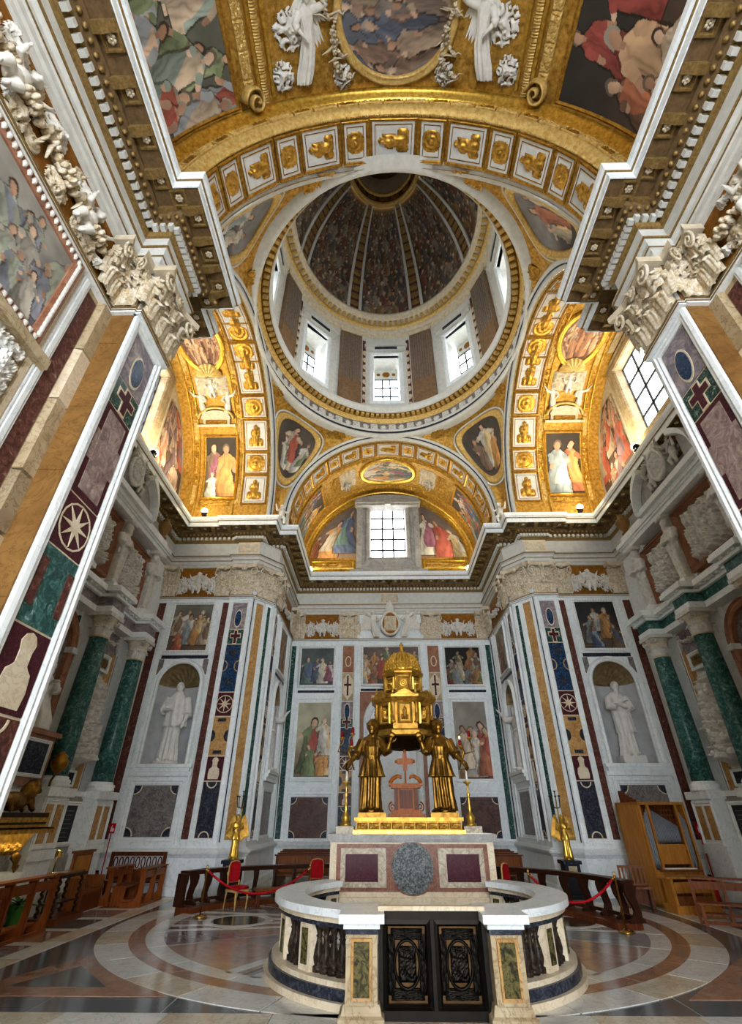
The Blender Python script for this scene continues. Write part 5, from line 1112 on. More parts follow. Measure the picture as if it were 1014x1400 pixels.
def hand(b, p, d, s=1., up=(0, 0, 1), curl=.3):
    """palm, four unequal bent fingers and a thumb, pointing along d"""
    d = Vector(d).normalized(); u = Vector(up); u = (u - d * u.dot(d)).normalized(); r = d.cross(u); p = Vector(p)
    b.tube([p, p + d * .03 * s, p + d * .055 * s], [.017 * s, .024 * s, .02 * s], 8)
    for k, L in zip((-1.5, -.5, .5, 1.5), (.9, 1.05, 1, .8)):
        q = p + d * .05 * s + r * k * .0125 * s; m = q + d * .028 * L * s - u * curl * .01 * s; e = m + (d * (1 - curl) - u * curl).normalized() * .028 * L * s; b.tube([q, m, e], [.0085 * s, .008 * s, .006 * s], 6)
    q = p + d * .015 * s + r * .02 * s; b.tube([q, q + (d + r).normalized() * .03 * s, q + (d * 1.2 + r * .6).normalized() * .052 * s], [.01 * s, .009 * s, .007 * s], 6)
def arm(b, sh, el, ha, r0=.045, r1=.034, r2=.02, sleeve=.05, s=1., curl=.3, up=(0, 0, 1)):
    b.tube([sh, [(a + c) / 2 for a, c in zip(sh, el)], el], [r0, r0 * .92, r1 * 1.05], 9); b.tube([el, [(a + c) / 2 for a, c in zip(el, ha)], ha], [r1 * 1.05, r1, r2], 9)
    if sleeve: b.tube([sh, el, [e + (h - e) * .35 for e, h in zip(el, ha)]], [r0 * 1.25, sleeve, sleeve * 1.25], 9)
    hand(b, ha, [h - e for h, e in zip(ha, el)], s, up, curl)
def foot(b, x, y, s=1.): b.ell((x, y - .03, .018), (.025 * s, .06 * s, .02), 8, 5)
BODY = [(0, 0, 0, .125, .10), (.06, 0, 0, .12, .095), (.3, 0, 0, .10, .08), (.5, 0, .0, .095, .075), (.6, 0, 0, .088, .066), (.72, 0, 0, .105, .07), (.8, 0, 0, .12, .062), (.845, 0, 0, .06, .04), (.87, 0, 0, .034, .034)]
def friar():
    b = MB(); robe(b, BODY, 12, .2); head(b, (.0, -.01, .94), 1., None, False, False, .15)
    robe(b, [(.42, .02, .0, .15, .1), (.6, .01, 0, .145, .095), (.78, 0, 0, .13, .08), (.85, 0, 0, .065, .05), (.88, 0, .01, .05, .05)], 9, .12, 1.)
    arm(b, (-.12, 0, .79), (-.17, -.03, .62), (-.06, -.13, .63), sleeve=.055, curl=.6); arm(b, (.12, 0, .79), (.18, -.01, .6), (.17, -.08, .48), sleeve=.055)
    b.box(-.1, .02, -.17, -.12, .6, .72); foot(b, -.05, -.1); foot(b, .06, -.1); b.lathe([(.17, -.03), (.17, 0), (.15, .01)], 16); return remesh(b, 'statue', 'statue_marble', .009, 1)
def crossed():
    b = MB(); L = [list(l) for l in BODY]
    for l in L: l[1] = .03 * sin(l[0] * 3)
    robe(b, L, 10, .2, .6); head(b, (.03, -.02, .94), 1., True, True, False, -.3, .15); arm(b, (-.10, 0, .79), (-.15, -.06, .63), (.03, -.12, .70), sleeve=.055, curl=.4); arm(b, (.13, 0, .79), (.17, -.06, .62), (-.02, -.125, .67), sleeve=.055, curl=.4)
    robe(b, [(.3, .05, .02, .13, .1), (.55, .04, .02, .13, .09), (.8, 0, .01, .125, .065), (.86, 0, .01, .05, .045)], 8, .12, 2.)
    b.box(-.16, .16, -.13, .12, -.1, 0); foot(b, -.04, -.1); foot(b, .06, -.11); return remesh(b, 'statue', 'statue_marble', .009, 1)
def prophet():
    b = MB(); L = [list(l) for l in BODY]
    for l in L: l[1] = .05 * sin(l[0] * 3.2)
    robe(b, L, 11, .2, .2); head(b, (.03, -.02, .95), 1., True, True, False, -.5); arm(b, (-.1, 0, .79), (-.2, -.04, .66), (-.12, -.13, .6), sleeve=.05); arm(b, (.14, 0, .8), (.27, -.06, .8), (.36, -.12, .93), sleeve=.05)
    b.lathe([(.16, -.03), (.16, 0), (.14, .01)], 16); foot(b, 0, -.1); foot(b, .1, -.1); return remesh(b, 'statue', 'statue_marble', .010, 1)
def kneeling():
    b = MB(); robe(b, [(0, 0, .02, .2, .26), (.12, 0, .0, .19, .24), (.3, 0, .02, .15, .15), (.45, 0, .04, .13, .1), (.6, 0, .03, .13, .085), (.68, 0, .02, .07, .05), (.72, 0, .01, .04, .04)], 11, .12)
    robe(b, [(.02, 0, .12, .26, .24), (.3, 0, .1, .19, .16), (.6, 0, .05, .15, .09), (.69, 0, .03, .07, .06)], 9, .1, 1.); head(b, (0, -.02, .79), 1.05, None, True); b.lathe([(.05, .83), (.055, .87), (.045, .92), (.02, .96), (.008, .98)], 12)
    for sg in (-1, 1): arm(b, (sg * .12, 0, .62), (sg * .16, -.06, .47), (sg * .02, -.19, .55), sleeve=.05)
    return remesh(b, 'statue', 'statue_marble', .011, 3)
def herm():
    b = MB(); b.add(*(lambda m: (m.v, m.f))(MB().grid([[(-w, -d, z), (w, -d, z), (w, d, z), (-w, d, z)] for w, d, z in ((.07, .06, 0), (.075, .065, .05), (.06, .055, .06), (.085, .07, .5), (.11, .08, .62))], True)))
    b.f.append((0, 1, 2, 3)); n = len(b.v); b.f.append((n - 4, n - 3, n - 2, n - 1)); robe(b, [(.45, 0, 0, .1, .08), (.62, 0, 0, .12, .085), (.74, 0, 0, .12, .07), (.8, 0, 0, .05, .045)], 9, .12); head(b, (0, -.02, .88), 1.0, True, True)
    for sg in (-1, 1): arm(b, (sg * .11, 0, .74), (sg * .15, -.05, .6), (sg * .02, -.11, .58), sleeve=.05)
    b.box(-.1, .1, -.09, .06, .95, 1.0); return remesh(b, 'herm', 'relief_marble', .012, 2)
def wing(sg, span=.34, h=.62, lean=.25):
    """feathered wing: rows of overlapping feathers, root at origin"""
    b = MB()
    for row, (n, L) in enumerate(((9, 1.), (7, .62), (5, .36))):
        for i in range(n):
            t = i / (n - 1); rx, rz = sg * span * .42 * t, .16 * sin(t * PI * .8) * h / .6 + .1 * (1 - t); a = R_(-84 + 30 * t + 8 * row); l = h * L * (.62 + .38 * sin(PI * (.25 + .6 * t)))
            dx, dz = sg * cos(a), sin(a); y = .03 + .012 * t - .012 * row; w = .035 - .004 * row; px, pz = -dz * sg, dx * sg
            ring = [(rx + dx * l * q + px * w * k, y - .006 * (1 - abs(k)), rz + dz * l * q + pz * w * k) for q, k in ((0, -.6), (.3, -1), (.85, -.8), (1, 0), (.85, .8), (.3, 1), (0, .6))]
            m = len(ring); b.add([(x, yy - .006, z) for x, yy, z in ring] + [(x, yy + .012, z) for x, yy, z in ring], [tuple(range(m)), tuple(range(2 * m - 1, m - 1, -1))] + [(j, j + m, (j + 1) % m + m, (j + 1) % m) for j in range(m)])
    b.tube([(0, .03, -.05), (sg * span * .15, .02, .14 * h / .6), (sg * span * .42, .035, .08)], [.03, .035, .012], 7); return b
def bronze_angel(sg):
    """angel with one arm raised to the casket and the other held out; sg = side of the raised arm"""
    b = MB(); L = [(0, -.02 * sg, 0, .125, .10), (.05, -.02 * sg, 0, .12, .095), (.2, -.01 * sg, 0, .115, .09), (.42, 0, 0, .115, .09), (.56, 0, 0, .095, .072), (.68, .0, -.01, .112, .085), (.78, 0, 0, .12, .066), (.825, 0, 0, .06, .045), (.85, 0, 0, .036, .036)]
    robe(b, L, 11, .2, .4); robe(b, [(.36, 0, 0, .155, .128), (.385, 0, 0, .142, .118), (.5, 0, 0, .112, .088), (.575, 0, 0, .094, .072), (.62, 0, 0, .11, .085), (.70, 0, -.008, .118, .086)], 13, .2, 1.2); b.lathe([(.10, .565), (.107, .578), (.10, .595)], 20, (0, 0), 0, 2 * PI, 1, .78)
    robe(b, [(.0, sg * -.06, .06, .07, .05), (.3, sg * -.08, .07, .06, .04), (.6, sg * -.06, .06, .05, .03)], 6, .3, .3)
    head(b, (.012 * sg, -.03, .93), 1.3, 'curl', False, False, -.35 * sg, .1)
    arm(b, (sg * .115, 0, .775), (sg * .195, -.06, .62), (sg * .235, -.08, .735), .05, .042, .028, .058, 1.4, .35, (0, -1, 0)); arm(b, (-sg * .115, 0, .775), (-sg * .18, -.03, .63), (-sg * .26, -.1, .53), .05, .042, .028, .058, 1.4, .9)
    foot(b, -.05, -.09); foot(b, .05, -.105); b.lathe([(.145, -.02), (.15, 0), (.13, .015)], 14); return remesh(b, 'figure', 'bronze', .0075, 1, .4)
def gilt_angel():
    b = MB(); robe(b, [(0, 0, 0, .12, .1), (.1, 0, 0, .11, .09), (.4, .01, 0, .09, .075), (.58, 0, 0, .075, .058), (.72, 0, 0, .095, .065), (.8, 0, 0, .11, .055), (.86, 0, 0, .034, .034)], 9, .14); robe(b, [(.42, 0, 0, .11, .09), (.58, 0, 0, .085, .065)], 9, .13, 1.)
    head(b, (0, -.01, .93), 1., 'curl', False, False, .3); arm(b, (-.1, 0, .78), (-.15, -.05, .66), (-.03, -.13, .68), sleeve=.05); arm(b, (.1, 0, .78), (.15, -.05, .68), (.05, -.13, .78), sleeve=.05); foot(b, -.04, -.08); foot(b, .04, -.08)
    b.lathe([(.14, -.03), (.14, 0), (.12, .012)], 12); return remesh(b, 'figure', 'gold_bright', .011, 2)
def putto():
    b = MB(); b.ell((0, 0, .52), (.13, .11, .17), 12, 9).ell((0, 0, .36), (.14, .12, .11), 12, 8); head(b, (0, -.03, .82), 1.45, 'curl'); 
    for sg in (-1, 1):
        b.tube([(sg * .07, -.02, .32), (sg * .12, -.12, .2), (sg * .1, -.06, .02)], [.085, .075, .045], 9); b.ell((sg * .1, -.1, .0), (.035, .07, .03), 8, 5); b.tube([(sg * .13, 0, .62), (sg * .24, -.08, .55), (sg * .3, -.12, .7)], [.055, .05, .035], 8); hand(b, (sg * .3, -.12, .7), (sg * .3, -.2, .8), 1.1)
    return remesh(b, 'putto', 'stucco', .014, 2)
def stucco_angel():
    b = MB(); L = [(0, .12, 0, .10, .07), (.15, .08, 0, .12, .085), (.4, .02, 0, .105, .08), (.56, 0, 0, .085, .062), (.72, 0, 0, .10, .065), (.8, 0, 0, .11, .055), (.86, 0, 0, .034, .034)]
    robe(b, L, 10, .24); head(b, (-.02, -.02, .93), 1.05, 'curl', False, False, .4); arm(b, (-.1, 0, .79), (-.24, -.05, .83), (-.33, -.1, .95), sleeve=.05); arm(b, (.1, 0, .79), (.2, -.06, .66), (.1, -.13, .56), sleeve=.05)
    return remesh(b, 'angel', 'stucco', .012, 2)
FRIAR, CROSSED, PROPHET, KNEEL, HERM, BANG, BANG2, GANG, PUTTO, SANG = friar(), crossed(), prophet(), kneeling(), herm(), bronze_angel(1), bronze_angel(-1), gilt_angel(), putto(), stucco_angel()
WINGS = {s: wing(s).mesh('wing', 'stucco') for s in (-1, 1)}
def crowdf(seed, rows, nf):
    """marble relief of a crowd of figures"""
    def f(U, V):
        d = .03 * fbm(U * 3 + 4, V * 3 + 4, seed); r = np.random.default_rng(seed)
        for row in range(rows):
            z0 = .72 - 1.55 * row / max(1, rows - 1) if rows > 1 else -.4; hh = .85 / rows * 1.6
            for i in range(nf):
                x = -.85 + 1.7 * (i + .5) / nf + r.uniform(-.08, .08); z = z0 + r.uniform(-.06, .06); k = r.uniform(.85, 1.1); wd = .85 / nf; base = .05 + .03 * row
                for bx, bz, a, b_, h in ((0, .62, .36, .16, 1), (0, .25, .72, .3, .9), (r.uniform(-.3, .3), -.3, .8, .55, .8), (r.uniform(-.9, .9), .2, .5, .14, .9)):
                    q = 1 - ((U - x - bx * wd) / (a * wd * k)) ** 2 - ((V - z - bz * hh) / (b_ * hh * k)) ** 2; d = np.maximum(d, (base + .07 * h * np.sqrt(np.clip(q, 0, 1))) * (q > 0))
        return d * (.7 + .6 * fbm(U * 14 + 2, V * 14 + 2, seed + 3, 3))
    return f
REL = [hfield(80, 140, crowdf(5, 4, 4), name='relief', mat='relief_marble'), hfield(120, 110, crowdf(15, 3, 6), name='relief', mat='relief_marble'), hfield(80, 140, crowdf(25, 4, 3), name='relief', mat='relief_marble')]
def relief(p, k, x, z, w, h, d, off): return ob('relief', REL[k], p, (x, -off, z), (0, 0, 0), (w, d, h))
# ---- statues in the niches
def statue(label, me, loc, rz, h, group=None):
    t = thing('statue', label, 'statue', loc, rz, group); ob('figure', me, t, (0, 0, .03 * h if me is not CROSSED else .1 * h), (0, 0, 0), (h,) * 3); return t
statue('white marble friar in a cape holding a book, in the niche beside the pews', FRIAR, (-7.3, 5.32, 3.19), 0, 2.42)
statue('white marble bearded saint with hands crossed on the breast, in the niche above the organ', CROSSED, (7.3, 5.32, 3.19), 0, 2.2)
for s in (-1, 1):
    t = statue('white marble prophet with arm stretched out, altar bay niche on the %s side' % ('pew' if s < 0 else 'organ'), PROPHET, (s * 4.72, 8.1, 3.19), -s * PI / 2 * .8, 2.15)
    if s > 0: t.children[0].scale.x *= -1
# ---- coat of arms with angels on the rear frieze
ca_ = thing('coat_of_arms', 'white stucco shield with crown between two winged angels on the rear frieze', 'coat of arms', (0, 10.0, 8.7))
shl = [(.42 * cos(a) * (1 - .12 * max(0, sin(a))), .62 + .55 * sin(a) - (.12 if abs(a + PI / 2) < .2 else 0)) for a in np.linspace(0, 2 * PI, 28, endpoint=False)]
ob('shield', MB().prism(shl, -.3, .02).mesh('shield', 'ochre_ground'), ca_); ob('shield_rim', MB().tube([(x, -.3, z) for x, z in shl] + [(shl[0][0], -.3, shl[0][1])], .06, 6, False).mesh('shield_rim', 'stucco', True), ca_)
ob('charge', KIT['foliage'], ca_, (0, -.3, .62), (0, 0, 0), (.55, 1.0, .7), 'stucco_warm')
ob('crown', MB().lathe([(.16, 1.2), (.22, 1.3), (.2, 1.5), (.12, 1.7), (.03, 1.85), (.05, 1.9), (0.01, 1.95)], 14, (0, -.12)).mesh('crown', 'stucco', True), ca_)
for sg in (-1, 1):
    ob('angel', SANG, ca_, (sg * .78, -.14, .02), (0, 0, 0), (-sg * 1.25, 1.25, 1.25)); ob('wing', WINGS[sg], ca_, (sg * .88, -.08, 1.0), (0, R_(18 * sg), 0), (1.5,) * 3)
# plaques on the friezes
for x, y, rz in ((0, 10.12, 0), (-5.6, 4.97, 0), (5.6, 4.97, 0)):
    q = thing('frieze_plaque', 'pale stucco plaque with scrolled edge on the %s' % ('frieze over the rear shield' if y > 6 else 'frieze over the %s inlaid pier' % ('pew side' if x < 0 else 'organ side')), 'plaque', (x, y, 10.45), rz)
    ob('slab', MB().box(-.42, .42, -.05, .0, 0, .5).mesh('slab', 'cream_marble'), q); ob('scroll', KIT['scroll'], q, (0, -.05, .25), (0, 0, 0), (.8, .4, .4), 'stucco_warm')
# ---- putti and stucco on frieze bays and vault
for s in (-1, 1):
    for (wn, fx, rz, u) in (('transept_far', 7.36, 0, 0),):
        w = W[wn, s]; ob('putto', PUTTO, w, (s * fx - w.location.x, -.12, ZS + .08), (0, 0, 0), (.95,) * 3)
        for sg in (-1, 1): ob('wing', WINGS[sg], w, (s * fx - w.location.x, -.1, ZS + .68), (0, R_(-35 * sg), 0), (.9,) * 3)
    ob('putto', PUTTO, W['back', 0], (s * 3.15 + 4.55, -.12, ZS + .08), (0, 0, 0), (.9,) * 3)
    for sg in (-1, 1): ob('wing', WINGS[sg], W['back', 0], (s * 3.15 + 4.55, -.1, ZS + .6), (0, R_(-35 * sg), 0), (.8,) * 3)
    w = W['near', s]; g = (lambda u: 13.3 - u) if s < 0 else (lambda u: u)
    for u in (1.35, 2.95): ob('putto', PUTTO, w, (g(u), -.12, ZS + .1), (0, R_(20), 0), (.95,) * 3)
    for u in (1.35, 2.95): ob('wing', WINGS[1], w, (g(u), -.08, ZS + .7), (0, R_(-30), 0), (.9,) * 3)
    # barrel vault of the entrance: winged stucco figures, shells, fruit
    for th, sc_, m_ in ((113, 1.6, SANG), (67, 1.6, SANG)):
        if (th > 90) != (s < 0): continue
        M = cylM('y', 5.2, 12.4, -7.25, th) @ Matrix.Rotation(PI / 2, 4, 'Y')
        M = cylM('y', 5.22, 12.4, -7.3, th); X0 = M.to_3x3() @ Vector((1, 0, 0)); N = -(M.to_3x3() @ Vector((0, 1, 0))); UPv = Vector((0, -1, 0)); RT = UPv.cross(-N) * -1
        RT = (-N).cross(UPv); p = M.translation
        Mf = Matrix(((RT.x, -N.x, UPv.x, p.x), (RT.y, -N.y, UPv.y, p.y), (RT.z, -N.z, UPv.z, p.z), (0, 0, 0, 1)))
        obm('stucco_angel', SANG, Mf @ Matrix.Diagonal((s * 1.6, 1.6, 1.6, 1)), cn)
        for sg in (-1, 1): obm('stucco_wing', WINGS[sg], Mf @ Matrix.Translation((0, .05, 1.2)) @ Matrix.Diagonal((1.4, 1.4, 1.4, 1)), cn)
        for q, (dx, dz) in enumerate(((.75 * s * -1, .3), (.7 * s * -1, .8), (.55 * -s, 1.5))):
            obm('fruit_swag', SWAG, Mf @ Matrix.Translation((dx, -.05, dz)) @ Matrix.Rotation(R_(60 + 25 * q), 4, 'Y') @ Matrix.Diagonal((.42, 1, .6, 1)), cn, 'stucco_warm')
        shellm = cached('shellm', lambda: MB().grid([[(r * .5 * cos(t), -.16 * (1 - r * r) - (.05 * r if k % 2 else 0), r * .5 * sin(t)) for k, t in enumerate(np.linspace(-.15, PI + .15, 19))] for r in np.linspace(.08, 1, 6)]).mesh('scallop_shell', 'stucco'))
        obm('scallop_shell', shellm, Mf @ Matrix.Translation((-.35 * s, -.06, 1.75)) @ Matrix.Rotation(R_(-40 * s), 4, 'Y'), cn)
    for y_ in (-7.25,): obm('volute_scroll', VOL, cylM('y', 5.2, 12.4, y_, 131 if s < 0 else 49) @ Matrix.Diagonal((.5, 1.5, .5, 1)), cn, 'gold_pale')
    # stucco angels leaning on the pediments of the transept vaults, statues at pendentive feet
    ctv = bpy.data.objects['ceiling_transept_' + sidename(s)]
    for sg in (-1, 1): obm('stucco_angel', SANG, cylM('x', 4.42, 12.4, s * 7.2 + sg * .55, 50) @ Matrix.Diagonal((-sg * 1.05, 1.05, 1.05, 1)), ctv)
    obm('putto', PUTTO, cylM('x', 4.4, 12.4, s * 7.2, 60) @ Matrix.Diagonal((.8, .8, .8, 1)), ctv); obm('scallop_shell', shellm, cylM('x', 4.42, 12.4, s * 7.2, 72) @ Matrix.Diagonal((1, 1, 1, 1)), ctv, 'gold_pale')
    ob('corner_putto', PUTTO, cdm, (s * 4.5, 5.0, 11.85), (0, 0, -s * .6), (1.0,) * 3)
    for th in (60, 120): obm('putto', PUTTO, cylM('y', 4.25, 12.5, 8.7, th) @ Matrix.Rotation(PI / 2, 4, 'Y') @ Matrix.Diagonal((.8, .8, .8, 1)), ca)
# ================================================================ TOMB MONUMENTS
def monument(s):
    t = thing('papal_monument', 'two-storey marble tomb monument with green columns and reliefs, %s' % ('behind the kneeler pews' if s < 0 else 'beside the wooden organ'), 'monument', (s * 8.7, 0, 0), -s * PI / 2)
    P = lambda nm, b, mat, sm=False, par=None: ob(nm, b.mesh(nm, mat, sm), par or t)
    fz = 'violet_marble' if s < 0 else 'green_marble'
    P('base', MB().box(-4.15, 4.15, -.42, -.02, 1.06, 2.25).box(-4.25, 4.25, -.55, 0, .02, .3).box(-4.2, 4.2, -.46, 0, .3, 1.06), 'grey_white')
    P('base_cornice', MB().box(-4.2, 4.2, -.5, 0, 2.25, 2.36), 'white_marble')
    for x in (-3.4, -1.2, 1.2, 3.4):
        P('pedestal', MB().box(x - .46, x + .46, -.78, -.4, .02, 2.2).box(x - .54, x + .54, -.86, -.4, 2.2, 2.38).box(x - .5, x + .5, -.82, -.4, 1.02, 1.2), 'white_marble')
        pf = bpy.data.objects.new('x', None) if False else None
        for dx in (-.2, .2): slab(t, 'yellow_panel', x + dx - .13, x + dx + .13, 1.32, 2.05, .78, .795, 'yellow_marble')
        frame_ob(t, 'panel_frame', x - .38, x + .38, 1.27, 2.1, .06, .04, 'white_marble', .78)
        cl = P('column', MB().lathe([(.275, 2.6), (.272, 3.6), (.255, 4.8), (.235, 5.9)], 20, (x, -.55)), 'green_marble', True)
        P('column_base', MB().lathe([(.36, 2.38), (.36, 2.44), (.35, 2.46), (.37, 2.5), (.35, 2.54), (.3, 2.56), (.31, 2.59), (.28, 2.61)], 20, (x, -.55)), 'white_marble', True)
        c = P('column_capital', MB().lathe([(.25, 5.88), (.27, 5.92), (.24, 5.94), (.25, 6.2), (.33, 6.44)], 16, (x, -.55)), 'stucco_warm', True)
        for row, (n, h, z, sz) in enumerate(((8, .3, 5.93, .2), (8, .36, 6.08, .2))):
            for j in range(n):
                a = 2 * PI * (j + .5 * row) / n
                if sin(a) > .75: continue
                ob('leaf', ACA, c, (x + .235 * cos(a), -.55 + .235 * sin(a), z), (0, 0, a + PI / 2), (sz, .24, h), 'relief_marble')
        for a in (-135, -45): ob('volute', VOL, c, (x + .34 * cos(R_(a)), -.55 + .34 * sin(R_(a)), 6.36), (0, 0, R_(a + 90)), (.16, .5, .16), 'relief_marble')
        P('abacus', MB().box(x - .36, x + .36, -.9, -.2, 6.44, 6.54), 'relief_marble')
        P('back_pilaster', MB().box(x - .34, x + .34, -.14, 0, 2.36, 6.55), 'white_marble'); slab(t, 'green_strip', x - .42, x - .36, 2.4, 6.4, 0, .1, 'green_speck')
        P('entablature_block', MB().box(x - .36, x + .36, -.86, -.1, 6.54, 6.7), 'white_marble'); P('frieze_block', MB().box(x - .33, x + .33, -.83, -.1, 6.7, 6.96), fz)
        P('cornice_block', MB().box(x - .42, x + .42, -.92, -.1, 6.96, 7.04).box(x - .52, x + .52, -1.04, -.1, 7.08, 7.2).box(x - .48, x + .48, -1.0, -.1, 7.2, 7.26), 'white_marble')
    P('architrave', MB().box(-3.9, 3.9, -.42, 0, 6.54, 6.7), 'white_marble'); P('frieze', MB().box(-3.9, 3.9, -.4, 0, 6.7, 6.96), fz)
    P('cornice', MB().box(-4.0, 4.0, -.5, 0, 6.96, 7.04).box(-4.1, 4.1, -.66, 0, 7.08, 7.2).box(-4.05, 4.05, -.62, 0, 7.2, 7.26), 'white_marble')
    md = MB().box(-.05, .05, -.6, -.1, 7.03, 7.09).mesh('modillion', 'white_marble')
    for j in range(33):
        x = -3.95 + j * .247; near_c = min(abs(abs(x) - 1.2), abs(abs(x) - 3.4)) < .45; ob('modillion', md, t, (x, -.36 if near_c else 0, 0))
    for sg in (-1, 1):
        xc = sg * 2.3
        relief(t, 0 if sg > 0 else 2, xc, 4.05, 1.16, 2.2, 2.6, .06); slab(t, 'relief_ground', xc - .6, xc + .6, 2.92, 5.2, 0, .05, 'relief_marble')
        for dx in (-.69, .69): slab(t, 'jamb', xc + dx - .09, xc + dx + .09, 2.4, 5.95, 0, .12, 'yellow_marble')
        for dx in (-.8, .8): slab(t, 'jamb_fillet', xc + dx - .02, xc + dx + .02, 2.4, 5.95, 0, .14, 'pink_marble')
        slab(t, 'alabaster_tablet', xc - .52, xc + .52, 5.42, 5.78, 0, .1, 'alabaster'); frame_ob(t, 'tablet_frame', xc - .5, xc + .5, 5.44, 5.76, .08, .08, 'white_marble', .06); kitw(t, 'scroll', xc, 5.6, .9, .26, .6, .1, 'soffit_brown', 'tablet_scroll')
        slab(t, 'upper_ground', xc - .8, xc + .8, 5.82, 6.5, 0, .1, 'violet_marble'); ob('fruit_swag', SWAG, t, (xc, -.12, 6.22), (0, 0, 0), (.66, 1, .5), 'relief_marble')
        slab(t, 'dark_tablet', xc - .42, xc + .42, 2.52, 2.78, 0, .12, 'dark_stone'); frame_ob(t, 'tablet_frame', xc - .42, xc + .42, 2.52, 2.78, .06, .06, 'white_marble', .1)
        slab(t, 'inscription_slab', xc - .46, xc + .46, 1.3, 2.05, .42, .44, 'black_slab'); frame_ob(t, 'slab_frame', xc - .46, xc + .46, 1.3, 2.05, .09, .07, 'white_marble', .42)
        for j in range(7): slab(t, 'carved_line', xc - .36 + .03 * (j % 2), xc + .36 - .05 * (j % 3), 1.93 - .09 * j, 1.945 - .09 * j, .44, .443, 'grey_marble')
        # attic storey
        relief(t, 1, xc, 8.48, 1.4, 1.5, 1.7, .09); slab(t, 'attic_ground', xc - .95, xc + .95, 7.4, 9.6, 0, .08, 'pink_marble'); frame_ob(t, 'relief_frame', xc - .7, xc + .7, 7.73, 9.23, .17, .24, 'pink_marble', .08); slab(t, 'attic_lintel', xc - .8, xc + .8, 9.4, 9.55, .08, .14, 'red_marble')
        for x in (1.25, 3.32): ob('herm', HERM, t, (sg * x, -.34, 7.5), (0, 0, 0), (2.15,) * 3); slab(t, 'herm_back', sg * x - .26, sg * x + .26, 7.3, 9.65, 0, .2, 'white_marble'); P('herm_base', MB().box(sg * x - .26, sg * x + .26, -.6, 0, 7.26, 7.5), 'white_marble')
        # broken segmental pediment, ends
        arc = [(sg * (1.7 - 1.25 * k), 10.16 + 1.2 * math.sqrt(max(0, 1 - (1 - k) ** 2))) for k in np.linspace(0, .62, 9)]
        P('pediment_arc', MB().prism(arc + [(x, z - .2) for x, z in reversed(arc)], -.9, 0), 'white_marble'); P('pediment_field', MB().prism([(sg * 1.7, 10.0)] + arc + [(arc[-1][0], 10.0)], -.6, 0), 'grey_white')
        u = P('urn', MB().lathe([(.12, 10.2), (.15, 10.26), (.07, 10.34), (.2, 10.55), (.24, 10.72), (.2, 10.84), (.1, 10.9), (.13, 10.98), (.05, 11.04)], 14, (sg * 3.3, -.4)), 'brown_marble', True)
    P('attic_cornice', MB().box(-3.75, 3.75, -.5, 0, 9.65, 9.78).box(-3.85, 3.85, -.62, 0, 9.84, 9.98).box(-1.85, 1.85, -.75, 0, 9.98, 10.16).box(-3.8, 3.8, -.56, 0, 9.78, 9.84).box(-3.6, 3.6, -.5, 0, 9.98, 10.2), 'white_marble')
    P('attic_base', MB().box(-3.9, 3.9, -.3, 0, 7.26, 7.4), 'white_marble'); slab(t, 'attic_ground', -1.05, 1.05, 7.4, 9.6, 0, .08, 'pink_marble'); relief(t, 1, 0, 8.6, 1.7, 1.55, 1.8, .09); frame_ob(t, 'relief_frame', -.86, .86, 7.8, 9.4, .18, .26, 'pink_marble', .08)
    # arms in the pediment
    sh2 = [(.36 * cos(a), 10.75 + .5 * sin(a)) for a in np.linspace(0, 2 * PI, 24, endpoint=False)]
    sh = P('shield', MB().prism(sh2, -.8, -.4), 'relief_marble'); ob('shield_rim', MB().tube([(x, -.8, z) for x, z in sh2 + sh2[:1]], .06, 6, False).mesh('shield_rim', 'relief_marble', True), sh); ob('charge', KIT['foliage'], sh, (0, -.8, 10.75), (0, 0, 0), (.5, 1.0, .66), 'relief_marble')
    P('tiara', MB().lathe([(.16, 11.2), (.2, 11.3), (.17, 11.5), (.1, 11.65), (.03, 11.7)], 12, (0, -.6)), 'relief_marble', True)
    for sg in (-1, 1): ob('putto', PUTTO, t, (sg * .62, -.62, 10.3), (0, 0, 0), (.95,) * 3, 'relief_marble'); ob('fruit_swag', SWAG, t, (sg * .5, -.75, 11.1), (0, R_(40 * sg), 0), (.35, 1, .5), 'relief_marble')
    # central arch with the kneeling pope
    P('arch', MB().grid([[(rr, y, 2.36)] + [(rr * cos(a), y, 5.5 + rr * sin(a)) for a in np.linspace(0, PI, 25)] + [(-rr, y, 2.36)] for rr, y in ((.74, 0), (.74, -.16), (.8, -.2), (.9, -.14), (.94, -.2), (.96, 0))]), 'pink_marble')
    P('arch_field', MB().prism([(.74, 2.36)] + [(.74 * cos(a), 5.5 + .74 * sin(a)) for a in np.linspace(0, PI, 25)] + [(-.74, 2.36)], -.03, 0), 'grey_marble')
    P('impost', MB().box(-1.0, -.72, -.26, 0, 5.38, 5.52).box(.72, 1.0, -.26, 0, 5.38, 5.52), 'white_marble')
    P('statue_plinth', MB().box(-.7, .7, -.6, 0, 2.36, 3.35).box(-.78, .78, -.68, 0, 3.35, 3.45), 'pink_marble'); slab(t, 'dark_tablet', -.5, .5, 2.6, 3.2, .6, .62, 'dark_stone'); frame_ob(t, 'tablet_frame', -.5, .5, 2.6, 3.2, .07, .05, 'white_marble', .6)
    ob('pope_statue', KNEEL, t, (0, -.35, 3.45), (0, 0, R_(25) * s), (1.75,) * 3)
    return t
for s in (-1, 1): monument(s)
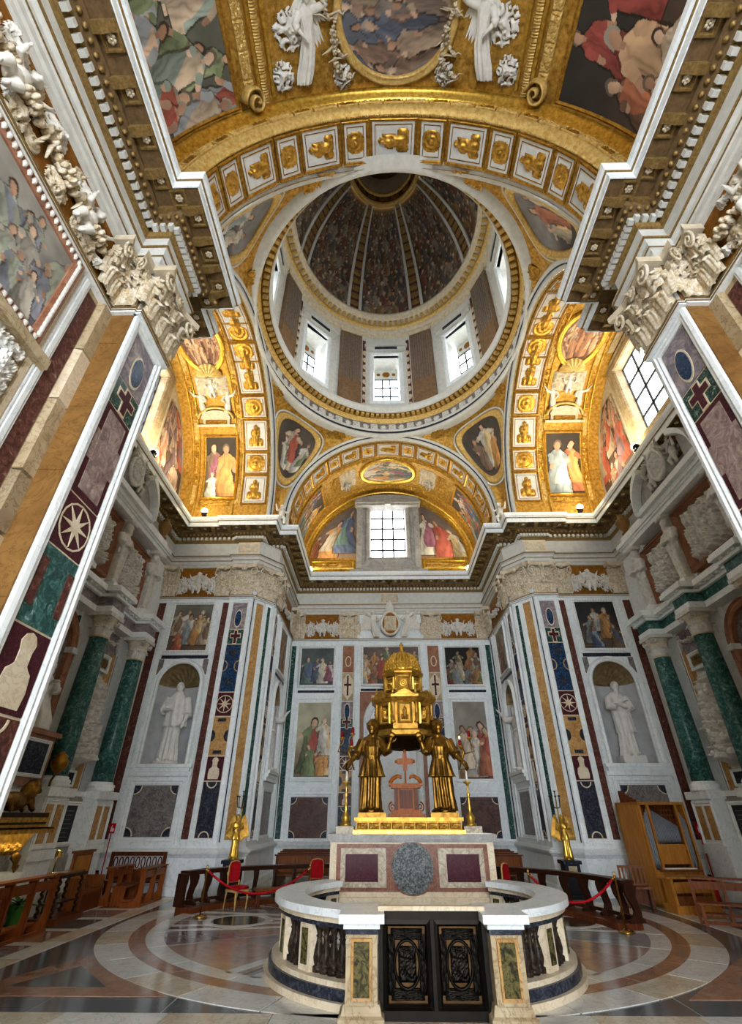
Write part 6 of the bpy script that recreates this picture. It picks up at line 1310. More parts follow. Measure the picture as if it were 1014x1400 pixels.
# ================================================================ ALTAR, TABERNACLE, BALUSTRADE
def part(p, nm, b, mat, sm=False, loc=(0, 0, 0), rz=0): return ob(nm, b.mesh(nm, mat, sm), p, loc, (0, 0, rz))
al = thing('altar', 'marble altar with dark oval and two purple squares inlaid in its front', 'altar', (.06, -.5, 0))
part(al, 'platform', MB().box(-1.62, 1.62, -.12, 1.5, 0, .22).box(-1.56, 1.56, -.07, 1.4, .22, .42), 'white_marble')
part(al, 'body', MB().box(-1.5, 1.5, .0, 1.1, .42, 1.42), 'cream_marble'); part(al, 'base_moulding', MB().box(-1.58, 1.58, -.07, 1.16, .42, .6), 'cream_marble')
part(al, 'table_slab', MB().box(-1.58, 1.58, -.08, 1.2, 1.45, 1.54).box(-1.54, 1.54, -.04, 1.15, 1.41, 1.45), 'grey_white')
part(al, 'brown_field', MB().box(-1.4, 1.4, -.012, 0, .68, 1.38), 'pink_brown')
for sg in (-1, 1):
    part(al, 'corner_pilaster', MB().box(sg * 1.46 - .06, sg * 1.46 + .06, -.03, .02, .6, 1.42), 'cream_marble')
    part(al, 'alabaster_field', MB().box(sg * .9 - .42, sg * .9 + .42, -.02, 0, .74, 1.32), 'alabaster'); part(al, 'porphyry_square', MB().box(sg * .93 - .3, sg * .93 + .3, -.028, 0, .82, 1.23), 'porphyry')
disc(al, 'oval_rim', 0, 1.02, .47, .4, 0, .03, 'pink_brown', 32); disc(al, 'granite_oval', 0, 1.02, .385, .385, 0, .04, 'granite', 32)
part(al, 'altar_cloth', MB().box(1.03, 1.5, -.085, -.03, 1.54, 1.55), 'candle_wax')
tb = thing('bronze_platform', 'gilt bronze platform on the altar carrying the two angels', 'platform', (.02, -.56, 1.54))
part(tb, 'platform', MB().box(-1.0, 1.0, 0, 1.1, .05, .2), 'bronze'); part(tb, 'lower_moulding', MB().box(-1.06, 1.06, -.06, .95, 0, .06), 'gold_bright'); part(tb, 'upper_moulding', MB().box(-1.04, 1.04, -.04, .93, .2, .26), 'gold')
for sg in (-1, 1): part(tb, 'side_block', MB().box(sg * 1.22 - .17, sg * 1.22 + .17, .05, .45, 0, .12), 'alabaster'); part(tb, 'angel_plinth', MB().box(sg * .7 - .27, sg * .7 + .27, .02, .5, .26, .34), 'bronze')
for j in range(9): ob('ornament', KIT['scroll'], tb, (-.88 + .22 * j, -.005, .125), (0, 0, 0), (.2, .3, .1), 'gold')
for sg, me, lab in ((-1, BANG, 'bronze angel lifting the tabernacle, beside the candelabrum with three red cups'), (1, BANG2, 'bronze angel lifting the tabernacle, beside the lit candle')):
    a = thing('bronze_angel', lab, 'statue', (.02 + sg * .71, -.32, 1.88)); ob('figure', me, a, (0, 0, .03), (0, 0, 0), (1.62,) * 3)
    for q in (-1, 1): ob('wing', WINGS[q], a, (q * .1, .13, 1.24), (0, R_(-16 * q), 0), (.62, .7, .6), 'dark_bronze')
# the domed tabernacle carried by the angels
tn = thing('tabernacle', 'gilded octagonal temple-shaped tabernacle with ribbed dome held up by angels', 'tabernacle', (.03, .22, 3.05))
def octa(prof, nm, mat, sm=False, n=8): return part(tn, nm, MB().lathe(prof, n, (0, 0), PI / n, 2 * PI + PI / n), mat, sm)
octa([(.2, .05), (.34, 0), (.5, .12), (.6, .2)], 'bowl', 'dark_bronze'); octa([(.6, .2), (.74, .22), (.76, .3), (.7, .34)], 'lower_cornice', 'gold'); octa([(.68, .34), (.68, .44)], 'gallery', 'bronze')
octa([(.64, .44), (.64, .88)], 'lower_storey', 'bronze'); octa([(.66, .88), (.72, .92), (.78, .97), (.78, 1.02), (.6, 1.05)], 'middle_cornice', 'gold'); octa([(.6, 1.05), (.5, 1.12), (.47, 1.14)], 'shoulder', 'gold_dark')
octa([(.44, 1.14), (.44, 1.5)], 'upper_storey', 'bronze'); octa([(.46, 1.5), (.52, 1.54), (.52, 1.58), (.44, 1.6)], 'upper_cornice', 'gold')
for j in range(8):
    a = 2 * PI * j / 8 + PI / 2; f = .64 * cos(PI / 8)
    M = lambda r, z: Matrix.Translation((r * cos(a), r * sin(a), z)) @ Matrix.Rotation(a + PI / 2, 4, 'Z')
    o = obm('niche_panel', cached('tnp', lambda: MB().frame(-.11, .11, -.17, .17, [(0, .01), (0, -.03), (.03, -.045), (.05, -.02), (.05, .02)]).mesh('niche_panel', 'gold_bright')), M(f, .66), tn); ob('relief', KIT['figure2'], o, (0, -.005, 0), (0, 0, 0), (.2, .5, .32), 'gold')
    o = obm('niche_panel', cached('tnp2', lambda: MB().frame(-.09, .09, -.1, .1, [(0, .01), (0, -.03), (.025, -.045), (.045, -.02), (.045, .02)]).mesh('niche_panel', 'gold_bright')), M(.44 * cos(PI / 8), 1.32), tn); ob('relief', KIT['rosette'], o, (0, -.005, 0), (0, 0, 0), (.17, .7, .17), 'gold_bright')
    av = a + PI / 8
    for r, z0, z1, rr in ((.66, .46, .88, .035), (.45, 1.16, 1.5, .028)): part(tn, 'colonnette', MB().lathe([(rr * 1.5, z0), (rr * 1.5, z0 + .03), (rr, z0 + .05), (rr * .9, z1 - .06), (rr * 1.6, z1)], 8, (r * cos(av), r * sin(av))), 'gold', True)
    obm('pediment', cached('tpd', lambda: MB().prism([(-.22, 0), (.22, 0), (0, .12)], -.05, .02).mesh('pediment', 'gold')), M(.74 * cos(PI / 8), 1.02), tn)
    part(tn, 'figurine', MB().lathe([(.035, 1.05), (.03, 1.1), (.035, 1.14), (.015, 1.17), (.022, 1.19), (.01, 1.22)], 6, (.66 * cos(av), .66 * sin(av))), 'gold_bright', True)
dm = part(tn, 'dome', MB().lathe([(.44 * cos(t) ** .8, 1.6 + .5 * sin(t)) for t in np.linspace(0, 1.42, 12)], 32), 'gold_bright', True)
for j in range(8): a = 2 * PI * j / 8 + PI / 8; ob('rib', MB().tube([(.45 * cos(t) ** .8 * cos(a), .45 * cos(t) ** .8 * sin(a), 1.6 + .505 * sin(t)) for t in np.linspace(0, 1.42, 9)], .02, 6).mesh('rib', 'gold', True), dm)
sb = MB(); e = MB().ell((0, 0, 0), 1, 5, 3)
for t in np.linspace(.12, 1.25, 9):
    for j in range(32): a = 2 * PI * (j + .5) / 32; r = .443 * cos(t) ** .8; k = .028 * cos(t) + .004; sb.add([(r * cos(a) + v[0] * k, r * sin(a) + v[1] * k, 1.6 + .5 * sin(t) + v[2] * k) for v in e.v], e.f)
tag(ob('dome_scales', sb.mesh('dome_scales', 'gold_bright', True), dm), kind='stuff')
part(tn, 'lantern', MB().lathe([(.1, 2.06), (.1, 2.1), (.06, 2.12), (.06, 2.2), (.09, 2.22), (.03, 2.27), (.045, 2.31), (.01, 2.38)], 12), 'gold', True)
# wooden tabernacle front with cross
wt = thing('wooden_aedicule', 'carved reddish wood aedicule with scroll pediment and a cross between the angels', 'aedicule', (.0, -.2, 1.8))
part(wt, 'base', MB().box(-.36, .36, -.1, .3, 0, .06).box(-.3, .3, -.06, .3, .06, .12), 'wood_orange'); part(wt, 'body', MB().box(-.2, .2, -.02, .28, .12, .5), 'wood_orange'); part(wt, 'door', MB().box(-.13, .13, -.04, .0, .15, .47), 'wood_red'); part(wt, 'cornice', MB().box(-.3, .3, -.1, .3, .5, .54).box(-.34, .34, -.12, .3, .54, .58), 'wood_orange')
for sg in (-1, 1):
    part(wt, 'pilaster', MB().box(sg * .2 - .035, sg * .2 + .035, -.06, .0, .12, .5), 'wood_red'); ob('side_scroll', VOL, wt, (sg * .28, .0, .17), (0, 0, 0), (sg * .14, .4, .16), 'wood_orange')
    part(wt, 'broken_pediment', MB().tube([(sg * .32, -.06, .58), (sg * .26, -.06, .66), (sg * .17, -.06, .71), (sg * .1, -.06, .7), (sg * .09, -.06, .66)], [.04, .04, .035, .03, .02], 7), 'wood_orange', True)
part(wt, 'cross_stem', MB().tube([(0, -.03, .58), (0, -.03, .95)], .018, 8), 'wood_orange', True)
cr = part(wt, 'cross', MB().prism([(x, z + .98) for x, z in [(-.035, -.17), (.035, -.17), (.05, -.06), (.16, -.05), (.16, .05), (.05, .06), (.035, .17), (-.035, .17), (-.05, .06), (-.16, .05), (-.16, -.05), (-.05, -.06)]], -.06, -.01), 'wood_orange')
for x, z in ((0, 1.17), (.18, .98), (-.18, .98)): ob('cross_tip', MB().ell((x, -.035, z), .035, 8, 6).mesh('cross_tip', 'wood_orange', True), cr)
# candlesticks and branched candelabra
def candlestick(label, loc, lit):
    c = thing('candlestick', label, 'candlestick', loc); part(c, 'stem', MB().lathe([(.11, 0), (.11, .03), (.07, .06), (.09, .14), (.05, .2), (.03, .25), (.045, .3), (.025, .36), (.02, .48), (.04, .52), (.02, .56), (.02, .66), (.035, .7), (.08, .73), (.08, .75), (.02, .76)], 14), 'gold_bright', True)
    part(c, 'candle', MB().lathe([(.022, .75), (.022, 1.02), (.006, 1.04)], 10), 'candle_wax', True)
    if lit: part(c, 'flame', MB().lathe([(.003, 1.04), (.01, 1.06), (.006, 1.085), (.001, 1.1)], 8), 'flame', True)
candlestick('gilt altar candlestick with white candle on the side of the pews', (-1.2, -.3, 1.66), False); candlestick('gilt altar candlestick with tall white candle on the organ side', (1.24, -.3, 1.66), False)
for sg in (-1, 1):
    c = thing('branched_candelabrum', 'bronze branch with red glass candle cups held by the angel on the %s side' % ('pew' if sg < 0 else 'organ'), 'candelabrum', (.02 + sg * 1.12, -.47, 2.76))
    hx = sg * .0
    part(c, 'stem', MB().tube([(hx - sg * .06, 0, -.16), (hx, 0, 0), (hx + sg * .06, 0, .16), (hx + sg * .04, 0, .3)], [.012, .022, .035, .02], 8), 'bronze', True)
    for k, (dx, dz) in enumerate(((.0, .26), (.2, .42), (-.02 if sg < 0 else .04, .5))):
        if k == 2 and sg > 0: continue
        b_ = part(c, 'arm', MB().tube([(hx + sg * .03, 0, .12), (hx + sg * (dx * 1.2 + .04), -.02, .18), (hx + sg * dx, -.02, dz - .02)], [.016, .014, .012], 6), 'bronze', True)
        ob('cup', MB().lathe([(.02, dz - .03), (.05, dz), (.055, dz + .02), (.03, dz + .025)], 10, (hx + sg * dx, -.02)).mesh('cup', 'gold', True), b_); ob('red_candle', MB().lathe([(.028, dz + .02), (.032, dz + .08), (.026, dz + .14)], 10, (hx + sg * dx, -.02)).mesh('red_candle', 'red_glass', True), b_)
        if k == 0 and sg > 0: ob('flame', MB().lathe([(.004, dz + .14), (.012, dz + .165), (.007, dz + .19), (.001, dz + .205)], 8, (hx + sg * dx, -.02)).mesh('flame', 'flame', True), b_)
# ---- balustrade round the confession
BC = (.06, -2.0)
bl = thing('balustrade', 'curved marble balustrade with dark balusters and white rail before the altar', 'balustrade', (BC[0], BC[1], 0))
def bcurve(r, a0, a1, z0, z1, w, nm, mat, n=20):
    P = [(r - w, z0), (r + w, z0), (r + w, z1), (r - w, z1), (r - w, z0)]
    rows = [[(rr * cos(R_(a0 + (a1 - a0) * j / n)), rr * sin(R_(a0 + (a1 - a0) * j / n)), z) for j in range(n + 1)] for rr, z in P]
    return part(bl, nm, MB().grid(rows), mat)
Rb = 1.96
bp = [(.22, .0), (.22, .1), (.28, .12), (.28, .2), (.34, .22)]
balm = MB().lathe([(.075, 0), (.075, .05), (.05, .06), (.062, .09), (.07, .13), (.058, .2), (.035, .28), (.03, .31), (.045, .33), (.03, .345), (.042, .38), (.062, .42), (.065, .45)], 12).mesh('baluster', 'baluster_dark', True)
for a0, a1 in ((-64, 44), (-116, -224)):
    e6 = a1 - 6 if a1 > a0 else a1 + 6; bcurve(Rb, a0, e6, 0, .07, .30, 'step', 'cream_marble'); bcurve(Rb, a0, e6, .07, .17, .24, 'dark_plinth', 'dark_stone'); bcurve(Rb, a0, a1, .17, .22, .2, 'plinth_moulding', 'cream_marble')
    bcurve(Rb, a0, a1, .67, .72, .13, 'under_rail', 'dark_stone'); bcurve(Rb, a0, a1, .72, .78, .16, 'rail_moulding', 'cream_marble'); bcurve(Rb, a0, a1, .78, .86, .22, 'rail', 'white_marble')
    sgn = 1 if a1 > a0 else -1
    for k in range(6):
        ad = a0 + sgn * (1.5 + 20.6 * k)
        if k:
            p = part(bl, 'die', MB().box(-.12, .12, -.11, .11, .22, .67), 'cream_marble', False, (Rb * cos(R_(ad)), Rb * sin(R_(ad)), 0), R_(ad + 90))
            for yy in (-.125, .11): ob('die_inlay', MB().box(-.06, .06, yy, yy + .015, .28, .62).mesh('die_inlay', 'dark_breccia'), p)
        if k < 5:
            for q in range(4): a = ad + sgn * (20.6 * (q + .5) / 4 * .74 + 2.9); part_ = ob('baluster', balm, bl, (Rb * cos(R_(a)), Rb * sin(R_(a)), .22))
for sg in (-1, 1):       # gate piers
    x = sg * .79
    p = part(bl, 'gate_pier', MB().box(x - .17, x + .17, -2.42, -1.78, .16, .72), 'beige_marble')
    ob('pier_base', MB().lathe([(.34, 0), (.34, .06), (.3, .08), (.27, .16)], 4, (0, 0), PI / 4, 2 * PI + PI / 4).xf(Matrix.Translation((x, -2.12, 0)) @ Matrix.Diagonal((1, 1.35, 1, 1))).mesh('pier_base', 'beige_marble'), p)
    ob('pier_inlay', MB().box(x - .085, x + .085, -2.435, -2.42, .22, .66).mesh('pier_inlay', 'dark_breccia'), p); ob('inlay_frame', MB().frame(x - .085, x + .085, .22, .66, [(0, -2.42), (0, -2.44), (.025, -2.445), (.03, -2.42)]).mesh('inlay_frame', 'yellow_marble'), p)
    ob('pier_necking', MB().box(x - .18, x + .18, -2.44, -1.76, .72, .77).mesh('pier_necking', 'dark_stone'), p); ob('pier_cap', MB().box(x - .2, x + .2, -2.47, -1.72, .77, .82).box(x - .25, x + .25, -2.53, -1.66, .82, .9).mesh('pier_cap', 'white_marble'), p)
gt = thing('gate', 'dark pierced bronze double gate between the marble piers', 'gate', (BC[0], BC[1] - 2.2, 0))
part(gt, 'frame', MB().box(-.61, -.56, -.04, .04, .02, .9).box(.56, .61, -.04, .04, .02, .9).box(-.62, .62, -.04, .04, .82, .9).box(-.62, .62, -.04, .04, 0, .08), 'black_metal'); part(gt, 'top_moulding', MB().box(-.61, .61, -.07, .07, .9, .94), 'cream_marble')
for sg in (-1, 1):
    lf_ = part(gt, 'leaf', MB().frame(sg * .29 - .21, sg * .29 + .21, .13, .76, [(0, .02), (0, -.03), (.02, -.045), (.06, -.035), (.06, .02)]), 'black_metal')
    ob('mesh_ground', MB().box(sg * .29 - .21, sg * .29 + .21, .0, .012, .13, .76).mesh('mesh_ground', 'dark_bronze'), lf_)
    ob('oval_ring', MB().tube([(sg * .29 + .14 * cos(q), -.02, .44 + .2 * sin(q)) for q in np.linspace(0, 2 * PI, 29)], .016, 6, False).mesh('oval_ring', 'black_metal', True), lf_)
    for z, w_, h_ in ((.69, .36, .1), (.2, .36, .1), (.44, .2, .3)): ob('foliate_ornament', KIT['foliage2'], lf_, (sg * .29, -.005, z), (0, 0, 0), (w_, .25, h_), 'black_metal')
    for dx in (-.17, .17): ob('foliate_ornament', KIT['foliage2'], lf_, (sg * .29 + dx, -.005, .44), (0, 0, 0), (.08, .25, .5), 'black_metal')
part(gt, 'meeting_bar', MB().box(-.02, .02, -.06, .02, .08, .82), 'black_metal')
# ================================================================ FURNITURE
def pew(label, loc, rz, L, n=3, seat=False, mat='wood_pew', group=None, h=.74):
    """kneeling bench: curved end frames, book rail, board, kneeling step; long side along local x, worshipper at -y"""
    t = thing('kneeling_bench', label, 'pew', loc, rz, group)
    k = h / .74; prof = [(.0, .0), (-.46, 0), (-.46, .06), (-.38, .09), (-.22, .1), (-.12, .17), (-.09, .3), (-.1, .6 * k), (-.14, .7 * k), (-.14, .72 * k), (.02, .72 * k), (.02, .0)]
    me = cached(('pewend', mat, h), lambda: (lambda b: b.xf(Matrix.Rotation(PI / 2, 4, 'Z')))(MB().prism([(y, z) for y, z in prof], -.025, .025)).mesh('end_frame', mat))
    for i in range(n): ob('end_frame', me, t, (-L / 2 + L * i / (n - 1), 0, 0))
    part(t, 'top_board', MB().box(-L / 2 - .06, L / 2 + .06, -.2, .05, .72 * k, .75 * k), mat); part(t, 'front_rail', MB().box(-L / 2, L / 2, -.04, -.01, .55 * k, .68 * k), mat); part(t, 'kneeler', MB().box(-L / 2, L / 2, -.44, -.2, .1, .14), mat); part(t, 'foot_rail', MB().box(-L / 2 - .03, L / 2 + .03, -.02, .03, .0, .05), mat)
    if seat: part(t, 'seat', MB().box(-L / 2, L / 2, .04, .4, .34, .37), mat); part(t, 'seat_support', MB().box(-L / 2 + .05, -L / 2 + .1, .05, .36, 0, .34).box(L / 2 - .1, L / 2 - .05, .05, .36, 0, .34), mat)
    return t
pew('red-brown kneeling bench beside the green plant pot, front row', (-6.86, -.75, 0), -PI / 2, 2.0, 4, h=.86)
pew('red-brown kneeling bench standing free before the carved bench back', (-6.3, 3.75, 0), -PI / 2, 1.25, 3)
pew('red-brown kneeling bench with seat between carved bench back and red pole', (-7.2, 3.88, 0), -PI / 2, 1.05, 3, True)
pew('dark kneeling bench with scrolled foot in front of the organ, cut by the picture edge', (6.72, .95, 0), PI - .45, 1.7, 4, True, 'wood_pew')
cb = thing('carved_bench', 'bench with high openwork carved back against the wall under the friar statue', 'bench', (-7.3, 4.72, 0))
part(cb, 'back_board', MB().box(-.75, .75, .14, .18, .3, .6).box(-.78, .78, .13, .19, .9, .99).box(-.78, -.7, .13, .19, 0, .92).box(.7, .78, .13, .19, 0, .92), 'wood_red')
for j in range(9): part(cb, 'openwork_scroll', MB().tube([(-.62 + .155 * j + .05 * cos(q), .16, .75 + .12 * sin(q)) for q in np.linspace(0, 2 * PI, 13)], .016, 5, False), 'wood_red', True)
part(cb, 'seat', MB().box(-.75, .75, -.25, .16, .34, .38), 'wood_red')
for x in (-.7, .7): part(cb, 'leg', MB().box(x - .04, x + .04, -.22, -.16, 0, .34), 'wood_red')
stl = thing('wooden_stall', 'honey-brown panelled chair stall with high back by the monument base', 'chair', (-7.75, 2.75, 0), PI / 2)
part(stl, 'back', MB().box(-.42, .42, .0, .05, .35, 1.1), 'wood_mid'); part(stl, 'back_panel', MB().box(-.32, .32, -.02, 0, .55, 1.02), 'wood_honey'); part(stl, 'top_rail', MB().box(-.46, .46, -.04, .08, 1.08, 1.13), 'wood_mid'); part(stl, 'seat', MB().box(-.44, .44, -.45, .02, .32, .37), 'wood_mid'); part(stl, 'front', MB().box(-.42, .42, -.42, -.38, 0, .32), 'wood_red')
for x in (-.44, .44): part(stl, 'arm_panel', MB().prism([(0, 0), (0, 0)] and [(x - .025, 0), (x + .025, 0), (x + .025, .62), (x - .025, .62)], -.42, .02), 'wood_mid')
pd_ = thing('prayer_desk', 'dark wooden prayer desk with spiral-turned legs beside the plant', 'desk', (-7.3, 1.3, 0), PI / 2)
part(pd_, 'platform', MB().box(-.5, .5, -.35, .35, 0, .1), 'wood_red'); part(pd_, 'desk_top', MB().box(-.5, .5, -.22, .2, .74, .8), 'wood_dark'); part(pd_, 'cushion', MB().box(-.42, .42, -.2, .16, .8, .83), 'brass'); part(pd_, 'shelf', MB().box(-.42, .42, -.12, .14, .3, .33), 'wood_dark')
for x in (-.42, .42):
    for y in (-.16, .14):
        part(pd_, 'spiral_leg', MB().tube([(x + .02 * cos(z * 55), y + .02 * sin(z * 55), z) for z in np.linspace(.1, .74, 30)], .028, 6), 'wood_dark', True)
pp = thing('potted_plant', 'leafy green plant in a green wrapped pot behind the kneeling bench', 'plant', (-7.6, .5, 0))
part(pp, 'pot', MB().lathe([(.12, 0), (.14, .02), (.18, .3), (.2, .36), (.17, .36)], 12), 'pot_green', True)
r9 = np.random.default_rng(5)
for j in range(30):
    a, l, q = r9.uniform(0, 2 * PI), r9.uniform(.25, .5), r9.uniform(.15, .9); dx, dy, dz = cos(a) * cos(q), sin(a) * cos(q), sin(q)
    pts = [(dx * l * t * .9, dy * l * t * .9, .34 + dz * l * t - .12 * t * t) for t in (0, .4, .75, 1)]; b = MB().grid([[(x - dy * w, y + dx * w, z), (x, y, z + .01), (x + dy * w, y - dx * w, z)] for (x, y, z), w in zip(pts, (.01, .04, .035, .002))]); part(pp, 'leaf', b, 'leaf_green', True)
rl = thing('reading_lamp', 'small lit lamp on a thin stand near the panelled stall', 'lamp', (-7.98, 2.0, 0)); part(rl, 'stand', MB().tube([(0, 0, 0), (0, 0, 1.05)], .015, 6).lathe([(.1, 0), (.1, .02), (.02, .03)], 10), 'black_metal', True); part(rl, 'shade', MB().lathe([(.12, 1.04), (.05, 1.16)], 12, cap=False), 'brass', True); part(rl, 'bulb', MB().ell((0, 0, 1.08), .04, 8, 6), 'lamp_glow', True)
# gilded shrine chest by the monument
gs = thing('gilded_chest', 'gilt bronze tapering chest with crouching lion on its lid by the monument', 'shrine', (-7.62, -.85, 0), PI / 2); gs.scale = (1, .45, 1)
part(gs, 'marble_block', MB().box(-.8, .75, -.2, .5, 0, .72), 'red_pink'); part(gs, 'marble_step', MB().box(-.9, .85, -.35, .55, .72, .92), 'white_marble')
part(gs, 'body', MB().grid([[(-w, -d, z), (w, -d, z), (w, d + .1, z), (-w, d + .1, z)] for w, d, z in ((.55, .2, 1.2), (.62, .25, 1.26), (.78, .32, 1.45), (.98, .38, 1.62))], True), 'gold_bright')
part(gs, 'upper_moulding', MB().box(-1.05, 1.05, -.44, .5, 1.62, 1.68).box(-1.12, 1.12, -.48, .54, 1.72, 1.8), 'gold'); part(gs, 'dark_frieze', MB().box(-1.06, 1.06, -.45, .5, 1.68, 1.72).box(-1.08, 1.08, -.45, .5, 1.8, 1.88), 'dark_bronze')
part(gs, 'lamp_strip', MB().box(-.9, .9, -.80, -.77, 1.597, 1.607), 'lamp_glow'); part(gs, 'lamp_lip', MB().box(-1.05, 1.05, -.92, -.44, 1.61, 1.64).box(-1.05, 1.05, -.92, -.88, 1.54, 1.64), 'gold')  # unseen strip lights the gilding; lip added to hide it from view
for sg in (-1, 1): part(gs, 'claw_foot', MB().tube([(sg * .5, -.2, 1.22), (sg * .62, -.3, 1.12), (sg * .6, -.3, 1.02), (sg * .64, -.36, .97)], [.09, .1, .07, .08], 8), 'bronze', True)
for j in range(5): ob('ornament', KIT['foliage2'], gs, (-.5 + .25 * j, -.28, 1.36), (R_(-20), 0, 0), (.26, .6, .24), 'gold_bright')
lb = MB(); lb.ell((.1, 0, 2.06), (.42, .16, .17), 12, 8).ell((.44, -.02, 2.22), (.17, .17, .2), 12, 8).ell((.56, -.08, 2.3), (.12, .11, .13), 10, 7).ell((.65, -.12, 2.25), (.07, .06, .05), 8, 6)
for k in range(12): a = 2 * PI * k / 12; lb.ell((.47 + .04 * sin(a), -.03 + .15 * cos(a), 2.26 + .15 * sin(a)), .07, 6, 5)
for x, y in ((.46, -.14), (.46, .1), (-.22, -.16), (-.22, .14)): lb.tube([(x, y, 2.08), (x + .06, y - .02, 1.96), (x + .14, y - .02, 1.92)], [.08, .06, .05], 8)
lb.tube([(-.3, 0, 2.05), (-.48, .02, 2.0), (-.52, .02, 2.16), (-.42, .02, 2.24)], [.05, .035, .03, .05], 7)
ob('lion', remesh(lb, 'lion', 'bronze', .02, 2), gs, (0, 0, 0), (0, 0, 0), (1, 1.9, 1))
vs_ = thing('bronze_vessel', 'bronze hanging lamp vessel on a scrolled bracket before the green column', 'lamp', (-7.93, .74, 2.375)); part(vs_, 'bracket', MB().tube([(0, 0, 0), (.03, -.05, .12), (.1, -.1, .2), (.16, -.14, .26)], [.03, .025, .025, .02], 7), 'bronze', True); part(vs_, 'bowl', MB().lathe([(.03, .24), (.1, .3), (.17, .4), (.18, .5), (.13, .56), (.15, .6), (.08, .64), (.03, .7)], 14, (.16, -.14)), 'gold_dark', True)
# long curved kneeling rails
def smooth_path(pts, n=40):
    P = np.array(pts, float); t = np.linspace(0, len(P) - 1, n); out = []
    for q in t:
        i = min(int(q), len(P) - 2); f = q - i; p0, p1, p2, p3 = P[max(i - 1, 0)], P[i], P[i + 1], P[min(i + 2, len(P) - 1)]
        out.append(tuple(.5 * ((2 * p1) + (-p0 + p2) * f + (2 * p0 - 5 * p1 + 4 * p2 - p3) * f * f + (-p0 + 3 * p1 - 3 * p2 + p3) * f ** 3)))
    return out
def rail(label, pts):
    path = smooth_path(pts, 28); o = path[0]; t = thing('kneeling_rail', label, 'rail', (o[0], o[1], 0)); path = [(x - o[0], y - o[1]) for x, y in path]
    def strip(off0, off1, z0, z1, nm, mat):
        A, B = poly_off(path, off0), poly_off(path, off1); b = MB().grid([[(*p, z) for p in q] for q, z in ((A, z0), (B, z0), (B, z1), (A, z1), (A, z0))]); b.f.append((0, len(path), 2 * len(path), 3 * len(path))); n_ = len(path) - 1; b.f.append((n_, n_ + len(path), n_ + 2 * len(path), n_ + 3 * len(path))); part(t, nm, b, mat)
    strip(-.12, .14, .70, .75, 'top_board', 'wood_dark'); strip(-.09, .1, .66, .70, 'under_board', 'wood_dark'); strip(-.1, .42, .0, .1, 'kneeling_step', 'wood_red'); strip(-.02, .02, .14, .2, 'stretcher', 'wood_dark')
    L = 0
    br = cached('bracket', lambda: MB().grid([[(-.035, y - w, z), (.035, y - w, z), (.035, y + w, z), (-.035, y + w, z)] for y, w, z in ((.0, .16, .1), (.0, .16, .14), (.03, .08, .2), (.05, .07, .28), (.02, .07, .38), (-.03, .09, .5), (-.02, .12, .6), (0, .13, .66))], True).mesh('bracket', 'wood_dark', False))
    for i in range(0, len(path), 3):
        j = min(i + 1, len(path) - 1); k = max(i - 1, 0); an = math.atan2(path[j][1] - path[k][1], path[j][0] - path[k][0]); ob('bracket', br, t, (*path[i], 0), (0, 0, an))
    part(t, 'end_panel', MB().box(-.05, .0, -.14, .14, .1, .7), 'wood_dark', False, (*path[0], 0), math.atan2(path[1][1] - path[0][1], path[1][0] - path[0][0]))
    return t
rail('long dark wood kneeling rail curving behind the red velvet chair with the rope', [(-5.1, 2.4), (-4.68, 3.2), (-3.95, 3.8), (-2.95, 4.3), (-1.9, 4.62)])
rail('long dark wood kneeling rail curving towards the organ', [(4.38, .62), (4.22, 1.45), (3.85, 2.4), (3.2, 3.25), (2.4, 3.9), (1.6, 4.3)][::1] and [(1.6, 4.3), (2.4, 3.9), (3.2, 3.25), (3.85, 2.4), (4.22, 1.45), (4.38, .62)])
# gilt red velvet chairs
def chair(label, loc, rz, group=None):
    t = thing('velvet_chair', label, 'chair', loc, rz, group)
    seat = part(t, 'seat', MB().lathe([(.16, .36), (.215, .375), (.22, .40), (.19, .43), (.05, .44)], 4, (0, 0), PI / 4, 2 * PI + PI / 4, 1.28, 1.2), 'red_velvet', True); part(t, 'seat_frame', MB().box(-.2, .2, -.19, .19, .32, .365), 'gold_pale')
    bk = [(-.15, .5), (.15, .5), (.17, .6), (.16, .82), (.12, .88), (0, .9), (-.12, .88), (-.16, .82), (-.17, .6)]
    part(t, 'backrest', MB().prism(bk, .17, .215), 'red_velvet'); part(t, 'back_frame', MB().tube([(x, .195, z) for x, z in bk + bk[:1]], .02, 6, False), 'gold_pale', True)
    for x in (-.17, .17):
        part(t, 'leg', MB().tube([(x, -.16, .33), (x * 1.06, -.175, .2), (x * .98, -.17, 0)], [.026, .02, .014], 6), 'gold_pale', True); part(t, 'leg', MB().tube([(x, .17, .52), (x, .18, .33), (x * 1.02, .22, 0)], [.018, .022, .015], 6), 'gold_pale', True)
    return t
chair('red velvet gilt chair by the brass rope post, seen from its side', (-3.95, 2.95, 0), .95)
chair('red velvet gilt chair behind the white marble rail, next to the low wooden bench', (-2.12, 3.6, 0), .25)
chair('red velvet gilt chair beside the altar corner on the organ side', (1.98, 2.75, 0), .75); chair('red velvet gilt chair behind the marble rail, before the dark kneeling rail to the organ', (2.5, 2.3, 0), .9)
bn = thing('low_bench', 'low plain wooden bench beside the red velvet chairs', 'bench', (-3.0, 3.22, 0), R_(26)); part(bn, 'seat', MB().box(-.6, .6, -.16, .16, .34, .38), 'wood_mid'); part(bn, 'apron', MB().box(-.54, .54, -.12, .12, .28, .34), 'wood_mid')
for x in (-.5, .5):
    for y in (-.11, .11): part(bn, 'leg', MB().lathe([(.02, 0), (.03, .05), (.025, .15), (.035, .28)], 8, (x, y)), 'wood_red', True)
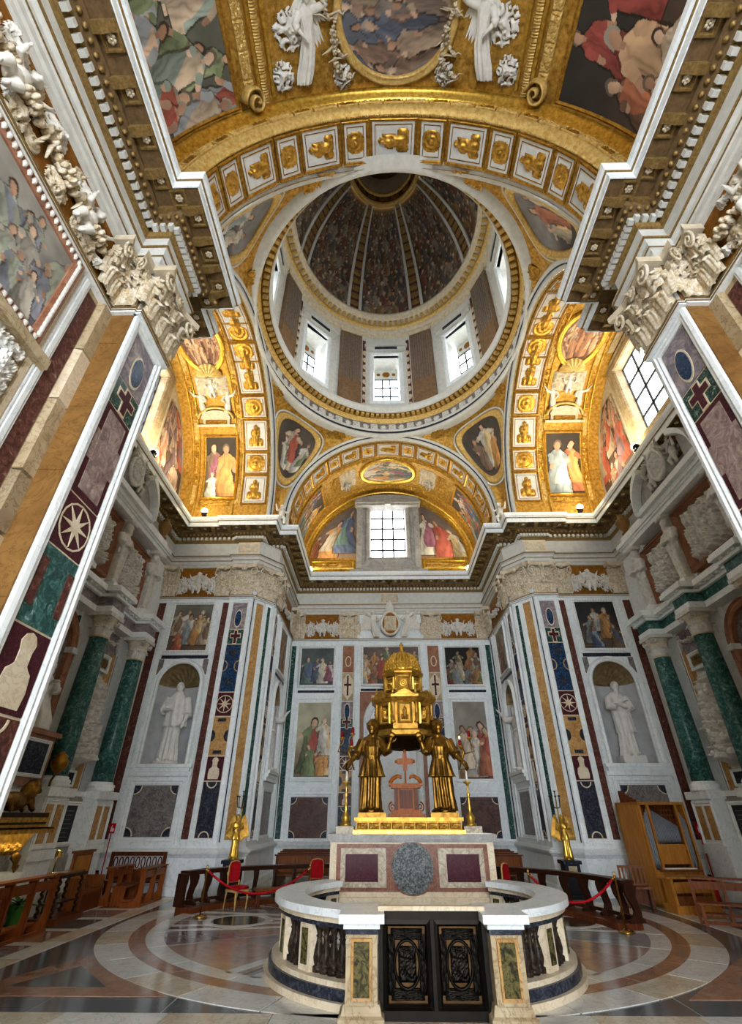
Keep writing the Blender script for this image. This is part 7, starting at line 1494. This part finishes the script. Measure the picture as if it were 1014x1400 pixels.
# benches in the altar bay
for s in (-1, 1):
    for k, y in enumerate((6.3, 7.2, 8.1, 9.0)):
        lab = ('first', 'second', 'third', 'hindmost')[k] + ' plain brown bench of the row behind the altar on the %s side' % ('pew' if s < 0 else 'organ')
        t = thing('bench', lab, 'bench', (s * 2.6, y, 0), 0, 'benches behind the altar'); Lh = 1.1 + .08 * k
        part(t, 'back_board', MB().box(-Lh, Lh, -.03, .0, .45, .82 + .05 * (k == 3)), 'wood_mid'); part(t, 'top_rail', MB().box(-Lh - .04, Lh + .04, -.06, .03, .82, .86), 'wood_red'); part(t, 'seat', MB().box(-Lh, Lh, -.02, .34, .34, .38), 'wood_mid')
        for x in (-Lh + .05, 0, Lh - .05): part(t, 'end_frame', MB().box(x - .03, x + .03, -.04, .36, 0, .36).box(x - .03, x + .03, -.04, .0, .36, .82), 'wood_red')
# brass posts and ropes
def stanchion(label, loc):
    t = thing('rope_post', label, 'post', loc); part(t, 'base', MB().lathe([(.15, 0), (.15, .02), (.1, .04), (.03, .06)], 16), 'brass', True); part(t, 'pole', MB().lathe([(.018, .05), (.018, .8), (.03, .81), (.03, .84), (.015, .85), (.026, .88), (.01, .91)], 10), 'brass', True); return t
stanchion('brass rope post standing before the velvet chair and curved rail end', (-4.41, 1.81, 0)); stanchion('brass rope post at the end of the rail near the organ', (4.04, .37, 0)); stanchion('brass rope post hidden behind the white marble rail, pew side', (-2.15, 2.2, 0)); stanchion('brass rope post hidden behind the white marble rail, organ side', (2.5, .9, 0))
def rope(label, a, b, sag): 
    n = 16; t = thing('rope', label, 'rope', a); part(t, 'cord', MB().tube([((b[0] - a[0]) * q, (b[1] - a[1]) * q, (b[2] - a[2]) * q - sag * 4 * q * (1 - q)) for q in np.linspace(0, 1, n)], .022, 7), 'red_velvet', True)
    for p in ((0, 0, 0), tuple(y - x for x, y in zip(a, b))): part(t, 'hook', MB().ell(p, .032, 8, 6), 'brass', True)
rope('red velvet rope sagging past the velvet chair', (-4.38, 1.82, .8), (-2.18, 2.2, .8), .42); rope('red velvet rope sagging beside the curved rail towards the organ', (4.0, .38, .8), (2.53, .9, .8), .4)
# gilt angels with candelabra on plinths
for s in (-1, 1):
    t = thing('gilt_angel', 'gilded winged angel bearing a branched candelabrum, %s' % ('by the pier on the friar statue side' if s < 0 else 'by the pier next to the organ'), 'statue', (s * 4.62, 4.78, 0))
    pl_ = part(t, 'plinth', MB().box(-.2, .2, -.2, .2, .06, .74).box(-.25, .25, -.25, .25, 0, .08), 'black_slab'); part(t, 'plinth_cap', MB().box(-.25, .25, -.25, .25, .74, .82), 'dark_stone'); ob('plinth_plaque', MB().box(-.11, .11, -.215, -.2, .5, .7).mesh('plinth_plaque', 'alabaster'), pl_)
    f = ob('figure', GANG, t, (0, 0, .85), (0, 0, s * -.3), (1.02,) * 3)
    for q in (-1, 1): ob('wing', WINGS[q], t, (q * .08, .11, 1.66), (0, R_(4 * q), 0), (.62, .8, 1.0), 'gold')
    cs = part(t, 'candelabrum_stem', MB().tube([(-s * .1, -.12, 1.5), (-s * .1, -.12, 2.2)], .018, 7), 'gold', True)
    for k in range(5):
        a = 2 * PI * k / 5; r_ = .17 if k else .0; z = 2.3 if k else 2.42
        ob('branch', MB().tube([(-s * .1, -.12, 2.02), (-s * .1 + r_ * .8 * cos(a), -.12 + r_ * .8 * sin(a), 2.04), (-s * .1 + r_ * cos(a), -.12 + r_ * sin(a), z)], .013, 6).lathe([(.012, z - .01), (.035, z + .01), (.035, z + .03)], 8, (-s * .1 + r_ * cos(a), -.12 + r_ * sin(a))).mesh('branch', 'dark_bronze', True), cs)
# chamber organ
og = thing('chamber_organ', 'honey-coloured wooden chamber organ with rows of metal pipes', 'organ', (6.74, 3.2, 0), R_(5))
part(og, 'case', MB().box(-.62, -.57, .0, 1.15, 0, 2.12).box(.57, .62, 0, 1.15, 0, 2.12).box(-.62, .62, 1.1, 1.15, 0, 2.12).box(-.62, .62, 0, 1.15, .0, .1).box(-.62, .62, 0, 1.15, 2.08, 2.14).box(-.58, .58, .0, .9, .1, .72).box(-.36, .36, .0, .04, 1.12, 1.24), 'wood_honey')
part(og, 'inner_back', MB().box(-.57, .57, .5, .53, .7, 2.1), 'wood_mid'); 
for x in (-.37, .37): part(og, 'upright', MB().box(x - .025, x + .025, -.01, .06, .72, 2.1), 'wood_honey')
part(og, 'music_board', MB().box(-.34, .34, .02, .05, .84, 1.12), 'wood_honey'); part(og, 'keyboard_shelf', MB().box(-.5, .5, -.16, .1, .7, .75), 'wood_mid'); part(og, 'keyboard', MB().box(-.38, .38, -.14, -.02, .75, .77), 'candle_wax')
for j in range(17):
    x = -.325 + j * .0405; h = .66 - .38 * j / 16; part(og, 'pipe', MB().lathe([(.007, 1.25), (.0185, 1.34), (.0185, 1.34 + h), (.006, 1.345 + h)], 8, (x, .1)), 'pipe_metal', True)
for sg in (-1, 1):
    for j in range(4): x = sg * (.415 + .043 * j); part(og, 'pipe', MB().lathe([(.008, .74), (.0205, .86), (.0205, 1.75 + .07 * ((3 - j) if sg < 0 else (3 - j))), (.005, 1.78 + .07 * (3 - j))], 8, (x, .06)), 'pipe_metal', True)
for row in range(3):
    for j in range(6): part(og, 'wooden_pipe_mouth', MB().box(-.12 + .08 * j + .03 * row, -.08 + .08 * j + .03 * row, .13, .16, 1.98 - .11 * row, 2.05 - .11 * row), 'wood_red')
for j in range(6): part(og, 'tall_wooden_pipe', MB().box(-.56 + .085 * j, -.49 + .085 * j, .85, .95, 2.1, 2.42 - .05 * j), 'wood_red')
part(og, 'side_panel', MB().box(-.635, -.62, .1, 1.05, .8, 1.98), 'wood_honey'); part(og, 'pedal_panel', MB().box(-.5, .5, -.02, .0, .15, .62), 'wood_mid')
ogb = thing('organ_console', 'honey-coloured bench box with slatted front before the organ', 'bench', (6.5, 2.6, 0), R_(5)); part(ogb, 'seat_board', MB().box(-.55, .55, -.2, .2, .62, .66), 'wood_honey'); part(ogb, 'base', MB().box(-.5, .55, -.22, .3, 0, .14), 'wood_honey'); part(ogb, 'front_panel', MB().box(-.36, .45, -.14, -.1, .36, .56), 'wood_honey'); part(ogb, 'slatted_panel', MB().box(-.36, .45, -.13, -.1, .14, .3), 'wood_mid')
for x in (-.42, .48): part(ogb, 'side', MB().box(x - .03, x + .03, -.17, .17, .14, .62), 'wood_honey')
oc = thing('carved_chair', 'brown wooden seat with pierced carved back beside the organ', 'chair', (5.72, 3.55, 0), R_(-15)); part(oc, 'back_frame', MB().frame(-.26, .26, .44, .74, [(0, .02), (0, -.02), (.05, -.02), (.05, .02)]), 'wood_mid'); part(oc, 'seat', MB().box(-.3, .3, -.4, .0, .36, .4), 'wood_mid'); part(oc, 'side_board', MB().box(.24, .3, -.38, 0, 0, .36).box(-.3, -.24, -.38, 0, 0, .36), 'wood_red'); part(oc, 'front_board', MB().box(-.26, .26, -.06, -.03, .05, .34), 'wood_red')
for j in range(5): part(oc, 'pierced_slat', MB().prism([(-.2 + .1 * j - .03, .44), (-.2 + .1 * j + .03, .44), (-.2 + .1 * j + .015, .6), (-.2 + .1 * j + .03, .74), (-.2 + .1 * j - .03, .74), (-.2 + .1 * j - .015, .6)], -.015, .015), 'wood_mid')
# extinguishers with signs on poles
for x, y, lab in ((-8.3, 4.75, 'fire extinguisher with red and white sign pole by the far pews'), (7.85, 3.95, 'fire extinguisher with red sign pole beside the organ')):
    t = thing('fire_extinguisher', lab, 'extinguisher', (x, y, 0)); part(t, 'bottle', MB().lathe([(.08, .02), (.085, .05), (.085, .42), (.05, .5), (.03, .54)], 14), 'sign_red', True); part(t, 'valve', MB().box(-.05, .03, -.02, .02, .53, .58), 'black_metal'); part(t, 'hose', MB().tube([(.02, -.03, .55), (.1, -.06, .45), (.1, -.06, .2)], .012, 6), 'black_metal', True)
    part(t, 'sign_pole', MB().tube([(.1, .04, 0), (.1, .04, 1.55)], .015, 7).lathe([(.1, 0), (.1, .02), (.02, .03)], 12, (.1, .04)), 'sign_red', True); sg_ = part(t, 'sign', MB().box(.02, .19, .015, .025, 1.42, 1.66), 'sign_red'); ob('sign_pictogram', MB().box(.07, .11, .009, .015, 1.46, 1.57).box(.085, .1, .009, .015, 1.57, 1.61).box(.12, .16, .009, .015, 1.46, 1.54).mesh('sign_pictogram', 'sign_white'), sg_)
# ================================================================ LAMPS ON THE CORNICE
def flood(label, loc, aim, e, ang=120, col=(1, .85, .58)):
    t = thing('flood_lamp', label, 'lamp', loc); d = (Vector(aim) - Vector(loc)).normalized()
    q = d.to_track_quat('-Z', 'Y')
    part(t, 'foot', MB().box(-.08, .08, -.08, .08, 0, .05), 'black_metal'); h = ob('housing', MB().lathe([(.05, .1), (.1, .06), (.12, -.04)], 12, cap=True).mesh('housing', 'black_metal'), t, (0, 0, .14)); h.rotation_euler = q.to_euler()
    ob('lens', MB().lathe([(.13, -.045), (.11, -.12), (.06, -.16), (.001, -.17)], 12, cap=False).mesh('lens', 'lamp_glow', True), h)
    L = bpy.data.lights.new('flood_light', 'SPOT'); L.energy = e * LAMP; L.color = col; L.spot_size = R_(ang); L.spot_blend = .6; L.shadow_soft_size = .12
    lo = bpy.data.objects.new('flood_light', L); COL.objects.link(lo); lo.parent = t; lo.location = Vector((0, 0, .14)) + d * .24; lo.rotation_euler = q.to_euler()
for s in (-1, 1):
    sd = 'pew' if s < 0 else 'organ'
    flood('lit flood lamp on the cornice under the standing couple fresco, %s side' % sd, (s * 7.4, 4.25, 11.82), (s * 6.4, -.8, 16.5), 560, 140)
    flood('lit flood lamp on the cornice beneath the transept window, %s side' % sd, (s * 7.95, .6, 11.82), (s * 6.5, 3.5, 15.5), 700, 150)
    flood('lit flood lamp on the cornice at the corner of the altar lunette, %s side' % sd, (s * 3.9, 9.5, 11.82), (s * -.5, 7.4, 16.5), 500)
# ================================================================ REAL-WORLD SIZE (units above are 5/6 m)
UNIT = 1.2
for o in list(SC.objects):
    if o.parent is None:
        o.location = Vector(o.location) * UNIT
        if o.type != 'CAMERA': o.scale = Vector(o.scale) * UNIT
for L in bpy.data.lights: L.energy *= UNIT * UNIT; L.shadow_soft_size *= UNIT
